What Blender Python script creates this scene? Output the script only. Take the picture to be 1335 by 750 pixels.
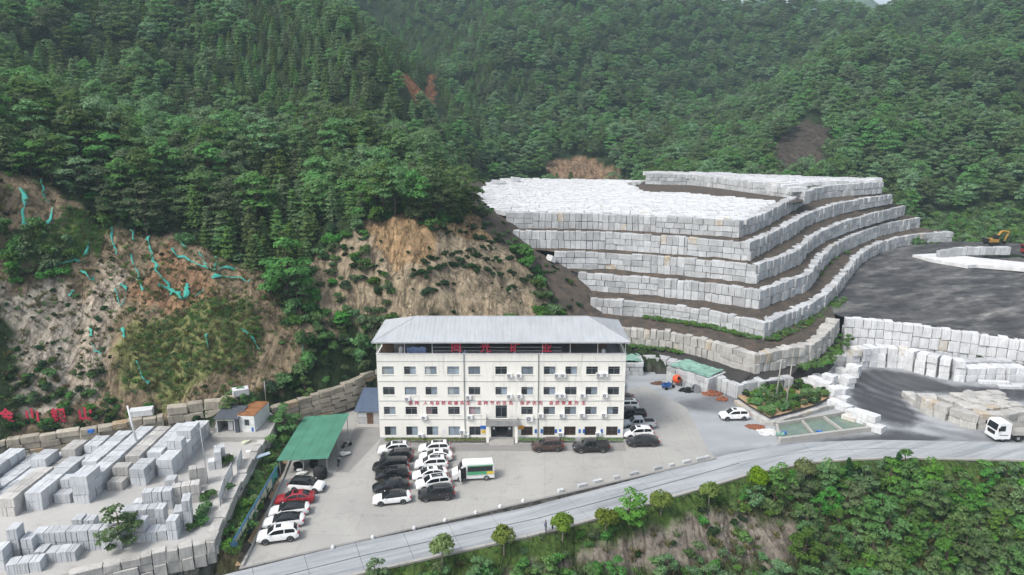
import bpy, math, random
import numpy as np
from mathutils import Vector, Matrix

for o in list(bpy.data.objects):
    bpy.data.objects.remove(o)
SC = bpy.context.scene
COL = SC.collection
R = math.radians

# ------------------------------------------------------------------ camera
F_PX, CAM_H, PITCH = 925.0, 47.0, R(13.5)
cam_d = bpy.data.cameras.new('camera')
cam_d.sensor_width = 36.0
cam_d.lens = 36.0 * F_PX / 1335.0
cam_d.clip_start = 0.5
cam_d.clip_end = 9000.0
cam = bpy.data.objects.new('camera', cam_d)
COL.objects.link(cam)
cam.location = (0, 0, CAM_H)
cam.rotation_euler = (R(90) - PITCH, 0, 0)
SC.camera = cam

# ------------------------------------------------------------------ light: bright overcast day
SUN_EL, SUN_AZ = R(52), R(232)          # azimuth measured from +Y clockwise
W = bpy.data.worlds.new('World')
SC.world = W
W.use_nodes = True
wn = W.node_tree
bg = wn.nodes['Background']
sky = wn.nodes.new('ShaderNodeTexSky')
sky.sky_type = 'NISHITA'
sky.sun_disc = False
sky.sun_elevation = SUN_EL
sky.sun_rotation = SUN_AZ
sky.air_density = 1.0
sky.dust_density = 4.0
sky.ozone_density = 1.0
hs = wn.nodes.new('ShaderNodeHueSaturation')
hs.inputs['Saturation'].default_value = 0.52
wn.links.new(sky.outputs[0], hs.inputs['Color'])
wn.links.new(hs.outputs[0], bg.inputs['Color'])
bg.inputs['Strength'].default_value = 0.15
sun_d = bpy.data.lights.new('sun', 'SUN')
sun_d.energy = 1.5
sun_d.angle = R(12)
sun_d.color = (1.0, 0.97, 0.92)
sun = bpy.data.objects.new('sun', sun_d)
COL.objects.link(sun)
sd = Vector((math.sin(SUN_AZ) * math.cos(SUN_EL), math.cos(SUN_AZ) * math.cos(SUN_EL), math.sin(SUN_EL)))
sun.rotation_euler = sd.to_track_quat('Z', 'Y').to_euler()
SC.view_settings.view_transform = 'Standard'
SC.view_settings.look = 'None'
SC.view_settings.gamma = 1.0
SC.view_settings.exposure = 0.66
SC.render.engine = 'CYCLES'
SC.cycles.max_bounces = 4
SC.cycles.diffuse_bounces = 2
SC.cycles.glossy_bounces = 2
SC.cycles.transmission_bounces = 2
SC.cycles.transparent_max_bounces = 4
SC.cycles.volume_bounces = 0
SC.cycles.use_denoising = True

# ------------------------------------------------------------------ survey helpers
_c, _s = math.cos(PITCH), math.sin(PITCH)
def ray(px, py):
    u = (px - 667.5) / F_PX; v = (375 - py) / F_PX
    return u, _c + v * _s, -_s + v * _c
def gp(px, py, z=0.0):                   # point of the level z seen at a spot of the photograph
    u, dy, dz = ray(px, py); t = (z - CAM_H) / dz
    return u * t, dy * t
def g3(px, py, z=0.0):
    a = gp(px, py, z); return (a[0], a[1], z)
def gy(px, py, Y):                       # point at distance Y
    u, dy, dz = ray(px, py); t = Y / dy
    return u * t, Y, CAM_H + dz * t

def pip(x, y, poly):                     # points in polygon, vectorised
    x = np.asarray(x, float); y = np.asarray(y, float)
    ins = np.zeros(x.shape, bool); n = len(poly); j = n - 1
    for i in range(n):
        xi, yi = poly[i][0], poly[i][1]; xj, yj = poly[j][0], poly[j][1]
        c = ((yi > y) != (yj > y)) & (x < (xj - xi) * (y - yi) / ((yj - yi) if yj != yi else 1e-9) + xi)
        ins ^= c; j = i
    return ins
def pldist(x, y, pl):                    # distance to a polyline and the side (+ left of it)
    x = np.asarray(x, float); y = np.asarray(y, float)
    best = np.full(x.shape, 1e9); side = np.zeros(x.shape)
    for (x0, y0), (x1, y1) in zip(pl[:-1], pl[1:]):
        dx, dy = x1 - x0, y1 - y0; L2 = dx * dx + dy * dy
        t = np.clip(((x - x0) * dx + (y - y0) * dy) / L2, 0, 1)
        d = np.hypot(x - x0 - t * dx, y - y0 - t * dy)
        cr = dx * (y - y0) - dy * (x - x0)
        m = d < best
        best = np.where(m, d, best); side = np.where(m, np.sign(cr), side)
    return best, side

def _hash(i, j, k):
    h = np.sin(i * 127.1 + j * 311.7 + k * 74.7) * 43758.5453
    return h - np.floor(h)
def vnoise(x, y, k=0):
    x = np.asarray(x, float); y = np.asarray(y, float)
    i = np.floor(x); j = np.floor(y); fx = x - i; fy = y - j
    fx = fx * fx * (3 - 2 * fx); fy = fy * fy * (3 - 2 * fy)
    a = _hash(i, j, k); b = _hash(i + 1, j, k); c = _hash(i, j + 1, k); d = _hash(i + 1, j + 1, k)
    return (a * (1 - fx) + b * fx) * (1 - fy) + (c * (1 - fx) + d * fx) * fy
def fbm(x, y, k=0, o=4):
    s = 0; a = 0.5; f = 1.0
    for q in range(o):
        s = s + a * (vnoise(x * f, y * f, k + q * 13) - 0.5); a *= 0.5; f *= 2.03
    return s

# ------------------------------------------------------------------ mesh helpers
class MB:
    def __init__(s): s.v = []; s.f = []
    def add(s, vs, fs):
        n = len(s.v); s.v.extend([tuple(p) for p in vs]); s.f.extend([tuple(n + i for i in q) for q in fs]); return s
    def box(s, x0, x1, y0, y1, z0, z1):
        return s.add([(x0,y0,z0),(x1,y0,z0),(x1,y1,z0),(x0,y1,z0),(x0,y0,z1),(x1,y0,z1),(x1,y1,z1),(x0,y1,z1)],
                     [(0,3,2,1),(4,5,6,7),(0,1,5,4),(1,2,6,5),(2,3,7,6),(3,0,4,7)])
    def obox(s, c, sz, rz=0.0, rx=0.0):
        M = Matrix.Rotation(rz, 3, 'Z') @ Matrix.Rotation(rx, 3, 'X')
        vs = []
        for k in (-.5, .5):
            for (a, b) in ((-.5,-.5),(.5,-.5),(.5,.5),(-.5,.5)):
                p = M @ Vector((a*sz[0], b*sz[1], k*sz[2])); vs.append((c[0]+p.x, c[1]+p.y, c[2]+p.z))
        return s.add(vs, [(0,3,2,1),(4,5,6,7),(0,1,5,4),(1,2,6,5),(2,3,7,6),(3,0,4,7)])
    def tube(s, p0, p1, r0, r1=None, n=8, caps=True):
        r1 = r0 if r1 is None else r1
        p0 = Vector(p0); p1 = Vector(p1); d = (p1 - p0).normalized()
        a = d.orthogonal().normalized(); b = d.cross(a)
        vs = []
        for p, r in ((p0, r0), (p1, r1)):
            for i in range(n):
                t = 2 * math.pi * i / n
                vs.append(p + (a * math.cos(t) + b * math.sin(t)) * r)
        fs = [(i, (i+1) % n, n + (i+1) % n, n + i) for i in range(n)]
        if caps: fs += [tuple(range(n-1, -1, -1)), tuple(range(n, 2*n))]
        return s.add(vs, fs)
    def path(s, pts, rad, n=6):
        for i in range(len(pts)-1):
            r0 = rad[i] if isinstance(rad, (list, tuple)) else rad
            r1 = rad[i+1] if isinstance(rad, (list, tuple)) else rad
            s.tube(pts[i], pts[i+1], r0, r1, n, True)
        return s
    def prism(s, pts, z0, z1):
        n = len(pts)
        vs = [(p[0], p[1], z0) for p in pts] + [(p[0], p[1], z1) for p in pts]
        a = sum(pts[i][0]*pts[(i+1)%n][1]-pts[(i+1)%n][0]*pts[i][1] for i in range(n))
        fs = [tuple(range(n-1,-1,-1)), tuple(range(n,2*n))] + [(i,(i+1)%n,n+(i+1)%n,n+i) for i in range(n)]
        if a < 0: fs = [tuple(reversed(q)) for q in fs]
        return s.add(vs, fs)
    def lathe(s, prof, n=12, c=(0,0,0)):
        m = len(prof); vs = []
        for i in range(n):
            t = 2*math.pi*i/n
            for r, z in prof: vs.append((c[0]+r*math.cos(t), c[1]+r*math.sin(t), c[2]+z))
        fs = []
        for i in range(n):
            j = (i+1) % n
            for k in range(m-1): fs.append((i*m+k, j*m+k, j*m+k+1, i*m+k+1))
        return s.add(vs, fs)
    def mesh(s, name, mat=None, smooth=False):
        me = bpy.data.meshes.new(name); me.from_pydata(s.v, [], s.f); me.update()
        if smooth: me.polygons.foreach_set('use_smooth', [True]*len(me.polygons))
        if mat: me.materials.append(mat)
        return me
    def obj(s, name, mat=None, parent=None, smooth=False):
        return link(name, s.mesh(name, mat, smooth), parent)

def link(name, data, parent=None, loc=None, rz=None, scale=None):
    o = bpy.data.objects.new(name, data); COL.objects.link(o)
    if parent is not None: o.parent = parent
    if loc is not None: o.location = loc
    if rz is not None: o.rotation_euler = (0, 0, rz)
    if scale is not None: o.scale = scale
    return o
def tag(o, label, cat, group=None):
    o['label'] = label; o['category'] = cat
    if group: o['group'] = group
    return o
def thing(name, label, cat, loc=(0,0,0), rz=0.0, group=None):
    return tag(link(name, None, None, loc, rz), label, cat, group)
def struct(o): o['kind'] = 'structure'; return o
def stuff(o): o['kind'] = 'stuff'; return o
def copy_tree(o, parent=None):
    c = o.copy(); COL.objects.link(c); c.parent = parent
    for ch in list(o.children): copy_tree(ch, c)
    return c

# ------------------------------------------------------------------ materials
MATS = {}
def lin(c):
    return tuple(((v/255/12.92) if v/255 <= .04045 else ((v/255+.055)/1.055)**2.4) for v in c) + (1,)
class NT:
    def __init__(s, name):
        s.m = bpy.data.materials.new(name); s.m.use_nodes = True; s.t = s.m.node_tree
        s.b = s.t.nodes['Principled BSDF']; s.out = s.t.nodes['Material Output']
        s.b.inputs['Specular IOR Level'].default_value = 0.3
    def n(s, typ, **kw):
        nd = s.t.nodes.new(typ)
        for k, v in kw.items(): setattr(nd, k, v)
        return nd
    def l(s, a, b): s.t.links.new(a, b)
    def coord(s, obj=True): return s.n('ShaderNodeTexCoord').outputs['Object' if obj else 'Generated']
    def pos(s): return s.n('ShaderNodeNewGeometry').outputs['Position']
    def noise(s, vec, scale, detail=4, rough=.6, dist=0.0, vscale=None):
        if vscale:
            mp = s.n('ShaderNodeMapping'); mp.inputs['Scale'].default_value = vscale; s.l(vec, mp.inputs['Vector']); vec = mp.outputs[0]
        nd = s.n('ShaderNodeTexNoise'); nd.inputs['Scale'].default_value = scale; nd.inputs['Detail'].default_value = detail
        nd.inputs['Roughness'].default_value = rough; nd.inputs['Distortion'].default_value = dist
        s.l(vec, nd.inputs['Vector']); return nd.outputs['Fac']
    def ramp(s, fac, stops):
        nd = s.n('ShaderNodeValToRGB'); e = nd.color_ramp.elements
        while len(e) < len(stops): e.new(0.5)
        for i, (p, c) in enumerate(stops):
            e[i].position = p; e[i].color = (c, c, c, 1) if isinstance(c, (int, float)) else tuple(c)[:3] + (1,)
        s.l(fac, nd.inputs[0]); return nd.outputs[0]
    def mix(s, fac, a, b, mode='MIX'):
        nd = s.n('ShaderNodeMix', data_type='RGBA', blend_type=mode)
        for k, v in ((0, fac), (6, a), (7, b)):
            if isinstance(v, (int, float)): nd.inputs[k].default_value = v if k == 0 else (v, v, v, 1)
            elif isinstance(v, tuple): nd.inputs[k].default_value = v
            else: s.l(v, nd.inputs[k])
        return nd.outputs[2]
    def col(s, c):
        if isinstance(c, tuple): s.b.inputs['Base Color'].default_value = c
        else: s.l(c, s.b.inputs['Base Color'])
        return s
    def rough(s, v):
        if isinstance(v, (int, float)): s.b.inputs['Roughness'].default_value = v
        else: s.l(v, s.b.inputs['Roughness'])
        return s
    def bump(s, h, strength=.4, dist=.1):
        nd = s.n('ShaderNodeBump'); nd.inputs['Strength'].default_value = strength; nd.inputs['Distance'].default_value = dist
        s.l(h, nd.inputs['Height']); s.l(nd.outputs[0], s.b.inputs['Normal']); return s
    def rand(s): return s.n('ShaderNodeObjectInfo').outputs['Random']
    def done(s, key): MATS[key] = s.m; return s.m

def plain(key, c, rough=.6, var=.12, scale=3.0, metal=0.0, bump=0.0, spec=.3):
    m = NT(key); v = m.coord()
    a = m.noise(v, scale, 5, .65)
    k = m.ramp(a, [(.25, 1-var), (.75, 1+var)])
    m.col(m.mix(1.0, c, k, 'MULTIPLY')).rough(rough)
    m.b.inputs['Metallic'].default_value = metal
    m.b.inputs['Specular IOR Level'].default_value = spec
    if bump: m.bump(a, bump, .05)
    return m.done(key)
# ------------------------------------------------------------------ terrain
ROAD_LOW = [(-120, 22), (-50, 50.5), (-16.1, 66.2), (4.3, 74.0), (20, 81.6), (34.1, 88.6), (44, 91.6), (55, 92.4), (72.5, 91.6), (95, 89.5), (150, 84)]
ROAD_UP = [(-120, 29), (-52, 57.0), (-29.5, 66.6), (0, 79.5), (28.5, 91.8)]
LOT = [(-120, 18), (-50, 50.5), (-16.1, 66.2), (4.3, 74.0), (20, 81.6), (34.1, 88.6), (44, 91.6), (55, 92.4), (72.5, 91.6), (95, 89.5), (150, 84),
       (150, 118), (96, 126), (80, 134), (66, 138), (58, 129), (52, 124), (42, 120), (38, 116), (30, 126), (22, 130), (18, 118), (16, 113), (-18, 113), (-22.5, 113.5),
       (-33, 104.5), (-33.4, 100), (-31.5, 86), (-29.6, 70), (-29.8, 67), (-52, 57.5), (-120, 29)]
YARD = [(-32.2, 68.3), (-33.2, 74), (-34.2, 83), (-35.0, 92), (-36.2, 97.2), (-48.2, 95.2), (-58, 90.7), (-68, 86.3), (-84, 79), (-120, 62), (-120, 30.5), (-60, 55.4), (-43.5, 62.8)]
STRIP = [(-32.2, 68.3), (-33.2, 74), (-34.2, 83), (-35.0, 92), (-36.2, 99), (-34, 103), (-33.4, 100), (-31.5, 86), (-29.8, 70), (-29.8, 67.4)]
YARD_Z = 2.6
FOREST_PTS = [(0,215,118,2),(130,290,121,2),(330,330,124,3),(400,395,118,2),(0,100,165,6),(0,0,215,6),(200,150,175,6),(200,0,240,6),(350,200,160,5),(400,100,215,6),
    (350,0,265,6),(480,250,150,4),(480,150,195,6),(500,60,240,6),(560,200,178,4),(600,240,165,2),(620,262,158,1),(-200,0,200,4),(-200,150,120,2),(-150,350,95,1),
    (560,110,285,4),(640,210,268,6),(720,200,282,5),(800,215,285,5),(650,100,380,6),(750,150,345,6),(850,200,310,6),(600,0,500,6),(750,0,540,6),(850,80,470,6),(900,0,585,6),(450,0,400,6),(520,50,400,6),(700,60,440,6),(800,40,500,6),
    (950,190,330,4),(1040,190,280,4),(1060,130,335,6),(1100,150,300,6),(1200,220,252,6),(1250,262,230,5),(1335,250,232,5),(1335,150,305,6),(1335,50,380,6),(1335,0,420,6),(1200,50,360,6),(1200,130,305,6),(1100,60,400,6),(1130,35,430,6),(990,120,450,4),(960,170,380,4),(1040,14,585,9),(1085,16,620,9),(1130,10,590,8),(1000,80,470,8),(1240,0,490,6),
    (1500,150,260,6),(1500,0,340,6),(1260,320,214,0),(1335,318,214,0),(1450,330,205,0),
    (540,280,139,0),(480,275,137,0),(430,330,126,0),(640,300,152,0),(600,340,133,0),(700,380,140,0),(745,405,136,0),(520,400,119,0),(660,400,124,0),(420,440,112,0),
    (100,420,107,0),(10,420,102,0),(200,480,101,0),(300,420,109,0),(20,330,110,0),(330,500,104,0),(50,520,95,0),(200,540,98,0)]
TPW = [(-120,66,5.2),(-68,88,5.2),(-48,97,5.2),(-36,101,4.2),(-33,106,4.0),(-22,115.5,4.2),(-5,115.5,4),(16,115,3),(20,122,4),(18,134,5),(-5,160,25),(-3.5,156,21),(6,151,16.5),(11.5,148,12),(13.5,142,8),(14,133,4.5),(-9,175,27.5),(-12,200,28),(-11,228,28),
       (35,150,3),(60,150,3),(40,180,10),(75,165,5),(70,200,14),(30,210,18),(100,205,9),(50,235,20),(10,200,20),(85,235,20),(110,232,16),(100,150,4),(130,190,8),(150,140,4),(140,205,11),(200,150,6),(200,190,14),
       (240,690,85),(190,720,90),(0,760,240),(-300,500,190),(-300,150,70),(-300,60,30),(120,760,140),(400,300,90),(400,500,160),(380,640,170),(-150,700,240),(300,120,10),(300,40,0),(-80,40,2),(0,60,0),(60,80,0),(120,60,0),(20,95,0),(60,105,0)]
_P = [(p[0], p[1], p[2]) for p in [(*gy(a, b, c)[:2], gy(a, b, c)[2] - d) for a, b, c, d in FOREST_PTS]] + TPW
_X = np.array([p[0] for p in _P]) / 100; _Y = np.array([p[1] for p in _P]) / 100; _Z = np.array([p[2] for p in _P])
def _k(r2): return np.where(r2 > 1e-12, r2 * np.log(np.maximum(r2, 1e-12)), 0.0)
_n = len(_P)
_A = np.zeros((_n + 3, _n + 3))
_A[:_n, :_n] = _k((_X[:, None] - _X) ** 2 + (_Y[:, None] - _Y) ** 2) + np.eye(_n) * 0.002
_A[:_n, _n] = 1; _A[:_n, _n+1] = _X; _A[:_n, _n+2] = _Y
_A[_n:, :_n] = _A[:_n, _n:].T
_w = np.linalg.solve(_A, np.concatenate([_Z, np.zeros(3)]))
def tps(x, y):
    sh = np.shape(x); x = np.ravel(x) / 100; y = np.ravel(y) / 100
    z = _w[_n] + _w[_n+1] * x + _w[_n+2] * y
    for i in range(_n): z = z + _w[i] * _k((x - _X[i]) ** 2 + (y - _Y[i]) ** 2)
    return z.reshape(sh)
def hfun(x, y):
    x = np.atleast_1d(np.asarray(x, float)); y = np.atleast_1d(np.asarray(y, float))
    z = tps(x, y)
    far = np.clip((y - 150) / 120, 0, 1)
    z = z + fbm(x / 75, y / 110, 3, 2) * 54 * far + fbm(x / 28, y / 40, 33, 2) * 12 * far + fbm(x / 14, y / 14, 7, 3) * (1.2 + 2.5 * far)
    gul = np.abs(fbm((x + y * .25) / 7, y / 26, 11, 3))           # erosion runnels down the cut slopes
    cut = np.clip((y - 88) / 8, 0, 1) * np.clip((165 - y) / 15, 0, 1)
    z = z - gul * 7.0 * cut + (np.abs(fbm(x / 3.2, y / 5, 71, 2)) - .1) * 5.0 * cut
    d, s = pldist(x, y, ROAD_LOW)
    bank = -0.06 - np.where(d < 1.2, d * .25, .3 + (d - 1.2) * .72) + fbm(x / 6, y / 6, 21, 3) * np.clip(d / 5, 0, 1) * 2.2
    z = np.where(s < 0, bank, z)
    z = np.where(pip(x, y, STRIP), 1.2 + fbm(x / 2, y / 2, 5, 2) * .4, z)
    z = np.where(pip(x, y, YARD), YARD_Z - .05, z)
    z = np.where(pip(x, y, LOT), -.06, z)
    return z
def h1(x, y): return float(hfun(x, y)[0])
def hit(px, py, tmin=60.0, tmax=650.0):           # where the line of sight meets the terrain
    u, dy, dz = ray(px, py)
    t = np.arange(tmin, tmax, .5)
    g = (CAM_H + dz * t) - hfun(u * t, dy * t)
    k = np.argmax(g < 0)
    if not (g < 0).any(): k = len(t) - 1
    a = t[max(k - 1, 0)]; b = t[k]
    for _ in range(8):
        m = (a + b) / 2
        if CAM_H + dz * m - h1(u * m, dy * m) < 0: b = m
        else: a = m
    return Vector((u * b, dy * b, CAM_H + dz * b))
def hitpoly(pp): return [tuple(hit(a, b)[:2]) for a, b in pp]

# ground zones: soil, rock and grass have their own colours
Z_BARE_L = hitpoly([(0,222),(60,235),(110,262),(135,300),(200,308),(300,330),(350,352),(362,390),(400,440),(395,500),(330,520),(200,560),(0,572)])
Z_GREY_L = hitpoly([(0,372),(90,350),(150,400),(160,470),(120,520),(60,545),(0,550)])
Z_GRASS_L = hitpoly([(185,420),(235,405),(330,400),(345,440),(330,490),(230,520),(160,520),(170,460)])
Z_GRASS_L2 = hitpoly([(30,330),(90,270),(140,290),(130,330),(60,360)])
Z_RIB = hitpoly([(140,345),(175,352),(160,420),(145,490),(105,510),(85,495),(105,430),(122,390)])
Z_RED = hitpoly([(170,395),(200,330),(290,360),(300,385),(230,420)])
Z_TAN = hitpoly([(392,410),(400,345),(462,300),(505,286),(560,290),(600,280),(640,302),(690,350),(725,425),(700,450),(560,460),(470,450),(430,430)])
Z_ORANGE = hitpoly([(490,300),(520,275),(600,268),(650,300),(560,345),(500,345)])
Z_DEBRIS = hitpoly([(570,222),(590,215),(635,270),(670,300),(720,350),(770,408),(735,410),(690,345),(640,300),(610,260)])
Z_SCAR = hitpoly([(520,94),(565,96),(570,130),(540,134)])
Z_SCAR2 = hitpoly([(985,232),(1010,190),(1045,158),(1085,165),(1078,195),(1075,232)])
Z_QUARRY = hitpoly([(705,236),(712,210),(745,200),(780,208),(805,225),(830,245)])
Z_FRONT_BARE = hitpoly([(560,748),(640,725),(760,715),(830,690),(900,650),(960,665),(1040,660),(1050,748)])
Z_GREEN_R = hitpoly([(1170,318),(1210,285),(1335,262),(1345,318)])

def warp(x, y): return x + fbm(x / 7, y / 7, 40, 4) * 10, y + fbm(x / 7, y / 7, 50, 4) * 10
def build_terrain():
    def seg(*parts):
        out = []
        for a, b, st in parts: out += list(np.arange(a, b, st))
        return np.array(out)
    xs = seg((-420, -130, 12), (-130, -78, 3), (-78, 32, 1.0), (32, 120, 2.0), (120, 260, 4), (260, 500, 12))
    ys = seg((20, 60, 2.5), (60, 84, 1.2), (84, 150, 1.0), (150, 200, 2), (200, 340, 3.5), (340, 800, 8))
    gx, gyy = np.meshgrid(xs, ys)
    z = hfun(gx, gyy)
    nx, ny = len(xs), len(ys)
    co = np.stack([gx, gyy, z], -1).reshape(-1, 3)
    idx = np.arange(nx * ny).reshape(ny, nx)
    fa = np.stack([idx[:-1, :-1], idx[:-1, 1:], idx[1:, 1:], idx[1:, :-1]], -1).reshape(-1, 4)
    me = bpy.data.meshes.new('terrain')
    me.from_pydata(co.tolist(), [], fa.tolist()); me.update()
    me.polygons.foreach_set('use_smooth', [True] * len(me.polygons))
    x, y = warp(co[:, 0], co[:, 1])
    c = np.tile(np.array([.032, .052, .022]), (len(co), 1))
    def zone(poly, rgb, k=1.0):
        m = pip(x, y, poly); c[m] = c[m] * (1 - k) + np.array(rgb) * k
    zone(Z_BARE_L, (.27, .21, .14)); zone(Z_GREY_L, (.44, .39, .32)); zone(Z_RED, (.30, .185, .11))
    zone(Z_GRASS_L, (.21, .225, .09)); zone(Z_GRASS_L2, (.16, .21, .07)); zone(Z_RIB, (.46, .39, .31))
    zone(Z_TAN, (.36, .29, .20)); zone(Z_ORANGE, (.40, .27, .15)); zone(Z_DEBRIS, (.085, .07, .055)); zone(Z_SCAR, (.33, .15, .075)); zone(Z_SCAR2, (.085, .07, .06))
    zone(Z_QUARRY, (.25, .17, .11)); zone(Z_GREEN_R, (.05, .10, .025))
    d, s = pldist(co[:, 0], co[:, 1], ROAD_LOW)
    fr = (s < 0)
    c[fr] = (.075, .09, .04)
    m = pip(x, y, Z_FRONT_BARE) & fr; c[m] = (.27, .235, .195)
    m = fr & (d < 3.0); c[m] = (.085, .14, .035)
    lot = pip(co[:, 0], co[:, 1], LOT); c[lot] = (.10, .095, .09)
    yd = pip(co[:, 0], co[:, 1], YARD); c[yd] = (.40, .39, .38)
    st = pip(co[:, 0], co[:, 1], STRIP); c[st] = (.10, .085, .05)
    at = me.color_attributes.new('ground', 'FLOAT_COLOR', 'POINT')
    at.data.foreach_set('color', np.concatenate([c, np.ones((len(c), 1))], 1).ravel())
    m = NT('terrain'); p = m.pos()
    vc = m.n('ShaderNodeVertexColor', layer_name='ground').outputs[0]
    a = m.noise(p, .35, 8, .7); b = m.noise(p, 1.4, 6, .75, .6, (1, 1, .45))
    e = m.mix(1.0, vc, m.ramp(a, [(.28, .55), (.5, 1.0), (.74, 1.45)]), 'MULTIPLY')
    e = m.mix(1.0, e, m.ramp(b, [(.28, .5), (.5, 1.0), (.75, 1.4)]), 'MULTIPLY')
    stk = m.noise(p, 1.0, 7, .75, .3, (.75, .16, .16)); e = m.mix(1.0, e, m.ramp(stk, [(.34, .45), (.5, 1.0), (.66, 1.35)]), 'MULTIPLY')  # downslope streaks, their contrast painted in for weak relief shading
    gully_shade = m.noise(p, 1.0, 4, .6, .8, (.38, .11, .11)); e = m.mix(1.0, e, m.ramp(gully_shade, [(.455, 1.0), (.5, .42), (.545, 1.0)]), 'MULTIPLY')  # dark gully lines: relief shade painted into the soil colour
    g = m.ramp(m.noise(p, .9, 5, .7), [(.55, 0.0), (.65, .5)])
    e = m.mix(g, e, (.06, .085, .03, 1))
    m.col(e).rough(.95); m.bump(m.mix(.5, m.mix(.5, a, stk), b), 1.0, 1.3); m.b.inputs['Specular IOR Level'].default_value = .1
    me.materials.append(m.done('terrain'))
    struct(link('terrain', me))
build_terrain()
# ------------------------------------------------------------------ stone
def granite(key, base, var=.16, stain=(.42, .36, .27), stainamt=.25, dirt=.5):
    m = NT(key); v = m.coord(); p = m.pos()
    r = m.rand()
    tone = m.ramp(r, [(0, 1 - var), (1, 1 + var * .7)])
    fine = m.noise(p, 9, 4, .7)
    big = m.noise(p, .55, 4, .6)
    drill = m.noise(p, 1.0, 3, .5, 0, (5, 5, .5))
    c = m.mix(1.0, base, tone, 'MULTIPLY')
    c = m.mix(1.0, c, m.ramp(fine, [(.2, .86), (.8, 1.12)]), 'MULTIPLY')
    c = m.mix(1.0, c, m.ramp(drill, [(.25, .78), (.6, 1.05)]), 'MULTIPLY')
    c = m.mix(1.0, c, m.ramp(big, [(.25, 1 - dirt * .5), (.6, 1.05)]), 'MULTIPLY')
    sm = m.n('ShaderNodeMath', operation='GREATER_THAN'); sm.inputs[1].default_value = 1 - stainamt * .35
    m.l(r, sm.inputs[0])
    st = m.mix(1.0, sm.outputs[0], m.ramp(m.noise(p, .9, 4, .6, 1.0), [(.35, 0), (.6, 1)]), 'MULTIPLY')
    c = m.mix(st, c, stain + (1,))
    m.col(c).rough(.85); m.bump(m.mix(.5, fine, drill), .5, .06)
    return m.done(key)
granite('granite', (.475, .49, .50, 1), .22, stainamt=.03)
granite('granite_brown', (.39, .355, .29, 1), .25, (.30, .21, .12), .5, .7)
granite('granite_white', (.63, .64, .65, 1), .10, (.5, .46, .38), .05, .35)
granite('granite_buff', (.46, .45, .425, 1), .16, (.4, .33, .24), .2, .5)

def chamfer_block(seed, jit=.03, ch=.045):
    rr = random.Random(seed); mb = MB(); vs = []; idx = {}
    for sx in (-1, 1):
        for sy in (-1, 1):
            for sz in (-1, 1):
                j = [rr.uniform(-jit, jit) for _ in range(3)]
                for ax in range(3):
                    p = [sx * .5 + j[0], sy * .5 + j[1], sz * .5 + .5 + j[2]]
                    s3 = (sx, sy, sz)
                    for k in range(3):
                        if k != ax: p[k] -= s3[k] * ch * rr.uniform(.5, 1.4)
                    idx[(sx, sy, sz, ax)] = len(vs); vs.append(p)
    fs = []
    ring = [(-1,-1),(1,-1),(1,1),(-1,1)]
    def mk(ax, s, a, b):
        t = [0,0,0]; t[ax] = s; o = [k for k in range(3) if k != ax]; t[o[0]] = a; t[o[1]] = b; return tuple(t)
    for ax in range(3):
        for s in (-1, 1): fs.append([idx[mk(ax, s, a, b) + (ax,)] for a, b in ring])
    for ax in range(3):
        o = [k for k in range(3) if k != ax]
        for a in (-1, 1):
            for b in (-1, 1):
                q = []
                for s in (-1, 1): q.append(mk(ax, s, a, b))
                fs.append([idx[q[0]+(o[0],)], idx[q[1]+(o[0],)], idx[q[1]+(o[1],)], idx[q[0]+(o[1],)]])
    for sx in (-1, 1):
        for sy in (-1, 1):
            for sz in (-1, 1): fs.append([idx[(sx,sy,sz,k)] for k in range(3)])
    out = []
    for f in fs:                                    # outward winding
        P = [Vector(vs[i]) for i in f]; c = sum(P, Vector()) / len(P) - Vector((0, 0, .5))
        nrm = (P[1]-P[0]).cross(P[2]-P[0])
        out.append(tuple(f) if nrm.dot(c) > 0 else tuple(reversed(f)))
    return mb.add(vs, out)
BLOCKS = {}
for key in ('granite', 'granite_brown', 'granite_white', 'granite_buff'):
    jit = {'granite_brown': .05, 'granite_buff': .045}.get(key, .022)
    BLOCKS[key] = [chamfer_block(i * 7 + len(key), jit, .05 if key == 'granite_brown' else .03).mesh('block', MATS[key]) for i in range(10)]
RB = random.Random(5)
def block(parent, key, x, y, z, sx, sy, sz, rz, name='block', tilt=0.0):
    o = link(name, RB.choice(BLOCKS[key]), parent)
    o.location = (x, y, z); o.scale = (sx, sy, sz)
    o.rotation_euler = (RB.uniform(-tilt, tilt), RB.uniform(-tilt, tilt), rz)
    return o
class PL:                                           # polyline in plan with heights
    def __init__(s, pts):
        s.p = [Vector(q) for q in pts]; s.d = [0.0]
        for a, b in zip(s.p[:-1], s.p[1:]): s.d.append(s.d[-1] + math.hypot(b.x-a.x, b.y-a.y))
        s.L = s.d[-1]
    def at(s, t):
        t = min(max(t, 0), s.L)
        for i in range(len(s.p)-1):
            if t <= s.d[i+1] or i == len(s.p)-2:
                k = (t - s.d[i]) / max(s.d[i+1]-s.d[i], 1e-6)
                return s.p[i].lerp(s.p[i+1], k)
    def smooth(s, n=2):
        P = s.p
        for _ in range(n):
            Q = [P[0]]
            for a, b in zip(P[:-1], P[1:]): Q += [a.lerp(b, .25), a.lerp(b, .75)]
            Q.append(P[-1]); P = Q
        return PL(P)
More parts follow.
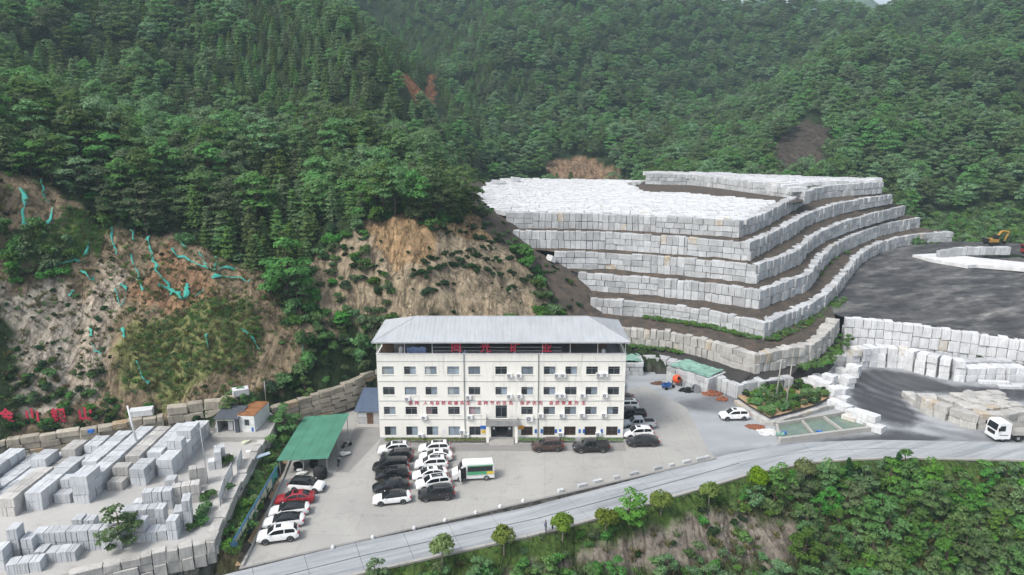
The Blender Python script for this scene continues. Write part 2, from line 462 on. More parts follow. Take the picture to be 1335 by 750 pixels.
def wallrun(parent, pl, hfn, key, thick=(1.3, 2.1), course=1.27, head=.45, seed=1, wl=(1.5, 2.8), wh=(1.15, 1.5), gap=.075, prot=.12, tiltz=.0):
    """courses of blocks along a line; pl is the top front edge, the wall lies left of its direction"""
    rr = random.Random(seed); t = 0.0; n = 0
    while t < pl.L - .4:
        sec = min(rr.uniform(4, 13), pl.L - t)
        hd = rr.random() < head
        top0 = rr.uniform(-.12, .1)
        h = hfn(t + sec / 2)
        nc = max(1, round(h / (course * (1.5 if hd else 1))))
        for c in range(nc):
            u = t
            while u < t + sec - .05:
                w = rr.uniform(*(wh if hd else wl)); w = min(w, t + sec - u)
                if t + sec - (u + w) < .6: w = t + sec - u
                a = pl.at(u); b = pl.at(u + w); m = (a + b) / 2
                d = Vector((b.x - a.x, b.y - a.y, 0)); L = d.length
                if L < .05: u += w; continue
                d /= L; nrm = Vector((-d.y, d.x, 0))
                hh = hfn(u + w / 2); ch = hh / nc
                th = rr.uniform(*thick)
                off = th / 2 + rr.uniform(-prot, prot * .6)
                z = m.z - hh + c * ch + top0 * (c / max(nc, 1))
                zz = ch - gap + (rr.uniform(-.12, .1) if c == nc - 1 else 0)
                block(parent, key, m.x + nrm.x * off, m.y + nrm.y * off, z, max(L - gap, .3), th, zz, math.atan2(d.y, d.x) + rr.uniform(-.03, .03), tilt=tiltz)
                n += 1; u += w
        t += sec
    return n

# ------------------------------------------------------------------ terraced granite walls, lowest to highest: (px, py, z of the top edge)
TER = {
 'E': ([(659.6,277,26),(775,278.6,26),(878,283,26),(965,288,26)], [(965,288,26),(996,278.4,26),(1012.5,269.5,26.1),(1029,260.7,26.4),(1058,246,27.4),(1088,241,27.9),(1117.5,239,28.2),(1151.6,236.7,28.4)], 3.7, 3.6),
 'D': ([(668.4,300.4,22.4),(802,303.3,22.4),(901.7,310,22.4),(978.5,316,22.4)], [(978.5,316,22.4),(1005,304,22.4),(1034.7,290,22.6),(1054,277.5,22.8),(1079,269.5,23.4),(1105.7,262,23.9),(1164,252.7,24.5)], 3.9, 3.0),
 'C': ([(722.7,328,18.3),(788.7,329,18.3),(884,335.6,18.3),(986,345.6,18.3)], [(986,345.6,18.3),(1017,334.6,18.4),(1043.6,325.8,18.5),(1058,308,18.7),(1082,296,19),(1117.5,283,19.6),(1181,267.5,20.5)], 3.9, 3.2),
 'B': ([(753.5,355.5,14.2),(843,362,14.2),(920,369,14.2),(990,379,14.2)], [(990,379,14.2),(1029,365.7,14.3),(1058,357,14.4),(1070,336,14.7),(1088,318.4,15),(1123,302,15.6),(1159,290,16.1),(1201,283.4,16.5)], 3.9, 3.4),
 'A': ([(769.6,389,9.95),(854.7,395,9.95),(930,405,9.95),(997,421,9.95)], [(997,421,9.95),(1067,392,10.2),(1091,371.6,10.5),(1106,351,10.8),(1126,327,11.4),(1156,312.5,12),(1200,304,12.5),(1243,302,12.8)], 3.3, 3.3),
 'A0': ([(775,424,6.4),(816,428,6.4),(874,433,6.4),(922.7,444,6.4),(984,462.7,6.4)], [(984,462.7,6.4),(1034,453,6.5),(1055,450,6.6),(1070,443,6.9),(1083,430,7.5),(1096,415,8.2)], 3.7, 3.7),
 'G': ([(880,471,2.6),(925,487,2.6),(960,501,2.6)], [(960,501,2.6),(1000,495,2.6),(1034,492,2.6)], 2.6, 2.6)}
TLAB = {'E': 'topmost pale granite block wall, edge of the big white block platform',
 'D': 'pale granite terrace wall second from the top of the stepped stack', 'C': 'pale granite terrace wall third from the top, starting right of the dark debris slope',
 'B': 'pale granite terrace wall fourth from the top, middle of the stepped stack', 'A': 'pale granite terrace wall with green grass strip at its foot, bordering the dark plateau',
 'A0': 'pale granite block wall with rust stained yellow blocks above the dark gravel ledge', 'G': 'lowest grey granite block wall beside the planted island'}
WALLS = {}
for i, (k, (fr, fl, h0, h1_)) in enumerate(TER.items()):
    front = PL([g3(*q) for q in fr]); flank = PL([g3(*q) for q in fl]).smooth(2)
    fp = front.p; flank.p[0] = fp[-1].copy(); flank = PL(flank.p)
    t = thing('block_wall', TLAB[k], 'stone wall')
    key = 'granite_buff' if k == 'A0' else 'granite'
    n = wallrun(t, front, lambda s, h=h0: h, key, seed=i + 3, head=.4)
    n += wallrun(t, flank, lambda s, a=h0, b=h1_, L=flank.L: a + (b - a) * s / L, key, seed=i + 43, head=.85, thick=(1.5, 2.6), prot=.3)
    WALLS[k] = (front, flank, h0, h1_)

# soil ledges between the terrace walls
m = NT('dark_soil'); p = m.pos(); a = m.noise(p, .5, 8, .75); b = m.noise(p, 3, 6, .8)
c = m.ramp(a, [(.3, (.05, .045, .04)), (.5, (.095, .08, .066)), (.72, (.18, .125, .085))])
c = m.mix(1.0, c, m.ramp(b, [(.25, .5), (.7, 1.4)]), 'MULTIPLY')
m.col(c).rough(.95).bump(b, 1.0, .35); m.done('dark_soil')
m = NT('dark_gravel'); p = m.pos(); a = m.noise(p, .3, 6, .7); b = m.noise(p, 4, 6, .85)
c = m.ramp(a, [(.3, (.035, .035, .035)), (.7, (.075, .07, .065))])
c = m.mix(1.0, c, m.ramp(b, [(.25, .45), (.7, 1.5)]), 'MULTIPLY')
m.col(c).rough(.9).bump(b, 1.0, .3); m.done('dark_gravel')
def strip(name, A, B, n, mat, bump=.5, k=6, seed=0):
    """ruled strip between two lines, resampled"""
    vs = []; fs = []
    for i in range(n + 1):
        a = A(i / n); b = B(i / n)
        for j in range(k + 1):
            q = a.lerp(b, j / k); w = math.sin(math.pi * j / k) * .6 + .4 * (0 < j < k)
            vs.append((q.x, q.y, q.z + float(fbm(q.x / 2.2, q.y / 2.2, seed, 3)) * bump * 2 * w + .25 * bump * w))
    for i in range(n):
        for j in range(k):
            a = i * (k + 1) + j; fs.append((a, a + k + 1, a + k + 2, a + 1))
    mb = MB().add(vs, fs)
    o = mb.obj(name, MATS[mat], None, True); return struct(o)
order = ['G', 'A0', 'A', 'B', 'C', 'D', 'E']
def inset(pl, u, d, dz):
    a = pl.at(max(u * pl.L - .3, 0)); b = pl.at(min(u * pl.L + .3, pl.L)); t = Vector((b.x-a.x, b.y-a.y, 0)).normalized()
    q = pl.at(u * pl.L); return Vector((q.x - t.y * d, q.y + t.x * d, q.z + dz))
for lo, hi in zip(order[:-1], order[1:]):
    lf, lk, a0, a1 = WALLS[lo]; hf, hk, b0, b1 = WALLS[hi]
    mat = 'dark_gravel' if lo in ('G',) else 'dark_soil'
    if lo == 'G':
        lf = PL([g3(740, 445, 2.6), g3(800, 452, 2.6), g3(850, 462, 2.6)] + [tuple(q) for q in lf.p])
    strip('terrace_ledge', lambda u: inset(lf, u, .7, -.25), lambda u: inset(hf, u, .6, -b0 + .15), 60, mat, .45, 6, 3)
    ue = .27 if lo == 'A0' else 1.0
    strip('terrace_ledge', lambda u: inset(lk, u, .9, -.3), lambda u: inset(hk, u * ue, .6, -(b0 + (b1-b0)*u*ue) + .15), 80, mat, .5, 6, 9)
# ------------------------------------------------------------------ block platforms on top of the terraces
def block_field(name, label, poly, z, keep, ang, seed, key='granite_white', cell=(2.3, 1.35), hgt=1.2, jz=.2, group=None):
    """a field of stones laid side by side: the ones nearest the camera as parts, the rest as one mass"""
    rr = random.Random(seed); t = thing(name, label, 'stone blocks', (0, 0, 0), 0, group)
    ca, sa = math.cos(ang), math.sin(ang); cand = []
    U = [p[0]*ca + p[1]*sa for p in poly]; V = [-p[0]*sa + p[1]*ca for p in poly]
    v = min(V)
    while v < max(V):
        dv = cell[1] * rr.uniform(.85, 1.2); u = min(U) + rr.uniform(-2, 0)
        while u < max(U):
            du = cell[0] * rr.uniform(.6, 1.35)
            cu, cv = u + du / 2, v + dv / 2
            x, y = cu*ca - cv*sa, cu*sa + cv*ca
            cand.append((x, y, du - .16, dv - .14)); u += du
        v += dv
    ins = pip([c[0] for c in cand], [c[1] for c in cand], poly)
    cand = [c for c, i in zip(cand, ins) if i]
    cand.sort(key=lambda c: c[1])
    rest = MB()
    for i, (x, y, a, b) in enumerate(cand):
        zz = (z(x, y) if callable(z) else z) + rr.uniform(-jz, jz)
        if i < keep: block(t, key, x, y, zz - hgt, a, b, hgt, ang + rr.uniform(-.02, .02))
        else: rest.obox((x, y, zz - hgt / 2), (a, b, hgt), ang + rr.uniform(-.03, .03))
    if rest.v: stuff(rest.obj('block_mass', MATS[key], t))
    return t
fE, kE = WALLS['E'][0], WALLS['E'][1]
front_in = [inset(fE, u / 8, 1.9, 0) for u in range(9)]
flank_in = [inset(kE, u / 12, 2.3, 0) for u in range(9)]
J = kE.at(.52 * kE.L)
FB = [g3(842, 242, 26), g3(940, 249, 26), g3(1040, 257, 26.2)]          # foot of the upper block wall
pl_top = [tuple(q[:2]) for q in front_in] + [tuple(q[:2]) for q in flank_in[1:6]] + [gp(1010, 262, 26), gp(900, 252, 26), gp(838, 250, 26), gp(815, 238, 26), gp(842, 236, 26), gp(790, 234.5, 26), gp(700, 233, 26), gp(660, 232, 26), gp(640, 238, 26), gp(622, 243, 26), gp(620, 255, 26), gp(628, 270, 26)]
block_field('block_platform', 'broad white platform of granite blocks laid side by side on the top terrace', pl_top, 26.05, 280, -.13, 2)
# upper wall and its platform
t = thing('block_wall', 'upper granite block wall across the back of the white platform', 'stone wall')
F_top = PL([g3(842, 226, 29.6), g3(900, 227.5, 29.4), g3(940, 232, 29.2), g3(1000, 241, 28.8), g3(1050, 249, 28.2)])
wallrun(t, F_top, lambda s: 3.5, 'granite', seed=77, head=.3)
fl2 = [tuple(inset(kE, u / 20, 2.3, 0)[:2]) for u in range(9, 21)]
up = [tuple(inset(F_top, u / 6, 1.8, 0)[:2]) for u in range(7)] + fl2[1:] + [gp(1150, 231, 28.6), gp(1075, 229, 29), gp(1010, 226, 29.4), gp(930, 223, 29.6), gp(845, 222.5, 29.7)]
block_field('block_platform', 'upper white layer of granite blocks at the back of the platform', up, lambda x, y: 28.3 + max(0, (118 - x)) * .018, 200, .1, 3)
# grey bare ledge in front of the upper wall
mb = MB(); pts = [gp(815, 250, 26), gp(838, 253, 26), gp(900, 256, 26), gp(1010, 266, 26), gp(1048, 262, 26), gp(1040, 252, 26), gp(842, 236, 26)]
mb.add([(a, b, 25.6 + .08 * i % 2) for i, (a, b) in enumerate(pts)], [tuple(range(len(pts)))])
struct(mb.obj('ledge_ground', MATS['dark_soil']))
# loose blocks tipped over at the left ends of the terraces
for px, py, z, s, rz, r, lab in [(672, 236, 26.4, (3, 2, 1.2), .3, .1, 'flat granite slab left at the back corner of the white platform'),
        (650, 239, 26.3, (4.5, 1.8, 1.0), .1, .05, 'long granite slab on the rear edge of the white platform'),
        (717, 341, 16.2, (1.2, 2.4, 1.3), .5, .5, 'tipped white block leaning at the end of the third terrace wall'),
        (741, 361, 12.4, (2.0, 1.2, 1.3), -.6, .45, 'tilted white block fallen at the end of the fourth terrace wall'),
        (748, 366, 11.6, (1.2, 1.4, 2.2), .2, .1, 'upright white block at the end of the fourth terrace wall'),
        (754, 384, 9.2, (2.2, 1.3, .8), -.7, .4, 'white block lying askew on the debris slope above the lower wall'),
        (765, 389, 8.4, (2.4, 1.6, 1.3), .1, .1, 'square white block standing on debris beside the lower wall end')]:
    x, y = gp(px, py, z); o = block(None, 'granite_white', x, y, z, *s, rz); o.name = 'loose_block'; o.rotation_euler[1] = r
    tag(o, lab, 'stone block')
# ------------------------------------------------------------------ dark plateau on the right
pw = PL([g3(1103, 414.7, 8.2), g3(1152, 418.7, 7.9), g3(1200, 424.5, 7.4), g3(1248, 431, 6.9), g3(1291, 438, 6.4), g3(1340, 445.5, 6.0), g3(1400, 456, 5.6)])
t = thing('block_wall', 'two course wall of upright white blocks holding up the dark plateau', 'stone wall')
wallrun(t, pw, lambda s: 7.6 - 1.9 * s / pw.L, 'granite_white', seed=90, head=1.0, wh=(1.35, 1.75), course=1.3, prot=.2)
m = NT('plateau'); p = m.pos()
mp = m.n('ShaderNodeMapping'); mp.inputs['Rotation'].default_value = (0, 0, -.45); m.l(p, mp.inputs['Vector'])
a = m.noise(mp.outputs[0], .12, 7, .7, 0, (.5, 1.6, 1)); b = m.noise(p, 1.8, 6, .8)
c = m.ramp(a, [(.3, (.035, .035, .037)), (.48, (.075, .074, .075)), (.62, (.15, .148, .145)), (.75, (.26, .255, .25))])
c = m.mix(1.0, c, m.ramp(b, [(.25, .55), (.75, 1.35)]), 'MULTIPLY')
bt = m.n('ShaderNodeTexBrick'); bt.inputs['Scale'].default_value = 1.0; bt.inputs['Brick Width'].default_value = 2.6; bt.inputs['Row Height'].default_value = 1.4; bt.inputs['Mortar Size'].default_value = .04
bt.inputs['Color1'].default_value = (.6,.6,.6,1); bt.inputs['Color2'].default_value = (1.5,1.48,1.45,1); bt.inputs['Mortar'].default_value = (.4,.4,.4,1)
m.l(mp.outputs[0], bt.inputs['Vector'])
c = m.mix(.8, c, bt.outputs[0], 'MULTIPLY')
m.col(c).rough(m.ramp(a, [(.3, .55), (.6, .9)])).bump(b, .6, .2); m.done('plateau')
fA, kA = WALLS['A'][0], WALLS['A'][1]
def plate_z(x, y): return 6.2 + np.clip((y - 118) * .033, 0, 4)
base_line = []
for u in range(0, 21):
    q = inset(kA, .2 + .8 * u / 20, .8, 0); base_line.append(Vector((q.x, q.y, q.z - 3.05)))
bl = PL(base_line); fl = PL([inset(pw, u / 12, .9, -.12) for u in range(13)] + [Vector((150, 108, 6)), Vector((190, 160, 7.5)), Vector((190, 205, 9.6))])
strip('dark_plateau', lambda u: fl.at(u * fl.L), lambda u: bl.at(u * bl.L), 60, 'plateau', .12, 20, 5)
# pale dusty strip and the low wall behind it
m = plain('stone_dust', (.62, .62, .62, 1), .9, .25, .6, bump=.4)
pp = [(1190,332),(1230,330),(1275,336),(1335,342),(1400,346),(1400,356),(1335,350),(1275,345),(1262,346),(1215,338)]
zq = 9.3
mb = MB(); top = []
for a, b in pp: x, y = gp(a, b, zq); top.append((x, y))
mb.prism(top, 8.4, 9.3)
struct(mb.obj('stone_dust_path', MATS['stone_dust']))
t = thing('block_wall', 'short row of grey blocks behind the white dust path near the excavator', 'stone wall')
wallrun(t, PL([g3(1226, 327, 11.2), g3(1262, 322.5, 11.8), g3(1319, 322, 12.0)]), lambda s: 2.3, 'granite', seed=31, head=1.0, wh=(1.4, 2.0))
# ------------------------------------------------------------------ paved ground
def concrete(key, base, warm, stainc, joint=None, rough=.85, wet=0.0):
    m = NT(key); p = m.pos()
    a = m.noise(p, .09, 6, .65, .4); b = m.noise(p, .5, 6, .7, .8); f = m.noise(p, 5, 4, .7)
    c = m.mix(m.ramp(a, [(.35, 0), (.65, 1)]), base, warm)
    c = m.mix(m.ramp(b, [(.55, 0), (.78, .65)]), c, stainc)
    c = m.mix(1.0, c, m.ramp(f, [(.2, .85), (.8, 1.12)]), 'MULTIPLY')
    if joint:
        mp = m.n('ShaderNodeMapping'); mp.inputs['Rotation'].default_value = (0, 0, joint[2]); m.l(p, mp.inputs['Vector'])
        bt = m.n('ShaderNodeTexBrick'); bt.offset = 0.0
        bt.inputs['Scale'].default_value = 1; bt.inputs['Brick Width'].default_value = joint[0]; bt.inputs['Row Height'].default_value = joint[1]; bt.inputs['Mortar Size'].default_value = .035
        bt.inputs['Color1'].default_value = (.93, .93, .93, 1); bt.inputs['Color2'].default_value = (1.06, 1.06, 1.05, 1); bt.inputs['Mortar'].default_value = (.62, .62, .62, 1)
        m.l(mp.outputs[0], bt.inputs['Vector']); c = m.mix(.38, c, bt.outputs[0], 'MULTIPLY')
    m.col(c).rough(m.ramp(b, [(.45, rough), (.75, max(rough - wet, .1))]) if wet else rough).bump(f, .25, .03)
    return m.done(key)
concrete('lot_concrete', (.31, .305, .29, 1), (.375, .37, .35, 1), (.185, .18, .17, 1), (5.5, 4.5, .05))
concrete('lot_old', (.225, .22, .215, 1), (.27, .265, .255, 1), (.15, .145, .14, 1), (5.5, 4.5, .05))
m = NT('road_concrete'); p = m.pos(); mp = m.n('ShaderNodeMapping'); mp.inputs['Rotation'].default_value = (0, 0, -.42); m.l(p, mp.inputs['Vector'])
st = m.noise(mp.outputs[0], .8, 6, .65, .5, (.07, 1, 1)); bl = m.noise(p, .25, 6, .7, .6); fi = m.noise(p, 5, 4, .7)
c = m.ramp(st, [(.3, (.19, .205, .22)), (.47, (.30, .32, .335)), (.62, (.38, .40, .415))]); c = m.mix(m.ramp(bl, [(.58, 0), (.75, .6)]), c, (.22, .225, .23, 1))
c = m.mix(1.0, c, m.ramp(fi, [(.2, .85), (.8, 1.1)]), 'MULTIPLY'); m.col(c).rough(m.ramp(st, [(.3, .5), (.6, .85)])).bump(fi, .2, .03); m.done('road_concrete')
concrete('kerb_concrete', (.40, .39, .37, 1), (.33, .32, .3, 1), (.2, .19, .17, 1))
concrete('yard_slurry', (.30, .315, .33, 1), (.40, .42, .43, 1), (.10, .105, .11, 1), None, .75, .45)
concrete('yard_pale', (.36, .355, .34, 1), (.43, .425, .41, 1), (.25, .24, .225, 1))

def sheet(name, pts, z, mat, step=None):
    mb = MB(); n = len(pts)
    a = sum(pts[i][0]*pts[(i+1)%n][1]-pts[(i+1)%n][0]*pts[i][1] for i in range(n))
    if a < 0: pts = pts[::-1]
    mb.add([(x, y, z) for x, y in pts], [tuple(range(n))])
    return struct(mb.obj(name, MATS[mat]))
# whole flat: grey slurry yard and lane, then the concrete lot
QY = [gp(920, 599), (24, 94), (24, 98), (26, 104), (22, 112), (17, 118), (20, 128), (32, 128), (38, 117), (46, 121), (58, 131), (70, 137), (86, 132), (100, 124), (150, 118), (150, 84.5), (95, 90), (72.5, 92), (55, 92.9), (44, 92.1), (34.1, 89.2)]
def yard_ground():
    xs = np.arange(17, 151, .55); ys = np.arange(84, 139, .55); gx, gy_ = np.meshgrid(xs, ys)
    ins = pip(gx, gy_, QY); idx = -np.ones(gx.shape, int); idx[ins] = np.arange(ins.sum())
    co = np.stack([gx[ins], gy_[ins], np.zeros(ins.sum())], 1)
    q = np.stack([idx[:-1, :-1], idx[:-1, 1:], idx[1:, 1:], idx[1:, :-1]], -1).reshape(-1, 4); q = q[(q >= 0).all(1)]
    me = bpy.data.meshes.new('quarry_yard'); me.from_pydata(co.tolist(), [], q.tolist()); me.update()
    x, y = co[:, 0], co[:, 1]
    mud = np.zeros(len(co))
    for pp, k in (([(1108,492),(1135,480),(1190,488),(1240,503),(1335,508),(1400,510),(1400,528),(1335,522),(1240,512),(1190,512),(1172,520),(1200,548),(1180,560),(1140,545),(1112,525)], .85),
                  ([(1000,592),(1020,580),(1140,566),(1165,560),(1240,572),(1200,584),(1100,586)], .75), ([(930,600),(960,585),(1000,580),(1010,590)], .5), ([(880,520),(960,512),(975,525),(940,540),(900,535)], .45), ([(1180,545),(1240,560),(1290,566),(1335,575),(1335,585),(1240,578)], .3)):
        acc = 0; pg = [gp(*t) for t in pp]
        for q_ in range(9): acc = acc + pip(x + fbm(x/4, y/4, 3 + q_*7, 3)*5 + (q_ % 3 - 1)*.7, y + fbm(x/4, y/4, 9 + q_*5, 3)*4 + (q_//3 - 1)*.7, pg)
        mud = np.maximum(mud, acc / 9 * k)
    cx, cy = gp(1215, 488); r = np.hypot(x - cx, (y - cy)*.85); tr = np.clip(np.sin(r*2.6 + fbm(x/3, y/3, 5, 3)*5)*.5 + fbm(x/1.5, y/6, 15, 3)*1.2, -1, 1)
    ring = np.exp(-((r - 17)/8)**2); mud = np.clip(mud + tr*ring*.42*(x > 50), 0, 1)
    mud = np.clip(mud + fbm(x/9, y/3, 18, 4)*.5 + .08, 0, 1)
    at = me.color_attributes.new('mud', 'FLOAT_COLOR', 'POINT'); at.data.foreach_set('color', np.stack([mud, mud, mud, np.ones(len(mud))], 1).ravel())
    m = NT('yard_ground'); p = m.pos(); vc = m.n('ShaderNodeVertexColor', layer_name='mud').outputs[0]
    f = m.noise(p, 1.2, 7, .75, .5); k = m.mix(.35, vc, f, 'OVERLAY')
    c = m.ramp(k, [(.05, (.34, .36, .375)), (.35, (.22, .23, .24)), (.7, (.085, .088, .093)), (1, (.05, .05, .053))])
    c = m.mix(1.0, c, m.ramp(m.noise(p, 6, 4, .7), [(.2, .8), (.8, 1.15)]), 'MULTIPLY')
    m.col(c).rough(m.ramp(k, [(.2, .8), (.6, .35), (1, .55)])).bump(f, .5, .12); me.materials.append(m.done('yard_ground'))
    struct(link('quarry_yard', me))
yard_ground()
lotp = [gp(*q) for q in [(318,741),(378,594),(398,556),(440,556),(460,560),(496,540)]]
sheet('parking_lot', [(-29.2, 66.9)] + [(-30.2, 82), (-32.6, 100), (-31, 104), (-22.5, 112.5), (-19, 112.5), (16, 112.5), (20.5, 118), (24, 120)] + [gp(*q) for q in [(895,532),(925,590),(932,597.5)]] + [(0, 79.5)], .008, 'lot_concrete')
sheet('lot_apron', [(-19.7, 94.3), (16.6, 94.3), (16.6, 98.1), (-19.7, 98.1)], .014, 'lot_old')
sheet('side_lane', [(-24, 88), (-22.2, 88), (-19.9, 98), (-19.9, 112), (-23, 112), (-24.5, 103)], .012, 'lot_old')
# road of separate concrete slabs
road = bpy.data.objects.new('road', None); COL.objects.link(road); struct(road)
low = PL([(x, y, 0) for x, y in ROAD_LOW]); 
def road_up(u):                                # matching point across the road
    q = low.at(u); a = low.at(max(u - 1, 0)); b = low.at(min(u + 1, low.L)); d = Vector((b.x-a.x, b.y-a.y, 0)).normalized()
    w = 5.7
    return Vector((q.x - d.y * w, q.y + d.x * w, 0)), Vector((-d.y, d.x, 0))
slabs = []
u = 0.0; RS = random.Random(8)
while u < low.L - 5:
    L = 5.4
    for s0, s1 in ((.02, .5), (.5, .985)):
        P = []
        for uu, ss in ((u + .02, s0), (u + L - .02, s0), (u + L - .02, s1), (u + .02, s1)):
            a = low.at(uu); b, _ = road_up(uu)
            e = .012 * (1 if ss > .4 and ss < .6 else 0)
            q = a.lerp(b, ss + (e if (ss == s1 and s0 < .1) is False else -e)); P.append((q.x, q.y))
        zz = .024 + RS.uniform(-.003, .003)
        slabs.append(MB().prism(P, -.05, zz).obj('slab', MATS['road_concrete'], road))
    u += L
# kerbs: drain kerb between lot and road, edge kerb above the bank
t = thing('kerb', 'low dark concrete kerb between the parking lot and the road', 'kerb')
a = Vector((-29.2, 66.75, 0)); b = Vector((28.9, 91.95, 0)); n = 24
for i in range(n):
    p, q = a.lerp(b, (i + .01) / n), a.lerp(b, (i + .99) / n); d = q - p
    MB().obox((((p.x+q.x)/2), (p.y+q.y)/2, .05), (d.length, .32, .13), math.atan2(d.y, d.x)).obj('kerb_stone', MATS['lot_old'], t)
t = thing('kerb', 'pale concrete edge kerb along the road above the planted bank', 'kerb')
for i in range(38):
    u0 = 22 + i * 5.0; p = low.at(u0 + .03); q = low.at(u0 + 4.97); d = q - p; nn = Vector((d.y, -d.x, 0)).normalized() * .2
    MB().obox(((p.x+q.x)/2 + nn.x, (p.y+q.y)/2 + nn.y, .03), (d.length, .38, .24), math.atan2(d.y, d.x)).obj('kerb_stone', MATS['kerb_concrete'], t)
t = thing('kerb', 'concrete kerb with ochre soil strip left of the five parked cars', 'kerb')
kp = PL([(-29.0, 67.2, 0), (-29.5, 75, 0), (-30.6, 86, 0), (-32.4, 100, 0)])
for i in range(8):
    p = kp.at(i * 4.15); q = kp.at(i * 4.15 + 4.1); d = q - p
    MB().obox(((p.x+q.x)/2, (p.y+q.y)/2, .12), (d.length, .3, .3), math.atan2(d.y, d.x)).obj('kerb_stone', MATS['kerb_concrete'], t)
plain('ochre_soil', (.34, .24, .14, 1), .95, .3, 1.5, bump=.5)
sheet('soil_strip', [(-29.2, 67.2), (-29.7, 75), (-30.8, 86), (-32.6, 100), (-33.3, 100), (-31.4, 86), (-30.3, 75), (-29.8, 67.2)], .10, 'ochre_soil')
# the pale working floor of the left stone yard
sheet('stone_yard', [q for q in YARD], YARD_Z, 'yard_pale')
# small white marker stones along the lot kerb, then white kerb blocks further right
for i, (px, py) in enumerate([(434,715),(486,702),(540,690),(580,680),(620,670),(652,662),(682,654.5)]):
    x, y = gp(px, py)
    tag(MB().lathe([(0, .42), (.12, .40), (.2, .3), (.24, .12), (.22, 0)], 8).obj('marker_stone', MATS['granite_white']),
        'small white marker stone on the lot kerb, %s from the left' % ['first', 'second', 'third', 'fourth', 'fifth', 'sixth', 'seventh'][i], 'marker stone', 'marker stones along the kerb').location = (x, y, .0)
for i, (px, py) in enumerate([(731,641.5),(759,634.5),(779,629),(803,624),(826,619),(857,612),(875,608),(895,603.5),(912,600),(921,598)]):
    x, y = gp(px, py); o = block(None, 'granite', x, y, .02, (1.25 if i % 3 else .8), .4, .38, .41); o.name = 'barrier_block'
    tag(o, 'low white barrier block on the lot kerb, %s from the entrance end' % ['tenth','ninth','eighth','seventh','sixth','fifth','fourth','third','second','first'][i], 'barrier', 'white barrier blocks along the kerb')
# ------------------------------------------------------------------ office building
m = NT('cream_wall'); p = m.pos(); a = m.noise(p, .5, 5, .6); d = m.noise(p, .8, 5, .7, .3, (3, 3, .25))
c = m.mix(1.0, (.80, .79, .735, 1), m.ramp(a, [(.3, .95), (.7, 1.03)]), 'MULTIPLY')
c = m.mix(1.0, c, m.ramp(d, [(.28, .74), (.46, 1.0)]), 'MULTIPLY')
m.col(c).rough(.8).bump(m.noise(p, 12, 3), .1, .02); m.done('cream_wall')
plain('grey_trim', (.40, .41, .42, 1), .7, .15, 2)
plain('alu_frame', (.22, .24, .26, 1), .45, .1, 2, .3)
plain('white_metal', (.70, .71, .72, 1), .5, .08, 2)
plain('galv', (.42, .44, .46, 1), .45, .12, 3, .5)
plain('dark_void', (.03, .032, .035, 1), .8, .2, 2)
plain('slab_grey', (.26, .26, .26, 1), .85, .2, 1.2)
plain('red_paint', (.48, .04, .075, 1), .5, .1, 3)
plain('brown_wood', (.13, .075, .05, 1), .7, .25, 3)
plain('blue_tarp', (.22, .30, .52, 1), .6, .3, 2.5, bump=.5)
plain('blue_board', (.03, .13, .42, 1), .5, .15, 2)
plain('yellow_board', (.65, .45, .06, 1), .5, .15, 2)
plain('orange_board', (.55, .26, .05, 1), .5, .15, 2)
plain('paper', (.72, .75, .76, 1), .6, .08, 3)
plain('rubber', (.02, .02, .021, 1), .8, .2, 6)
def glass(key, c, rough=.08, var=.35):
    m = NT(key); v = m.pos(); r = m.rand()
    k = m.mix(1.0, m.ramp(m.noise(v, .9, 3, .6, .5), [(.3, 1 - var), (.7, 1 + var)]), m.ramp(r, [(0, .6), (1, 1.3)]), 'MULTIPLY')
    m.col(m.mix(1.0, c, k, 'MULTIPLY')).rough(rough); m.b.inputs['Specular IOR Level'].default_value = .5
    return m.done(key)
glass('glass_dark', (.035, .042, .05, 1)); glass('glass_curtain', (.22, .27, .32, 1), .12, .25); glass('glass_pale', (.36, .40, .42, 1), .12, .3); glass('glass_pink', (.32, .22, .25, 1), .12, .5)
m = NT('roof_metal'); p = m.pos(); a = m.noise(p, .3, 5, .6); b = m.noise(p, .6, 4, .6, 0, (4, .3, 1))
c = m.mix(1.0, (.42, .44, .46, 1), m.ramp(a, [(.3, .92), (.7, 1.06)]), 'MULTIPLY'); c = m.mix(1.0, c, m.ramp(b, [(.3, .9), (.6, 1.03)]), 'MULTIPLY')
m.col(c).rough(.5); m.b.inputs['Metallic'].default_value = .15; m.done('roof_metal')

FONT_CACHE = {}
def text_mesh(ch, size, depth, mat, bold=.006):
    k = (ch, size, depth, mat, bold)
    if k not in FONT_CACHE:
        cu = bpy.data.curves.new('text', 'FONT'); cu.body = ch; cu.size = size; cu.extrude = depth; cu.offset = size * bold
        cu.align_x = 'CENTER'; cu.align_y = 'CENTER'; cu.resolution_u = 3
        o = bpy.data.objects.new('text', cu); COL.objects.link(o); bpy.context.view_layer.update()
        me = bpy.data.meshes.new_from_object(o.evaluated_get(bpy.context.evaluated_depsgraph_get()))
        bpy.data.objects.remove(o); bpy.data.curves.remove(cu)
        me.materials.clear(); me.materials.append(MATS[mat]); FONT_CACHE[k] = me
    return FONT_CACHE[k]

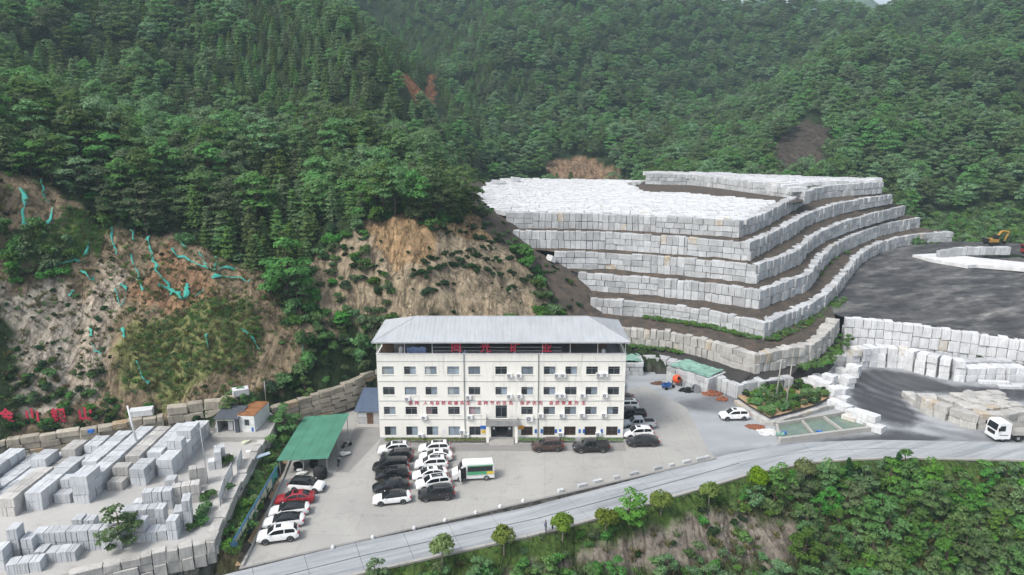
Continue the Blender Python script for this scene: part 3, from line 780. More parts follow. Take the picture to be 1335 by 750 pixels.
BX0, BX1, BY0, BY1 = -19.75, 16.6, 98.1, 108.1
PAR, FLOORZ = 13.5, 12.75
bld = thing('office_building', 'cream four storey office block with grey hipped metal roof', 'building', (0, 0, 0))
COLX = [-18.15, -14.94, -11.89, -8.61, -5.53, -1.59, 2.23, 5.52, 8.66, 11.71, 14.93]
ROWS = [(.68, 2.12), (4.02, 5.27), (7.14, 8.39), (10.33, 11.58)]
WW = 1.72
holes = []
for r, (z0, z1) in enumerate(ROWS):
    for c, x in enumerate(COLX):
        if c == 5 and r == 0: holes.append((-3.15, .1, .32, 2.62, r, c)); continue
        if c == 5 and r == 1: holes.append((x - .85, x + .85, 3.42, 5.5, r, c)); continue
        w = 1.72
        holes.append((x - w/2, x + w/2, z0, z1, r, c))
xc = sorted(set([BX0, BX1] + [h[0] for h in holes] + [h[1] for h in holes]))
zc = sorted(set([0, PAR] + [h[2] for h in holes] + [h[3] for h in holes]))
wall = MB()
for i in range(len(xc)-1):
    for j in range(len(zc)-1):
        mx, mz = (xc[i]+xc[i+1])/2, (zc[j]+zc[j+1])/2
        if any(h[0] < mx < h[1] and h[2] < mz < h[3] for h in holes): continue
        wall.add([(xc[i],BY0,zc[j]),(xc[i+1],BY0,zc[j]),(xc[i+1],BY0,zc[j+1]),(xc[i],BY0,zc[j+1])], [(0,1,2,3)])
for x0,x1,z0,z1,r,c in holes:                       # reveals
    y = BY0 + .22
    wall.add([(x0,BY0,z0),(x1,BY0,z0),(x1,BY0,z1),(x0,BY0,z1),(x0,y,z0),(x1,y,z0),(x1,y,z1),(x0,y,z1)], [(0,4,5,1),(1,5,6,2),(2,6,7,3),(3,7,4,0)])
# sides, back, parapet inner faces
wall.add([(BX0,BY0,0),(BX0,BY1,0),(BX0,BY1,PAR),(BX0,BY0,PAR)], [(0,3,2,1)])
wall.add([(BX1,BY0,0),(BX1,BY1,0),(BX1,BY1,PAR),(BX1,BY0,PAR)], [(0,1,2,3)])
wall.add([(BX0,BY1,0),(BX1,BY1,0),(BX1,BY1,PAR),(BX0,BY1,PAR)], [(0,3,2,1)])
T = .2
wall.add([(BX0,BY0,PAR),(BX1,BY0,PAR),(BX1,BY1,PAR),(BX0,BY1,PAR),(BX0+T,BY0+T,PAR),(BX1-T,BY0+T,PAR),(BX1-T,BY1-T,PAR),(BX0+T,BY1-T,PAR)],
         [(0,1,5,4),(1,2,6,5),(2,3,7,6),(3,0,4,7)])
wall.add([(BX0+T,BY0+T,PAR),(BX1-T,BY0+T,PAR),(BX1-T,BY1-T,PAR),(BX0+T,BY1-T,PAR),(BX0+T,BY0+T,FLOORZ),(BX1-T,BY0+T,FLOORZ),(BX1-T,BY1-T,FLOORZ),(BX0+T,BY1-T,FLOORZ)],
         [(0,1,5,4),(1,2,6,5),(2,3,7,6),(3,0,4,7)])
wall.obj('wall', MATS['cream_wall'], bld)
MB().add([(BX0+T,BY0+T,FLOORZ+.01),(BX1-T,BY0+T,FLOORZ+.01),(BX1-T,BY1-T,FLOORZ+.01),(BX0+T,BY1-T,FLOORZ+.01)], [(0,1,2,3)]).obj('roof_deck', MATS['slab_grey'], bld)
for z in (3.28, 6.21, 9.27, 12.37): MB().box(BX0-.03, BX1+.03, BY0-.045, BY0-.003, z-.04, z+.05).obj('string_course', MATS['grey_trim'], bld)
MB().box(BX0-.06, BX1+.06, BY0-.075, BY0-.002, 0, .42).obj('plinth', MATS['grey_trim'], bld)
MB().box(BX0-.05, BX1+.05, BY0-.06, BY0+.24, PAR+.002, PAR+.09).obj('coping', MATS['white_metal'], bld)
for x in (-7.02, 3.86): MB().tube((x, BY0-.1, .2), (x, BY0-.1, PAR), .055, n=6).obj('drain_pipe', MATS['alu_frame'], bld)
RW = random.Random(21)
WM = {'D': 'glass_dark', 'C': 'glass_curtain', 'P': 'glass_pale', 'K': 'glass_pink'}
# left / right pane of each window, bottom storey first
PN = ['DC DC DC CC DD -- DD DD DD DD DD', 'DC DD KD DD KP DD DD DC DC DC CD', 'DD CC DC PC DD DC DC DC DD DC DD', 'PC DC PC CC CC DD CC DC DC DD DD']
for x0,x1,z0,z1,r,c in holes:
    if r == 0 and c == 5: continue
    y = BY0 + .15; e = .055
    w = MB(); w.box(x0, x0+e, y-.04, y+.04, z0, z1); w.box(x1-e, x1, y-.04, y+.04, z0, z1); w.box(x0+e, x1-e, y-.04, y+.04, z0, z0+e); w.box(x0+e, x1-e, y-.04, y+.04, z1-e, z1)
    w.box((x0+x1)/2-.03, (x0+x1)/2+.03, y-.035, y+.035, z0+e, z1-e)
    zt = z1 - .32
    if r > 0: w.box(x0+e, x1-e, y-.035, y+.035, zt-.025, zt+.025)
    if r == 0 and c > 5:
        for k in range(1, 6): w.box(x0+e, x1-e, y-.06, y-.045, z0 + (z1-z0)*k/6 - .02, z0 + (z1-z0)*k/6 + .02)
    win = w.obj('window', MATS['brown_wood' if (r == 0 and c > 5) else 'alu_frame'], bld)
    pk = PN[r].split()[c]
    for k, (a, b) in enumerate(((x0+e, (x0+x1)/2-.03), ((x0+x1)/2+.03, x1-e))):
        tl = RW.uniform(-.012, .012)
        MB().add([(a,y+tl,z0+e),(b,y-tl,z0+e),(b,y-tl,z1-e),(a,y+tl,z1-e)], [(0,1,2,3)]).obj('pane', MATS[WM[pk[k]]], win)
    if r > 0: MB().box(x0-.06, x1+.06, BY0-.09, BY0+.1, z0-.07, z0-.004).obj('sill', MATS['cream_wall'], win)
# entrance: recess, doors, canopy slab with parapet, columns, steps
en = MB(); y = BY0 + 3.6
en.add([(-3.15,BY0+.22,.32),(.1,BY0+.22,.32),(.1,BY0+.22,2.62),(-3.15,BY0+.22,2.62),(-3.15,y,.32),(.1,y,.32),(.1,y,2.62),(-3.15,y,2.62)], [(0,1,5,4),(1,2,6,5),(2,3,7,6),(3,0,4,7),(4,5,6,7)])
en.obj('entrance_hall', MATS['slab_grey'], bld)
for a, b in ((-3.1, -2.35), (-.75, .05)):
    d = MB().box(a, b, BY0+.3, BY0+.36, .34, 2.5).obj('door', MATS['glass_dark'], bld)
    MB().box((a+b)/2-.14, (a+b)/2+.14, BY0+.285, BY0+.296, 1.5, 1.85).obj('notice', MATS['paper'], d)
MB().box(-3.85, .87, BY0-1.25, BY0-.05, 2.72, 2.98).obj('entrance_canopy', MATS['slab_grey'], bld)
cp = MB(); cp.box(-3.85, .87, BY0-1.25, BY0-1.11, 2.984, 3.62); cp.box(-3.85, -3.71, BY0-1.106, BY0-.06, 2.984, 3.62); cp.box(.73, .87, BY0-1.106, BY0-.06, 2.984, 3.62)
cp.obj('canopy_parapet', MATS['slab_grey'], bld)
MB().path([(-3.78, BY0-.1, 3.6), (-3.78, BY0-.1, 4.2), (-3.78, BY0-1.2, 4.2), (.8, BY0-1.2, 4.2), (.8, BY0-.1, 4.2)], .025, 5).obj('canopy_rail', MATS['galv'], bld)
for x in (-3.62, .63):
    MB().box(x-.2, x+.2, BY0-1.15, BY0-.8, 0, 2.715).obj('column', MATS['cream_wall'], bld)
for k in range(3): MB().box(-3.3, .3, BY0-.9-.35*(2-k)-.35, BY0+.1, .105*k+.002, .105*(k+1)).obj('step', MATS['kerb_concrete'], bld)
for ch, x, mt in (('blue_board', -4.3, 0), ('orange_board', 1.35, 1)):
    MB().box(x-.42, x+.42, BY0-.11, BY0-.08, 1.75, 2.3).obj('notice_board', MATS[ch], bld)
MB().box(-4.6, -3.9, BY0-.11, BY0-.08, 1.1, 1.55).obj('notice_board', MATS['yellow_board'], bld)
for x, cc in ((-10.2, 'paper'), (4.75-.3, 'blue_board'), (5.0+1.55, 'blue_board'), (7.2, 'blue_board'), (10.1, 'blue_board'), (10.75, 'blue_board'), (13.4, 'blue_board'), (15.98, 'blue_board'), (3.2+.35, 'blue_board')):
    MB().box(x-.17, x+.17, BY0-.03, BY0-.012, 1.05, 1.7).obj('wall_poster', MATS[cc], bld)
# hipped metal roof with ribs
EX0, EX1, EY0, EY1, EZ, RZ = -20.15, 16.9, 97.1, 108.6, 15.62, 17.85
hip = 5.6; YM = (EY0 + EY1) / 2
def rib_slope(name, a, b, c, d, n):      # eave a->b, ridge d->c
    mb = MB()
    a, b, c, d = [Vector(q) for q in (a, b, c, d)]
    mb.add([a, b, c, d], [(0, 1, 2, 3)])
    e = (b - a); L = e.length; e.normalize(); up = e.cross(d - a).normalized()
    for i in range(n):
        t = (i + .5) / n; p = a.lerp(b, t)
        # climb until the hip line is met
        mid = ((c + d) / 2 - (a + b) / 2); slope = ((d - a) - e * (d - a).dot(e))
        s = 1.0
        ta, tb = (d - a).dot(e) / L, 1 - (b - c).dot(e) / L
        if t < ta and ta > 0: s = t / ta
        elif t > tb and tb < 1: s = (1 - t) / (1 - tb)
        q = p + slope * s
        w = e * .045; u = up * .03
        mb.add([p - w, p + w, q + w, q - w, p + u, q + u], [(0, 4, 5, 3), (1, 2, 5, 4), (0, 1, 4), (3, 5, 2)])
    return mb.obj(name, MATS['roof_metal'], bld)
r0, r1 = (EX0 + hip, YM, RZ), (EX1 - hip, YM, RZ)
c0, c1, c2, c3 = (EX0, EY0, EZ), (EX1, EY0, EZ), (EX1, EY1, EZ), (EX0, EY1, EZ)
rib_slope('roof_slope', c0, c1, r1, r0, 62); rib_slope('roof_slope', c2, c3, r0, r1, 62)
rib_slope('roof_slope', c1, c2, r1, r1, 18); rib_slope('roof_slope', c3, c0, r0, r0, 18)
MB().add([(EX0, EY0, EZ-.05), (EX1, EY0, EZ-.05), (EX1, EY1, EZ-.05), (EX0, EY1, EZ-.05)], [(0, 3, 2, 1)]).obj('roof_soffit', MATS['galv'], bld)
fz = MB(); fz.box(EX0-.02, EX1+.02, EY0-.06, EY0-.004, EZ-.16, EZ+.03); fz.box(EX0-.06, EX0-.004, EY0, EY1, EZ-.16, EZ+.03); fz.box(EX1+.004, EX1+.06, EY0, EY1, EZ-.16, EZ+.03)
fz.obj('fascia', MATS['roof_metal'], bld)
rc = MB(); rc.tube(r0, r1, .09, n=6)
for a, b in ((c0, r0), (c1, r1), (c2, r1), (c3, r0)): rc.tube(a, b, .07, n=6)
rc.obj('ridge_cap', MATS['roof_metal'], bld)
for x in [BX0 + .12 + i * (BX1 - BX0 - .24) / 9 for i in range(10)]:
    for y in (BY0 + .1, BY1 - .1): MB().tube((x, y, PAR), (x, y, EZ-.06), .05, n=6).obj('roof_post', MATS['white_metal'], bld)
rl = MB()
for z in (PAR+.45, PAR+1.0): rl.tube((-11.6, BY0+.1, z), (7.2, BY0+.1, z), .022, n=5)
rl.obj('roof_rail', MATS['white_metal'], bld)
for x0, x1 in ((-19.6, 16.4),): MB().box(x0, x1, BY1-.35, BY1-.3, PAR, EZ-.1).obj('rear_screen', MATS['galv'], bld)
for k, x in enumerate((BX0+.35, BX1-.35)):
    s = -1 if k else 1
    MB().tube((x-s*.25, BY0+.12, PAR+.5), (x + s*.7, BY0+.12, EZ-.1), .03, n=5).obj('brace', MATS['white_metal'], bld)
# things on the roof deck
tp = MB(); NX, NZ = 16, 5
for i in range(NX+1):
    for j in range(NZ+1):
        x = -15.4 + 2.8*i/NX; z = 13.2 + 1.2*j/NZ
        tp.v.append((x, BY0 + .45 + .5*(1-j/NZ) + .08*math.sin(i*1.7+j), z - .08*math.sin(i*.8)*j/NZ))
for i in range(NX):
    for j in range(NZ):
        a = i*(NZ+1)+j; tp.f.append((a, a+NZ+1, a+NZ+2, a+1))
tag(tp.obj('tarpaulin', MATS['blue_tarp'], None, True), 'blue and white sheet hung over the roof terrace rail', 'tarpaulin')
for i, (x, w, h, y, mt, nm, lab) in enumerate([(-18.4, 1.6, 1.5, 100.5, 'brown_wood', 'cupboard', 'brown cupboard at the left end of the roof terrace'),
      (-16.4, .8, 1.3, 100, 'white_metal', 'water_heater', 'pale boiler beside the blue sheet on the roof terrace'),
      (-7.6+.7, .5, 1.0, 98.7, 'blue_tarp', 'water_barrel', 'pale blue barrel beside the first red roof character'),
      (9.6, 1.5, 1.9, 104, 'brown_wood', 'cabinet', 'dark red cabinet on the roof terrace near the right end'),
      (13.6, 1.4, 2.0, 103, 'brown_wood', 'cabinet', 'dark red cabinet at the far right of the roof terrace'),
      (13.5, .6, 1.0, 99.6, 'white_metal', 'gas_bottle', 'pale cylinder in front of the far right cabinet')]):
    t = thing(nm, lab, nm.replace('_', ' '), (x, y, FLOORZ + .02))
    if nm in ('cupboard', 'cabinet'):
        MB().box(-w/2, w/2, -.3, .3, .08, h).obj('body', MATS[mt], t)
        for s in (-1, 1): MB().box(s*w/4 - w/4 + .03, s*w/4 + w/4 - .03, -.33, -.305, .15, h-.08).obj('door', MATS[mt], t)
        MB().box(-w/2-.04, w/2+.04, -.36, .34, h+.002, h+.06).obj('top', MATS[mt], t)
    else:
        MB().lathe([(0, 0), (w/2, 0), (w/2*1.05, h*.3), (w/2, h*.85), (w/5, h*.95), (w/6, h), (0, h)], 12).obj('body', MATS[mt], t, True)
        MB().tube((0, 0, h), (0, 0, h+.12), w/7, n=8).obj('cap', MATS['galv'], t)
# red signs
t = thing('roof_sign', 'four large red characters standing along the roof terrace rail', 'sign', (0, 0, 0))
for ch, x in zip('同光矿业', (-8.1, -3.85, .45, 5.05)):
    o = link('character', text_mesh(ch, 1.6, .05, 'red_paint', .02), t); o.location = (x, BY0 - .02, 14.42); o.rotation_euler = (R(90), 0, 0)
t = thing('slogan', 'red slogan of small characters across the cream front above the second storey', 'sign')
SL = [('坚持', (535.3, 543.4)), ('人与自然和谐共生', (554.5, 562.9, 570.3, 578.1, 586.5, 594.3, 602.4, 610.5)), ('坚持节约优先', (625, 633.3, 641.6, 649.7, 657.6, 665.9)),
      ('保护优先', (680.7, 688.7, 696.6, 704.6)), ('自然恢复为主', (718.5, 726.6, 734.6, 743, 751.4, 760.8))]
for s, xs in SL:
    for ch, px in zip(s, xs):
        o = link('character', text_mesh(ch, .66, .02, 'red_paint'), t); o.location = (gy(px, 525.5, BY0)[0], BY0 - .035, 5.86); o.rotation_euler = (R(90), 0, 0)
# air conditioners
def make_ac(big=1.0):
    t = thing('air_conditioner', '', 'air conditioner')
    MB().box(-.42*big, .42*big, -.36, -.02, 0, .58*big).obj('casing', MATS['white_metal'], t)
    g = MB().tube((-.1*big, -.362, .29*big), (-.1*big, -.385, .29*big), .235*big, n=14).obj('fan_grille', MATS['alu_frame'], t)
    MB().tube((-.1*big, -.386, .29*big), (-.1*big, -.395, .29*big), .07*big, n=8).obj('fan_hub', MATS['white_metal'], g)
    bk = MB()
    for s in (-.3, .3): bk.box(s*big-.02, s*big+.02, -.36, 0, -.05, -.004); bk.tube((s*big, 0, -.35), (s*big, -.34, -.05), .015, n=4)
    bk.obj('bracket', MATS['galv'], t)
    return t
ac0 = None
ORD = ['first','second','third','fourth','fifth','sixth','seventh','eighth','ninth','tenth','eleventh']
ST = ['ground', 'second', 'third', 'top']
ACL = [(648,300,3),(690,300,3),(855,300,3),(882,300,3),(1037,298,3),(1065,298,3),(203,402,2),(470,395,2),(648,390,2),(692,390,2),(858,388,2),(880,388,2),(967,387,2),(1064,387,2),
       (276,484,1),(475,482,1),(735,488,1),(785,474,1),(876,474,1),(965,472,1),(1060,472,1),(443,546,0),(460,562,0),(262,563,0),(873,556,0),(1035,556,0)]
seen = {}
for i, (zx, zy, r) in enumerate(ACL):
    px, py = 470 + zx*.2996, 400 + zy*.2996
    X, _, Z = gy(px, py, BY0 - .3); big = 1.35 if (zx == 735) else 1.0
    if ac0 is None: o = ac0 = make_ac()
    elif big > 1: o = make_ac(big)
    else: o = copy_tree(ac0)
    o.location = (X, BY0 - .02, Z - .29*big)
    k = min(range(11), key=lambda q: abs(COLX[q] - X)); side = 'left of' if X < COLX[k] else 'right of'
    lab = ('large ' if big > 1 else '') + 'white air conditioner on the %s storey, just %s the %s window from left' % (ST[r], side, ORD[k])
    if lab in seen: lab += ', lower one'
    seen[lab] = 1; tag(o, lab, 'air conditioner', 'air conditioners on the cream front')
# ------------------------------------------------------------------ vehicles
def paint(key, c, rough=.3, metal=0.0):
    m = NT(key); p = m.coord(); a = m.noise(p, 1.2, 4, .6); z = m.n('ShaderNodeSeparateXYZ'); m.l(p, z.inputs[0])
    k = m.mix(1.0, c, m.ramp(a, [(.3, .94), (.7, 1.04)]), 'MULTIPLY')
    dust = m.ramp(m.noise(p, 3, 5, .7), [(.5, 0), (.8, .25)])
    m.col(m.mix(dust, k, tuple(c[i]*.75+(.06,.057,.05,0)[i] for i in range(4)))).rough(rough)
    m.b.inputs['Metallic'].default_value = metal; m.b.inputs['Coat Weight'].default_value = .6; m.b.inputs['Coat Roughness'].default_value = .08
    m.b.inputs['Specular IOR Level'].default_value = .5
    return m.done(key)
for k, c in {'white': (.78, .79, .79, 1), 'black': (.012, .012, .014, 1), 'red': (.30, .012, .02, 1), 'brown': (.055, .030, .026, 1), 'silver': (.45, .48, .50, 1), 'darkred': (.06, .012, .014, 1), 'green': (.05, .30, .14, 1)}.items():
    paint('paint_' + k, c, .3, .4 if k == 'silver' else 0)
glass('car_glass', (.014, .017, .02, 1), .05, .3)
plain('head_lamp', (.75, .78, .8, 1), .15, .05, 5); plain('tail_lamp', (.38, .015, .02, 1), .25, .1, 5)
plain('alloy', (.38, .39, .40, 1), .35, .1, 5, .7); plain('black_trim', (.018, .018, .019, 1), .6, .15, 5); plain('plate_blue', (.03, .09, .35, 1), .5, .05, 5)

def interp(tab, x):
    if x <= tab[0][0]: return tab[0][1]
    for (a, b), (c, d) in zip(tab[:-1], tab[1:]):
        if x <= c:
            t = (x - a) / (c - a); t = t * t * (3 - 2 * t) if False else t
            return b + (d - b) * t
    return tab[-1][1]
SPEC = {   # L, W, ground clearance, belt profile, roof line (x, z), greenhouse ends, wheelbase, wheel radius
 'sedan': dict(L=4.75, W=1.82, zb=.22, top=[(-2.37,.80),(-2.28,.98),(-1.75,1.04),(-1.2,1.02),(.95,.94),(1.75,.86),(2.2,.72),(2.37,.52)],
               gh=(-1.95, -1.0, .25, 1.25), H=1.47, wb=2.75, wr=.34),
 'suv': dict(L=4.62, W=1.86, zb=.28, top=[(-2.31,.85),(-2.25,1.08),(-1.5,1.10),(1.0,1.06),(1.75,1.00),(2.15,.88),(2.31,.62)],
               gh=(-2.22, -1.72, .35, 1.22), H=1.70, wb=2.68, wr=.37),
 'mpv': dict(L=4.95, W=1.88, zb=.25, top=[(-2.47,.85),(-2.42,1.06),(1.2,1.02),(1.9,.95),(2.3,.8),(2.47,.58)],
               gh=(-2.40, -2.05, .55, 1.65), H=1.72, wb=2.9, wr=.36),
 'pickup': dict(L=5.3, W=1.88, zb=.34, top=[(-2.65,.95),(-2.6,1.10),(-.75,1.12),(1.0,1.12),(1.95,1.06),(2.5,.92),(2.65,.65)],
               gh=(-.85, -.65, .65, 1.35), H=1.80, wb=3.15, wr=.40)}
CAR_CACHE = {}
def car_proto(kind, col, roof='body', rails=False):
    S = SPEC[kind]; L, W = S['L'], S['W']; hw = W / 2; zb = S['zb']; t = thing('car', '', 'car')
    pm = MATS['paint_' + col]
    # lower body loft
    N = 22; xs = [-L/2 + L * i / N for i in range(N + 1)]; sec = []
    for x in xs:
        e = abs(x) / (L / 2); nose = 1 - .13 * max(0, (e - .78) / .22) ** 2
        w = hw * nose; zt = interp(S['top'], x); b = zb + .14 * max(0, (e - .85) / .15)
        sec.append([(w*.84, b), (w*.965, b + .10), (w, b + (zt-b)*.42), (w*.99, b + (zt-b)*.72), (w*.93, zt - .025), (w*.80, zt + .012), (0, zt + .035)])
    vs = []; fs = []; m = 13
    for x, s in zip(xs, sec):
        full = [(-y, z) for y, z in s] + [(y, z) for y, z in s[::-1][1:]]
        vs += [(x, y, z) for y, z in full]
    for i in range(N):
        for j in range(m - 1): fs.append((i*m+j, (i+1)*m+j, (i+1)*m+j+1, i*m+j+1))
        fs.append((i*m+m-1, (i+1)*m+m-1, (i+1)*m, i*m))
    fs.append(tuple(range(m))); fs.append(tuple(N*m + j for j in range(m-1, -1, -1)))
    body = MB().add(vs, fs)
    me = body.mesh('body', pm, True); me.set_sharp_from_angle(angle=R(38)); b_o = link('body', me, t)
    # cabin
    g0, g1, g2, g3_ = S['gh']; H = S['H']; be = lambda x: interp(S['top'], x) - .005
    st = [(g0, 0), (g0 + (g1-g0)*.5, .56), (g1, .93), (g1 + (g2-g1)*.35, 1.0), (g1 + (g2-g1)*.7, .995), (g2, .93), (g2 + (g3_-g2)*.5, .50), (g3_, 0)]
    wb_, wt = hw * .90, hw * (.70 if kind == 'sedan' else .74)
    def side(x, k):                      # half width at height fraction k above the belt
        return wb_ + (wt - wb_) * k
    vs = []; fs = []; mm = 7
    for x, f in st:
        z0 = be(x); zr = z0 + (H - z0) * f
        ww = side(x, f)
        full = [(-wb_, z0 - .02), (-ww, zr - .045*min(1, f*3)), (-ww*.86, zr), (0, zr + .025*f), (ww*.86, zr), (ww, zr - .045*min(1, f*3)), (wb_, z0 - .02)]
        vs += [(x, y, z) for y, z in full]
    for i in range(len(st)-1):
        for j in range(mm-1): fs.append((i*mm+j, (i+1)*mm+j, (i+1)*mm+j+1, i*mm+j+1))
    cm = MATS['paint_black'] if roof == 'black' else pm
    me = MB().add(vs, fs).mesh('cabin', cm, True); me.set_sharp_from_angle(angle=R(40)); link('cabin', me, t)
    # side windows on the slanted cabin sides
    def roofz(x): return be(x) + (H - be(x)) * interp(st, x)
    def sidept(x, k, s):                 # k: fraction of local cabin height
        z0 = be(x); f = interp(st, x) * k; z = z0 + (H - z0) * f - .05 * k
        return (x, s * (side(x, f) + .012), z)
    bp = (g1 + g2) / 2 - .05
    for s in (-1, 1):
        for a, b in ((bp + .05, g3_ - .28), (g0 + .34 if kind != 'pickup' else g1 + .08, bp - .05)):
            n = 6; mb = MB(); lo = []; hi = []
            for i in range(n + 1):
                x = a + (b - a) * i / n
                lo.append(sidept(x, .10, s)); hi.append(sidept(x, .86, s))
            v = lo + hi; f = [(i, i+1, n+2+i, n+1+i) for i in range(n)]
            mb.add(v, f if s < 0 else [tuple(reversed(q)) for q in f]).obj('side_window', MATS['car_glass'], t)
    def screen(xa, fa, xb, fb, name):
        mb = MB(); rows = []
        for q in range(5):
            k = q / 4; x = xa + (xb - xa) * k; z = be(x) + (H - be(x)) * interp(st, x) + .03
            w = side(x, interp(st, x)) * .84
            rows.append([(x, -w, z - .02), (x, 0, z + .015), (x, w, z - .02)])
        vs = [p for r in rows for p in r]; fs = []
        for q in range(4):
            for j in range(2): fs.append((q*3+j, q*3+j+1, q*3+4+j, q*3+3+j))
        mb.add(vs, fs).obj(name, MATS['car_glass'], t)
    screen(g2 + .05, 0, g3_ - .06, 0, 'windscreen')
    screen(g1 - .05, 0, g0 + (.16 if kind == 'sedan' else .1), 0, 'rear_window')
    if roof == 'sun': 
        MB().add([(g1+.45, -.42, H+.022), (g2-.15, -.42, H+.022), (g2-.15, .42, H+.022), (g1+.45, .42, H+.022)], [(0,1,2,3)]).obj('sunroof', MATS['car_glass'], t)
    if roof == 'smallsun':
        MB().add([(g2-.75, -.36, H+.022), (g2-.15, -.36, H+.022), (g2-.15, .36, H+.022), (g2-.75, .36, H+.022)], [(0,1,2,3)]).obj('sunroof', MATS['car_glass'], t)
    if rails:
        for s in (-1, 1): MB().tube((g1+.15, s*wt*.84, H+.03), (g2-.1, s*wt*.84, H+.03), .022, n=5).obj('roof_rail', MATS['alloy'], t)
    # dark sills, wheel arches, bumper openings
    tr = MB()
    for s in (-1, 1):
        y0, y1 = (hw*.93, hw*.985) if s > 0 else (-hw*.985, -hw*.93)
        tr.box(-S['wb']/2+.3, S['wb']/2-.3, y0, y1, zb-.02, zb+.10)
    tr.box(L/2-.06, L/2+.012, -hw*.62, hw*.62, zb+.08, zb+.34); tr.box(-L/2-.012, -L/2+.05, -hw*.7, hw*.7, zb+.06, zb+.24)
    tr.obj('trim', MATS['black_trim'], t)
    for sx in (-1, 1):
        for s in (-1, 1):
            cx = sx * S['wb'] / 2; r = S['wr'] + .065; y0 = s * (hw*.80); y1 = s * (hw + .004)
            n = 14; mb = MB(); pts = [(cx + r*math.cos(math.pi*i/n), S['wr'] + r*math.sin(math.pi*i/n)) for i in range(n+1)] + [(cx - r, zb-.03), (cx + r, zb-.03)]
            k = len(pts)
            mb.add([(x, y0, z) for x, z in pts] + [(x, y1, z) for x, z in pts], [tuple(range(k)), tuple(range(2*k-1, k-1, -1))] + [(i, (i+1)%k, k+(i+1)%k, k+i) for i in range(k)])
            mb.obj('wheel_arch', MATS['black_trim'], t)
    wk = ('wheel', S['wr'])
    if wk not in CAR_CACHE:
        r = S['wr']
        ty = MB().lathe([(r*.66, -.10), (r*.93, -.105), (r, -.07), (r, .07), (r*.93, .105), (r*.66, .10)], 18).mesh('wheel', MATS['rubber'], True)
        rim = MB(); rim.lathe([(0, .085), (r*.16, .09), (r*.2, .07)], 10); rim.lathe([(r*.58, .09), (r*.67, .1), (r*.67, -.1)], 18)
        for i in range(5):
            a = 2*math.pi*i/5; d = Vector((math.cos(a), math.sin(a), 0)); q = Vector((-d.y, d.x, 0))*.045
            p0, p1 = d*r*.12, d*r*.62
            rim.add([p0-q+Vector((0,0,.085)), p1-q*.7+Vector((0,0,.09)), p1+q*.7+Vector((0,0,.09)), p0+q+Vector((0,0,.085))], [(0,1,2,3)])
        rim.tube((0,0,.03), (0,0,.04), r*.6, n=16)
        CAR_CACHE[wk] = (ty, rim.mesh('rim', MATS['alloy']))
    ty, rim = CAR_CACHE[wk]
    for sx in (-1, 1):
        for s in (-1, 1):
            w = link('wheel', ty, t, (sx*S['wb']/2, s*(hw-.085), S['wr'])); w.rotation_euler = (R(-90)*s, 0, 0)
            link('rim', rim, w)
    zt = interp(S['top'], L/2-.12)
    for s in (-1, 1):
        MB().add([(L/2-.03, s*hw*.50, zt-.16), (L/2-.19, s*hw*.86, zt-.13), (L/2-.48, s*hw*.945, zt+.01), (L/2-.42, s*hw*.86, zt+.06), (L/2-.10, s*hw*.52, zt-.01)], [(0,1,2,3,4) if s > 0 else (4,3,2,1,0)]).obj('headlight', MATS['head_lamp'], t)
        zr = interp(S['top'], -L/2+.06)
        MB().obox((-L/2+.10, s*hw*.74, zr-.10), (.26, hw*.34, .17), -s*.25).obj('taillight', MATS['tail_lamp'], t)
        MB().obox((g3_-.42, s*(hw+.07), be(g3_)+.10), (.10, .2, .14)).obj('mirror', pm, t)
        for a in (bp + .35, bp - .65): MB().obox((a, s*(hw*.985), be(bp)-.16), (.18, .035, .03)).obj('door_handle', MATS['alloy'], t)
    MB().obox((L/2+.006, 0, zb+.30), (.02, .44, .13)).obj('number_plate', MATS['plate_blue'], t)
    MB().obox((-L/2-.006, 0, zb+.45), (.02, .44, .13)).obj('number_plate', MATS['plate_blue'], t)
    if kind == 'pickup':
        MB().box(-2.5, -.98, -hw*.78, hw*.78, 1.125, 1.16).obj('load_bed', MATS['black_trim'], t)
        bd = MB(); bd.box(-2.58, -.92, -hw*.92, -hw*.78, 1.10, 1.24); bd.box(-2.58, -.92, hw*.78, hw*.92, 1.10, 1.24); bd.box(-2.62, -2.50, -hw*.778, hw*.778, 1.10, 1.235)
        bd.obj('bed_rail', pm, t)
        MB().path([(-.95, -hw*.8, 1.2), (-.95, -hw*.7, 1.72), (-.95, hw*.7, 1.72), (-.95, hw*.8, 1.2)], .035, 6).obj('roll_bar', MATS['black_trim'], t)
    return t
PROTO = {}
def car(kind, col, fp, rp, label, roof='body', rails=False, group=None, cat='car', rear_only=False):
    f = Vector(gp(*fp)); r = Vector(gp(*rp)); d = (f - r).normalized(); S = SPEC[kind]
    per = Vector((-d.y, d.x))
    if per.y < 0: per = -per
    mid = (f + r) / 2 + per * (S['W'] / 2 - .08)
    key = (kind, col, roof, rails)
    if key not in PROTO: o = PROTO[key] = car_proto(*key)
    else: o = copy_tree(PROTO[key])
    o.name = 'pickup_truck' if kind == 'pickup' else 'car'
    o.location = (mid.x, mid.y, .03); o.rotation_euler = (0, 0, math.atan2(d.y, d.x))
    tag(o, label, cat, group or 'cars parked on the lot')
g1_ = 'five cars parked left of the lot'
car('suv', 'white', (410.4, 644), (384.6, 642.5), 'white car with black roof facing right, nearest the green shelter', 'black', group=g1_)
car('sedan', 'red', (368, 661), (399, 658.5), 'dark red sedan between two white cars', 'sun', group=g1_)
car('sedan', 'white', (359, 677), (394, 673.5), 'white sedan with black roof next to the red sedan', 'black', group=g1_)
car('sedan', 'white', (351.5, 692), (387, 688.5), 'white black roofed sedan, second from the road in its row', 'black', group=g1_)
car('suv', 'white', (347.4, 711), (377.6, 707), 'white suv with small sunroof, nearest the road at lower left', 'smallsun', group=g1_)
g2_ = 'double row of cars in front of the building'
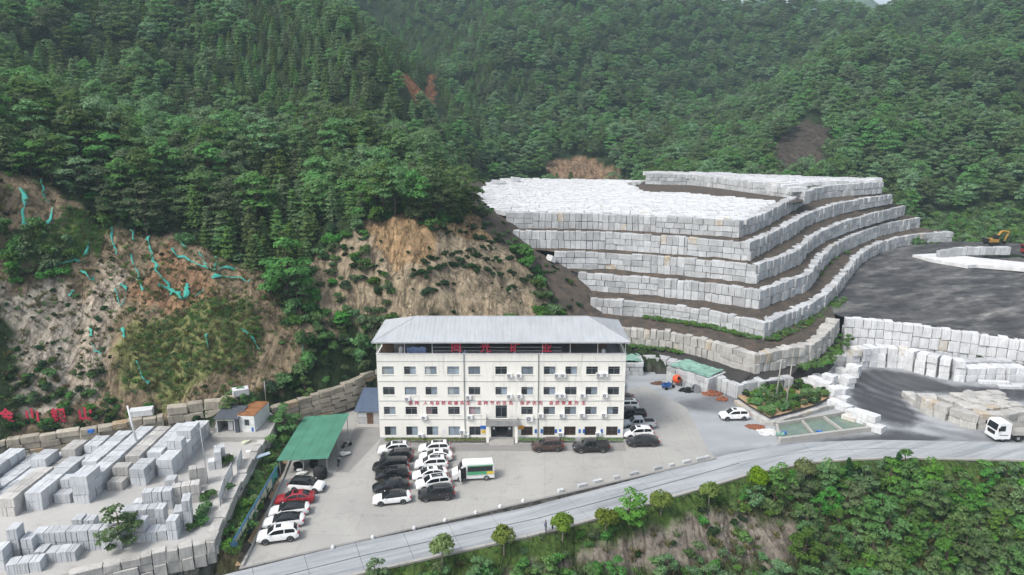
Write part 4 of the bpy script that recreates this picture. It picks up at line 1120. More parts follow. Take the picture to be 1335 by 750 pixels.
car('suv', 'white', (500.2, 595.5), (527, 594), 'white suv with sunroof at the back of the black car column', 'sun', True, g2_)
car('suv', 'black', (501.6, 605), (532, 604), 'black suv just in front of the rear white suv, left column', 'body', True, g2_)
car('mpv', 'black', (494, 617.5), (524.5, 616), 'black people carrier jutting furthest left in its column', 'sun', False, g2_)
car('suv', 'black', (497, 630), (527, 627.5), 'black suv in the left column, fourth from the hedge', 'sun', False, g2_)
car('sedan', 'black', (495.5, 645), (526.5, 640.5), 'black sedan beside the front white sedan of the left column', 'smallsun', False, g2_)
car('sedan', 'white', (497.3, 660.5), (524.8, 657.8), 'white black roofed sedan at the front of the left column', 'black', False, g2_)
car('suv', 'white', (553.5, 594), (579, 593), 'white suv nearest the hedge in the right column', 'sun', False, g2_)
car('sedan', 'white', (555.5, 604), (580.5, 603), 'white sedan with small sunroof, second from hedge in right column', 'smallsun', False, g2_)
car('suv', 'white', (549.4, 615), (575.7, 613.5), 'white suv third from the hedge in the right column', 'sun', False, g2_)
car('sedan', 'white', (546, 629), (576.4, 625.5), 'white sedan fourth from the hedge in the right column', 'smallsun', False, g2_)
car('suv', 'white', (552, 642), (580.4, 638), 'white suv directly behind the front black suv', 'sun', True, g2_)
car('suv', 'black', (556, 655), (582.5, 653), 'black suv with roof rails at the front of the right column', 'body', True, g2_)
g3_l = 'vehicles along the building front'
car('suv', 'brown', (702.8, 590.4), (726.4, 589.6), 'dark brown suv parked right of the entrance', 'body', True, g3_l)
car('pickup', 'black', (758.5, 591.7), (784.8, 591), 'black pickup parked before the building, right of the brown suv', group=g3_l, cat='pickup')
g4_ = 'vehicles parked beside the building end'
car('sedan', 'black', (827, 583.8), (851.3, 583.3), 'black sedan at the near end of the line beside the building', group=g4_)
car('suv', 'white', (821.5, 573.5), (844.8, 572.6), 'white suv between the black sedan and the silver pickup', 'smallsun', group=g4_)
car('pickup', 'silver', (817.7, 561.2), (849, 560.6), 'silver pickup with dark load bed beside the building', group=g4_, cat='pickup')
car('pickup', 'black', (807, 548.4), (836.4, 547.8), 'black pickup behind the silver pickup', group=g4_, cat='pickup')
car('suv', 'white', (803, 536.2), (829, 535.7), 'white suv with sunroof behind the black pickup', 'sun', group=g4_)
car('sedan', 'darkred', (797, 526), (822, 525.6), 'dark red car partly hidden behind the building corner', group=g4_)
car('sedan', 'white', (813.5, 512.5), (813.2, 501), 'white sedan facing the camera, furthest back beside the building', group=g4_)
car('suv', 'white', (948.8, 549.4), (969, 548.9), 'white suv standing alone on the yard near the planted island', 'smallsun', group='car alone on the yard')

# white and green minibus with open front door
f = Vector(gp(602, 628.5)); r = Vector(gp(632.3, 626.8)); d = (f - r).normalized(); per = Vector((-d.y, d.x)); per = per if per.y > 0 else -per
mid = (f + r)/2 + per*.9
t = thing('minibus', 'white minibus with green side panels and its front door open', 'minibus', (mid.x, mid.y, .03), math.atan2(d.y, d.x))
L, hw = 5.6, .97
prof = [(-2.8,.35),(-2.8,1.1),(-2.74,2.25),(-2.62,2.42),(1.05,2.46),(1.35,2.36),(1.98,1.36),(2.62,1.12),(2.78,.9),(2.8,.35)]
def extr(prof, y0, y1):
    n = len(prof); mb = MB(); mb.add([(x, y0, z) for x, z in prof] + [(x, y1, z) for x, z in prof], [tuple(range(n)), tuple(range(2*n-1, n-1, -1))] + [(i+1 if i+1 < n else 0, i, n+i, n+(i+1)%n) for i in range(n)])
    return mb
def vanbody():
    mb = MB(); n = len(prof); ws = [.93, 1.0, .90, .80, .80, .82, .95, .9, .9, .9]
    ring = [[(x, s*hw*w, z) for (x, z), w in zip(prof, ws)] for s in (-1, 1)]
    mb.add(ring[0] + ring[1], [tuple(range(n-1, -1, -1)), tuple(range(n, 2*n))] + [(i, (i+1)%n, n+(i+1)%n, n+i) for i in range(n)])
    return mb
vanbody().obj('body', MATS['paint_white'], t)
for s in (-1, 1):
    y = s*(hw*.985)
    def q(pts, nm, mat, off=.012):
        P = [(x, s*(hw*(1.0 if z < 1.1 else 1.0 - .1*(z-1.1)/1.15) + off), z) for x, z in pts]
        MB().add(P, [tuple(range(len(P))) if s < 0 else tuple(range(len(P)-1, -1, -1))]).obj(nm, MATS[mat], t)
    q([(-2.55,1.42),(.75,1.42),(.75,2.1),(-2.55,2.1)], 'side_window', 'car_glass', .05)
    q([(-2.7,.95),(.8,.95),(.8,1.38),(-2.7,1.38)], 'side_panel', 'paint_green', .045)
    q([(-2.7,2.12),(.8,2.12),(.8,2.26),(-2.7,2.26)], 'side_panel', 'paint_green', .05)
    q([(-2.7,.98),(-1.8,.98),(-1.8,1.36),(-2.7,1.36)], 'advert', 'yellow_board', .06)
    q([(.95,1.4),(1.75,1.4),(1.28,2.05),(.95,2.1)], 'door_window', 'car_glass', .05)
    for sx in (-1.75, 1.75):
        w = link('wheel', CAR_CACHE[('wheel', .37)][0], t, (sx, s*(hw-.1), .37)); w.rotation_euler = (R(-90)*s, 0, 0); link('rim', CAR_CACHE[('wheel', .37)][1], w)
    MB().obox((2.7, s*.68, .95), (.16, .4, .2), -s*.3).obj('headlight', MATS['head_lamp'], t)
    MB().obox((-2.8, s*.8, 1.2), (.05, .16, .5)).obj('taillight', MATS['tail_lamp'], t)
    MB().obox((1.7, s*1.12, 1.5), (.12, .2, .3)).obj('mirror', MATS['black_trim'], t)
MB().add([(1.42,-.74,2.30),(1.42,.74,2.30),(1.98,.86,1.40),(1.98,-.86,1.40)], [(0,3,2,1)]).obj('windscreen', MATS['car_glass'], t).location = (.02, 0, .015)
nearside = 1   # local +y is the camera side when the nose points left
door = extr([(-.02,.0),(.0,.9),(.3,1.55),(.85,1.5),(.95,.0)], 0, .06).obj('open_door', MATS['paint_white'], t); door.location = (1.9, hw, .45); door.rotation_euler = (0, 0, R(100))
MB().box(.1, .8, .065, .09, .15, .7).obj('door_lining', MATS['orange_board'], door)
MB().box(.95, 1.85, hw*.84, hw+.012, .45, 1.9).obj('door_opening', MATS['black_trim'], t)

# flatbed stone truck on the right
x, y = gp(1307, 577)
ang = math.pi - .05
t = thing('flatbed_truck', 'white stone truck with flatbed at the right edge of the yard', 'truck', (x + 3.3, y + 1.25, .03), math.pi + .02)
tw = 1.22; pr = [(2.3,.55),(2.3,1.35),(2.28,2.1),(2.62+.0,2.95)]
cabp = [(2.3,.5),(4.35,.5),(4.45,1.0),(4.4,1.75),(4.15,2.85),(3.9,3.0),(2.45,3.0),(2.3,2.85)]
extr(cabp, -tw, tw).obj('cab', MATS['paint_white'], t)
MB().add([(4.415,-1.08,1.82),(4.415,1.08,1.82),(4.19,1.0,2.75),(4.19,-1.0,2.75)], [(0,1,2,3)]).obj('windscreen', MATS['car_glass'], t)
for s in (-1, 1):
    P = [(3.2,s*(tw+.012),1.75),(4.2,s*(tw+.012),1.75),(4.0,s*(tw+.012),2.55),(3.2,s*(tw+.012),2.6)]
    MB().add(P, [(0,1,2,3) if s < 0 else (3,2,1,0)]).obj('door_window', MATS['car_glass'], t)
    MB().obox((4.3, s*1.45, 2.1), (.12, .2, .5)).obj('mirror', MATS['black_trim'], t)
    MB().obox((4.42, s*.9, .95), (.1, .4, .24)).obj('headlight', MATS['head_lamp'], t)
    for cx in (3.35, -1.3, -2.6, 1.0):
        w = MB().lathe([(.25, -.15), (.5, -.16), (.54, -.1), (.54, .1), (.5, .16), (.25, .15)], 18).obj('wheel', MATS['rubber'], t, True); w.location = (cx, s*1.0, .54); w.rotation_euler = (R(-90)*s, 0, 0)
        MB().lathe([(0, .12), (.12, .13), (.2, .05), (.3, .12)], 14).obj('rim', MATS['alloy'], w)
    MB().obox((3.35, s*1.18, 1.12), (1.3, .14, .08)).obj('mudguard', MATS['black_trim'], t)
MB().box(4.42, 4.47, -.8, .8, 1.05, 1.6).obj('grille', MATS['black_trim'], t)
MB().box(4.35, 4.5, -tw, tw, .45, .75).obj('bumper', MATS['paint_white'], t)
MB().box(-4.5, 2.2, -.5, .5, .65, .95).obj('chassis', MATS['black_trim'], t)
MB().box(-4.6, 2.0, -1.28, 1.28, 1.10, 1.25).obj('flatbed', MATS['kerb_concrete'], t)
MB().box(2.02, 2.14, -1.28, 1.28, 1.25, 3.05).obj('headboard', MATS['kerb_concrete'], t)
for s in (-1, 1):
    for k in range(4): MB().box(-4.5+k*1.62, -4.5+k*1.62+1.5, s*1.27-.04, s*1.27+.04, 1.256, 1.75).obj('side_board', MATS['kerb_concrete'], t)
# ------------------------------------------------------------------ stone retaining walls of the left yard
t = thing('stone_wall', 'rough brown boulder block wall behind the left stone yard', 'stone wall')
bw = PL([(-112, 66.5, 5.2), (-84, 79.5, 5.25), (-68, 86.6, 5.3), (-58, 91.0, 5.35), (-50, 94.6, 5.5)])
wallrun(t, bw, lambda s: 2.75, 'granite_brown', seed=61, head=0, course=.9, wl=(1.6, 2.6), thick=(1.0, 1.4), gap=.07, prot=.2, tiltz=.02)
t = thing('stone_wall', 'tall stack of rounded tan boulders at the back corner of the yard', 'stone wall')
wallrun(t, PL([(-49.5, 94.8, 6.6), (-46.6, 96.2, 6.3), (-43.6, 97.2, 6.4), (-40.5, 98.2, 7.0)]), lambda s: 3.9, 'granite_brown', seed=62, head=0, course=1.3, wl=(2.0, 3.0), thick=(1.3, 1.8), gap=.06, prot=.3, tiltz=.05)
o = block(None, 'granite_white', -53.2, 95.0, 5.4, 3.0, 1.6, .9, .3); o.name = 'loose_block'; tag(o, 'pale flat boulder lying on top of the yard back wall', 'stone block')
o = block(None, 'granite_white', -40.2, 98.6, 7.0, 2.2, 1.4, 1.0, .5); o.name = 'loose_block'; tag(o, 'pale boulder perched beside the grey open shed', 'stone block')
t = thing('stone_wall', 'buff stone block wall holding the front edge of the left yard', 'stone wall')
fw = PL([(-112, 33.5, 2.75), (-60, 54.9, 2.75), (-43.5, 62.3, 2.75), (-32.0, 67.8, 2.85)])
wallrun(t, fw, lambda s: 2.8, 'granite_buff', seed=63, head=.1, course=.95, wl=(1.6, 3.0), thick=(1.0, 1.5), gap=.06, prot=.15, tiltz=.02)
t = thing('stone_wall', 'stone block wall along the right edge of the left yard by the blue fence', 'stone wall')
rw = PL([(-31.9, 67.9, 2.9), (-32.9, 74, 2.95), (-33.9, 83, 3.0), (-34.7, 92, 3.1), (-35.9, 99, 3.3)])
wallrun(t, rw, lambda s: 2.9, 'granite_buff', seed=64, head=0, course=.98, wl=(1.6, 2.8), thick=(.9, 1.5), gap=.06, prot=.15, tiltz=.02)
t = thing('stone_wall', 'mossy brown block wall curving behind the green shelter and blue roofed hut', 'stone wall')
hw_ = PL([(-36.5, 101, 3.6), (-33.2, 104.2, 3.9), (-29, 107, 4.3), (-25.6, 110.5, 4.9), (-23.8, 113.8, 5.2), (-18, 114.2, 5.2), (-5, 114.4, 5.0), (14, 114.4, 4.6)])
wallrun(t, hw_, lambda s: 4.4, 'granite_brown', seed=65, head=0, course=.9, wl=(1.5, 2.6), thick=(1.0, 1.5), gap=.07, prot=.18, tiltz=.02)

# ------------------------------------------------------------------ packs of cut stone in the left yard
m = NT('stone_pack'); v = m.coord(); p = m.pos(); r = m.rand()
w1 = m.n('ShaderNodeTexWave', wave_type='BANDS', bands_direction='X'); w1.inputs['Scale'].default_value = 1.35; w1.inputs['Distortion'].default_value = .6
m.l(v, w1.inputs['Vector'])
c = m.mix(1.0, (.53, .555, .58, 1), m.ramp(r, [(0, .8), (.8, 1.05), (1, 1.1)]), 'MULTIPLY')
c = m.mix(1.0, c, m.ramp(w1.outputs['Fac'], [(.0, .86), (.12, 1.0)]), 'MULTIPLY')
c = m.mix(1.0, c, m.ramp(m.noise(p, .8, 5, .65), [(.3, .8), (.65, 1.05)]), 'MULTIPLY')
m.col(c).rough(.8).bump(m.noise(p, 6, 3), .3, .04); m.done('stone_pack')
def pack_mesh(seed):                                 # several slabs strapped side by side, edges a little uneven
    rr = random.Random(seed); mb = MB(); n = rr.choice([4, 5])
    for i in range(n):
        x0, x1 = -.5 + i / n + .006, -.5 + (i + 1) / n - .006; e = rr.uniform(-.02, .02)
        mb.box(x0, x1, -.5 + e, .5 + e, 0, 1 + rr.uniform(-.025, .02))
    return mb.mesh('stone_pack', MATS['stone_pack'])
PACKS = [pack_mesh(i) for i in range(8)]
m2 = MATS['stone_pack'].copy(); m2.name = 'stone_pack_buff'; MATS['stone_pack_buff'] = m2
for nd in m2.node_tree.nodes:
    if nd.type == 'MIX' and nd.inputs[6].default_value[2] > .57 and not nd.inputs[6].is_linked: nd.inputs[6].default_value = (.49, .48, .46, 1)
PACKS_B = []
for i in range(4):
    me = PACKS[i].copy(); me.materials[0] = m2; PACKS_B.append(me)
def nth(i): return (ORD + ['twelfth','thirteenth','fourteenth','fifteenth','sixteenth','seventeenth','eighteenth','nineteenth','twentieth','twenty-first','twenty-second','twenty-third','twenty-fourth','twenty-fifth','twenty-sixth','twenty-seventh','twenty-eighth','twenty-ninth','thirtieth'])[i]
RP = random.Random(12); NPACK = [0]; PACK_REST = MB(); NBUND = [0]
def pack(x, y, z, a, b, h, rz, label, buff=False, group='stone packs in the left yard'):
    if NPACK[0] >= 298:
        PACK_REST.obox((x, y, z + h/2), (a, b, h), rz); return
    o = link('stone_pack', RP.choice(PACKS_B if buff else PACKS), None, (x, y, z), rz + RP.uniform(-.03, .03), (a, b, h)); NPACK[0] += 1
    tag(o, label, 'stone pack', group)
# long rows running away from the camera, rightmost first: near end in the picture, layers along the row, brownish or not
NEARS = [((216, 622), '2232332', 0), ((188, 634), '22122222', 0), ((166, 640), '121222222', 1), ((129, 657), '3322222222', 0), ((110, 657), '12112222222', 0), ((80, 666), '2222221122', 0), ((58, 674), '22222111222', 1),
         ((36, 672), '1111112211', 0), ((14, 674), '222111111', 0), ((-10, 690), '22222222222', 0), ((-34, 690), '2222222222', 1), ((-60, 690), '2222222222', 0)]
XA = gp(216, 622, YARD_Z)[0]
bwl = [(p.x, p.y) for p in bw.p] + [(-40, 98)]
for i, (n_, lv, bf) in enumerate(NEARS):
    X = XA - 2.28 * i; y0 = gp(n_[0], n_[1], YARD_Z)[1]; far = interp(bwl, X) - 2.0; st = 1.52; n = max(2, int((far - y0) / st))
    for k in range(n):
        L_ = int(lv[min(k, len(lv) - 1)])
        for q in range(L_):
            pack(X + RP.uniform(-.05, .05) - .03 * k, y0 + st * (k + .5), YARD_Z + q * 1.17, 1.9 * RP.uniform(.97, 1.02), st * RP.uniform(.93, .97), 1.15 + RP.uniform(-.06, .01), .02,
                 '%s stone pack, %s layer, %s long row from the right, %s from its near end' % ('brownish' if bf else 'grey', ['bottom', 'second', 'third'][q], nth(i), nth(k)), bool(bf))
FR = [((46, 722), (160, 716), 8, 2, 1.3, 'row left of the yard tree', 0), ((150, 709), (232, 704), 6, 2, 1.4, 'front row right of the tree', 0), ((160, 692), (216, 688), 5, 2, 1.3, 'second row by the tree', 0), ((229, 694), (252, 690), 2, 3, 1.7, 'tall end stack by the tree rows', 0),
      ((174, 668), (226, 664), 4, 2, 1.2, 'third row by the tree', 0), ((226, 660), (262, 655), 3, 2, 1.2, 'row behind the tall end stack', 1), ((14, 732), (28, 731), 1, 3, 1.5, 'tall stack at lower left', 0), ((30, 730), (46, 729), 1, 2, 1.5, 'stack right of the tall stack', 0), ((46, 733), (60, 732), 1, 1, 1.5, 'short front row at lower left', 0),
      ((60, 735), (88, 733), 2, 1, 1.5, 'front pair at lower left', 0), ((86, 733), (100, 732), 1, 1, 1.5, 'front end pack at lower left', 0), ((-10, 745), (8, 744), 1, 2, 1.5, 'corner stack', 0), ((8, 751), (54, 746), 3, 1, 1.5, 'lowest row at the picture corner', 0),
      ((94, 691), (108, 690), 1, 1, 1.4, 'lone pack behind the front row', 0), ((110, 691), (124, 690), 1, 1, 1.2, 'low pack behind the front row', 0), ((215, 638), (229, 637), 1, 1, 1.4, 'lone pack on the open floor', 0),
      ((248, 636), (270, 632), 2, 2, 1.2, 'heap near the hoarding', 1), ((272, 614), (290, 611), 2, 2, 1.2, 'far heap near the hoarding', 0), ((281, 607), (296, 604), 1, 2, 1.2, 'furthest heap near the hoarding', 0), ((240, 645), (262, 641), 2, 1, 1.2, 'low heap near the hoarding', 1)]
for (n_, f_, n, lv, w, lab, bf) in FR:
    a = Vector(gp(*n_, YARD_Z)); b = Vector(gp(*f_, YARD_Z)); d = b - a; L = d.length; d.normalize(); rz = math.atan2(d.y, d.x); st = L / n
    for i in range(n):
        for k in range(lv if RP.random() > .15 or i == n - 1 or n == 1 else max(1, lv - 1)):
            q = a + d * (st * (i + .5)) + Vector((-d.y, d.x)) * w * .5
            pack(q.x, q.y, YARD_Z + k*1.2, st * RP.uniform(.92, .96), w * RP.uniform(.95, 1.05), 1.18 + RP.uniform(-.05, .0), rz,
                 'grey pack, %s layer, %s, %s from left' % (['bottom', 'second', 'third'][k], lab, nth(i)), bool(bf))
if PACK_REST.v: stuff(PACK_REST.obj('stone_packs', MATS['stone_pack']))

# ------------------------------------------------------------------ granite blocks stored in the right yard
def heap(cells, key, group, labfn, zfn=lambda x, y: 0.0):
    for i, (x, y, rz, a, b, hs) in enumerate(cells):
        z = zfn(x, y)
        for k, h in enumerate(hs):
            o = block(None, key, x + RB.uniform(-.12, .12), y + RB.uniform(-.12, .12), z, a * RB.uniform(.92, 1.03), b * RB.uniform(.92, 1.03), h - .03, rz + RB.uniform(-.06, .06))
            o.name = 'granite_block'; tag(o, labfn(i, k), 'stone block', group); z += h
LV = ['at the bottom', 'in the middle', 'on top', 'on the very top']
line = PL([g3(1110, 482), g3(1144, 479), g3(1184, 482), g3(1206, 489), g3(1232, 495), g3(1256, 499), g3(1290, 497), g3(1340, 497)])
cells = []; u = .8
while u < line.L:
    q = line.at(u); a = line.at(max(u-1, 0)); b = line.at(u+1); d = b - a; rz = math.atan2(d.y, d.x)
    frac = u / line.L
    hs = [1.3, 1.3, 1.35] if frac < .62 else [1.2, 1.3]
    cells.append((q.x, q.y + 1.4, rz + RB.uniform(-.12, .12), 1.75, 2.6, hs)); u += 1.95
heap(cells, 'granite_white', 'block stacks below the plateau wall', lambda i, k: 'white granite block %s of %s stack from left below plateau wall' % (LV[k], nth(min(i, 29))))
cells = [(c[0] + 1.2, c[1] + 3.0, c[2], 1.8, 2.4, [1.3, 1.4]) for c in cells[1:-1:1]]
heap(cells, 'granite', 'second line of stacks below the plateau wall', lambda i, k: 'granite block %s of %s rear stack tight under plateau wall' % (LV[k], nth(min(i, 29))))
# cascade of white blocks left of the turning area
cells = []
for px, py, n in [(1094,476,2),(1106,466,1),(1090,462,1),(1100,456,2),(1112,490,2),(1100,488,1),(1104,505,2),(1097,512,1),(1090,497,1),(1062,507,2),(1074,513,2),(1085,520,2),(1097,524,1),(1068,497,1),(1080,503,2),(1052,502,1),(1090,530,1),(1100,535,1),(1113,543,1),(1120,552,2),(1134,556,2),(1108,550,1),(1142,562,1)]:
    x, y = gp(px, py); cells.append((x, y, .5 + RB.uniform(-.3, .3), 1.7, 2.3, [1.1] * n))
heap(cells, 'granite_white', 'white blocks between the planted island and the turning area', lambda i, k: 'white block %s of %s pile between planted island and turning area' % (LV[k], nth(i)), lambda x, y: 0.0)
# rough stacks behind the truck: three lines deep
def rl(pp, off, n0): return PL([g3(*q) for q in pp])
front = PL([g3(1172, 517), g3(1186, 528), g3(1204, 540), g3(1236, 551), g3(1262, 560), g3(1300, 561), g3(1345, 556)])
ci = 0
for ln, dy in enumerate((0.0, 2.6, 5.2, 7.4)):
    cells = []; u = .7 + ln * 1.1
    while u < front.L:
        q = front.at(u); a = front.at(max(u-1, 0)); b = front.at(u+1); d = b - a; rz = math.atan2(d.y, d.x)
        nrm = Vector((-d.y, d.x, 0)).normalized()
        if q.y + nrm.y * (1.2 + dy) < 117.5:
            hs = [1.15, 1.2] if u > 5 else [.95]
            if u > 5 and RB.random() < .35: hs = [.85, .8, .85]
            cells.append((q.x + nrm.x * (1.2 + dy) + dy * .25, q.y + nrm.y * (1.2 + dy), rz + RB.uniform(-.15, .15), 2.15, 1.9, hs))
        u += 2.3
    heap(cells, 'granite_buff', 'rough block stacks beside the truck', lambda i, k, ln=ln: 'rough grey block %s of %s stack in %s line beside truck' % (LV[k], nth(min(i, 29)), ['front', 'second', 'third', 'rear'][ln]))
# long flat slabs lying on the dark yard
for i, (px, py, L) in enumerate([(1290, 497, 5.0), (1310, 503, 4.2), (1326, 501, 3.6)]):
    x, y = gp(px, py); o = block(None, 'granite_white', x, y - 1.2, 0, L, 1.0, .5, -.12 + .1 * i); o.name = 'stone_slab'
    tag(o, 'long flat white slab on the dark yard, %s from the left' % ORD[i], 'stone slab', 'flat slabs on the dark yard')
# block walls with green net roofs near the lot corner
plain('net_green', (.19, .33, .27, 1), .85, .6, 1.2, bump=.8)
plain('net_teal', (.05, .33, .27, 1), .7, .3, 3.0, bump=.5)
def enclosure(px0, px1, pyb, depth, hgt, lab, seed):
    a = Vector((*gp(*px0), 0)); b = Vector((*gp(*px1), 0)); t = thing('block_enclosure', lab, 'stone wall')
    wallrun(t, PL([(a.x, a.y, hgt), (b.x, b.y, hgt)]), lambda s: hgt, 'granite', seed=seed, head=0, course=.95, wl=(1.6, 2.6), thick=(.8, 1.0))
    d = (b - a).normalized(); nrm = Vector((-d.y, d.x, 0)); c = b + nrm * depth; e = a + nrm * depth
    wallrun(t, PL([(b.x, b.y, hgt), (c.x, c.y, hgt)]), lambda s: hgt, 'granite', seed=seed+1, head=0, course=.95, wl=(1.6, 2.6), thick=(.8, 1.0))
    mb = MB(); n = 14
    for i in range(n+1):
        for j in range(n+1):
            q = a.lerp(b, .03 + .94*i/n) + nrm * (.3 + (depth - .4)*j/n)
            mb.v.append((q.x, q.y, hgt + .12 + float(fbm(q.x*.9, q.y*.9, seed, 3))*.7 - .3*math.sin(math.pi*i/n)*math.sin(math.pi*j/n)))
    for i in range(n):
        for j in range(n): mb.f.append((i*(n+1)+j, (i+1)*(n+1)+j, (i+1)*(n+1)+j+1, i*(n+1)+j+1))
    tag(mb.obj('shade_net', MATS['net_green'], None, True), lab.replace('grey block enclosure', 'torn green net laid over the block enclosure'), 'net')
enclosure((790, 489), (838, 490), 0, 5.0, 2.6, 'grey block enclosure right beside the office building', 301)
enclosure((868, 496), (922, 514), 0, 5.5, 2.9, 'grey block enclosure behind the rubble heap', 311)
t = thing('block_wall', 'grey block wall between the two netted enclosures', 'stone wall')
wallrun(t, PL([g3(838, 463, 2.6), g3(880, 471, 2.6)]), lambda s: 2.6, 'granite', seed=321, head=0)
# ------------------------------------------------------------------ rubble, drum, barrel by the enclosure
plain('brick_red', (.24, .095, .055, 1), .9, .3, 3); plain('orange_paint', (.65, .10, .03, 1), .5, .15, 3); plain('blue_drum', (.04, .12, .33, 1), .5, .2, 3)
def rubble(name, c, rx, ry, hz, n, mat, lab, size=.3, cat='rubble heap', seed=0):
    rr = random.Random(seed); mb = MB()
    for i in range(n):
        r = math.sqrt(rr.random()); a = rr.uniform(0, 6.28)
        s = size * rr.uniform(.5, 1.2)
        mb.obox((r*rx*math.cos(a), r*ry*math.sin(a), hz*(1-r)*rr.random() + s*.2), (s*1.6, s, s*.7), rr.uniform(0, 3), rr.uniform(-.6, .6))
    k0 = len(mb.v); mb.lathe([(0, hz*.75), (rx*.3, hz*.55), (rx*.75, hz*.15), (rx*.95, 0)], 18)
    for i_ in range(k0, len(mb.v)):
        x_, y_, z_ = mb.v[i_]; f_ = 1 + .5*math.sin(3*math.atan2(y_, x_) + seed*2) * .4 + rr.uniform(-.1, .1); mb.v[i_] = (x_*f_, y_*f_*ry/rx, z_)
    o = mb.obj(name, MATS[mat]); o.location = (c[0], c[1], .012); o.scale = (1, ry/rx, 1) if False else (1, 1, 1)
    return tag(o, lab, cat)
rubble('rubble_heap', gp(928, 514), 1.6, 1.0, .8, 120, 'brick_red', 'heap of broken red bricks below the netted enclosure', .3, seed=1)
rubble('rubble_heap', gp(941, 521), 1.0, .7, .5, 60, 'brick_red', 'smaller spill of red bricks right of the brick heap', .28, seed=2)
rubble('gravel_patch', gp(985, 557), 1.5, 1.1, .12, 150, 'brick_red', 'flat round patch of reddish gravel near the lone white suv', .13, 'gravel patch', seed=3)
rubble('gravel_patch', gp(859, 500), 1.5, 1.0, .1, 130, 'brown_wood', 'round brown soil patch at the lot corner', .13, 'soil patch', seed=5)
rubble('sand_pile', gp(1001, 564), 1.6, 1.1, .35, 130, 'stone_dust', 'round heap of pale rubble by the pond corner', .22, 'rubble heap', seed=4)
rubble('scrap_heap', gp(895, 510), 1.2, .7, .9, 90, 'black_trim', 'black tyre and scrap heap below the netted enclosure', .35, 'scrap heap', seed=6)
x, y = gp(882, 503)
t = thing('concrete_mixer', 'orange concrete mixer standing by the netted enclosure', 'concrete mixer', (x, y, .01))
MB().lathe([(0, -.75), (.45, -.7), (.78, -.2), (.78, .2), (.42, .8), (.36, .82)], 16).obj('drum', MATS['orange_paint'], t, True).location = (0, 0, 1.25); t.children[0].rotation_euler = (R(62), 0, .3)
MB().path([(-.8, -.5, 0), (-.7, 0, 1.2), (-.8, .5, 0)], .05, 6).obj('frame', MATS['black_trim'], t); MB().path([(.8, -.5, 0), (.7, 0, 1.2), (.8, .5, 0)], .05, 6).obj('frame', MATS['black_trim'], t)
x, y = gp(870, 507)
t = thing('tricycle', 'small blue cargo tricycle beside the orange mixer', 'tricycle', (x, y, .01), .3)
MB().box(-.9, .35, -.5, .5, .5, .56).obj('cargo_bed', MATS['blue_drum'], t)
for s in (-1, 1): MB().box(-.9, .35, s*.5-.03, s*.5+.03, .563, .95).obj('side_board', MATS['blue_drum'], t)
MB().box(-.93, -.87, -.46, .46, .563, .95).obj('tail_board', MATS['blue_drum'], t); MB().box(.36, .42, -.5, .5, .5, 1.2).obj('head_board', MATS['blue_drum'], t)
for wx, wy in ((-.5, -.55), (-.5, .55), (1.2, 0)): MB().tube((wx, wy-.06, .3), (wx, wy+.06, .3), .3, n=14).obj('wheel', MATS['rubber'], t)
MB().path([(.4, 0, .5), (.9, 0, .55), (1.2, 0, .35)], .05, 6).obj('frame', MATS['black_trim'], t); MB().path([(1.2, 0, .3), (1.05, 0, 1.1), (1.0, -.35, 1.15)], .03, 5).obj('handlebar', MATS['black_trim'], t); MB().path([(1.05, 0, 1.1), (1.0, .35, 1.15)], .03, 5).obj('handlebar', MATS['black_trim'], t)
MB().box(.5, .85, -.18, .18, .75, .85).obj('seat', MATS['black_trim'], t)
x, y = gp(907, 512)
t = thing('cable_reel', 'grey cable reel lying against the netted enclosure', 'cable reel', (x, y, .01), .4)
for s in (-.35, .35): MB().tube((0, s-.04, .75), (0, s+.04, .75), .75, n=18).obj('flange', MATS['galv'], t)
MB().tube((0, -.3, .75), (0, .3, .75), .42, n=14).obj('core', MATS['black_trim'], t)
# ------------------------------------------------------------------ planted island with kerb blocks, two poles
t = thing('planter_kerb', 'low kerb of pale stone blocks around the planted island', 'kerb')
isl = PL([g3(957, 521, .75), g3(975, 534, .75), g3(1002, 552, .75), g3(1030, 544, .75), g3(1060, 535, .75), g3(1090, 527, .75)])
wallrun(t, isl, lambda s: .75, 'granite_buff', seed=71, head=0, course=.75, wl=(1.8, 3.0), thick=(.6, .9), prot=.06)
ISLAND = [gp(960, 520), gp(976, 532), gp(1003, 548), gp(1030, 541), gp(1060, 532), gp(1080, 522), gp(1060, 508), gp(1034, 506), gp(1000, 510)]
mb = MB(); k = len(ISLAND); cx = sum(a for a, b in ISLAND)/k; cy = sum(b for a, b in ISLAND)/k
mb.add([(a, b, .55) for a, b in ISLAND] + [(cx, cy, .8)], [(i, (i+1) % k, k) for i in range(k)])
struct(mb.obj('island_soil', MATS['ochre_soil']))
def pole(px, py, h, lean, lab, arm=True, r=.13, z=0.0, mat='kerb_concrete'):
    x, y = gp(px, py, z); t = thing('utility_pole', lab, 'pole', (x, y, z))
    MB().tube((0, 0, -.3), (lean, 0, h), r, r*.65, 10).obj('shaft', MATS[mat], t, True)
    if arm:
        MB().obox((lean*.93, 0, h-.35), (1.3, .09, .09)).obj('cross_arm', MATS['galv'], t)
        for s in (-.55, 0, .55): MB().lathe([(0, 0), (.05, 0), (.06, .08), (.03, .14), (0, .16)], 8, (lean*.93+s, 0, h-.3)).obj('insulator', MATS['white_metal'], t)
    return t
pole(1011, 524, 7.4, .35, 'weathered concrete pole left of its pair in the planted island', z=.6)
pole(1024.5, 531, 7.6, .3, 'pale concrete pole with blue foot band in the planted island', z=.6)
x, y = gp(1024.5, 531, .6)
for q in [o for o in COL.objects if o.name.startswith('utility_pole')][-1:]: MB().tube((.02, 0, .1), (.04, 0, .7), .145, .142, 10).obj('band', MATS['blue_board'], q)
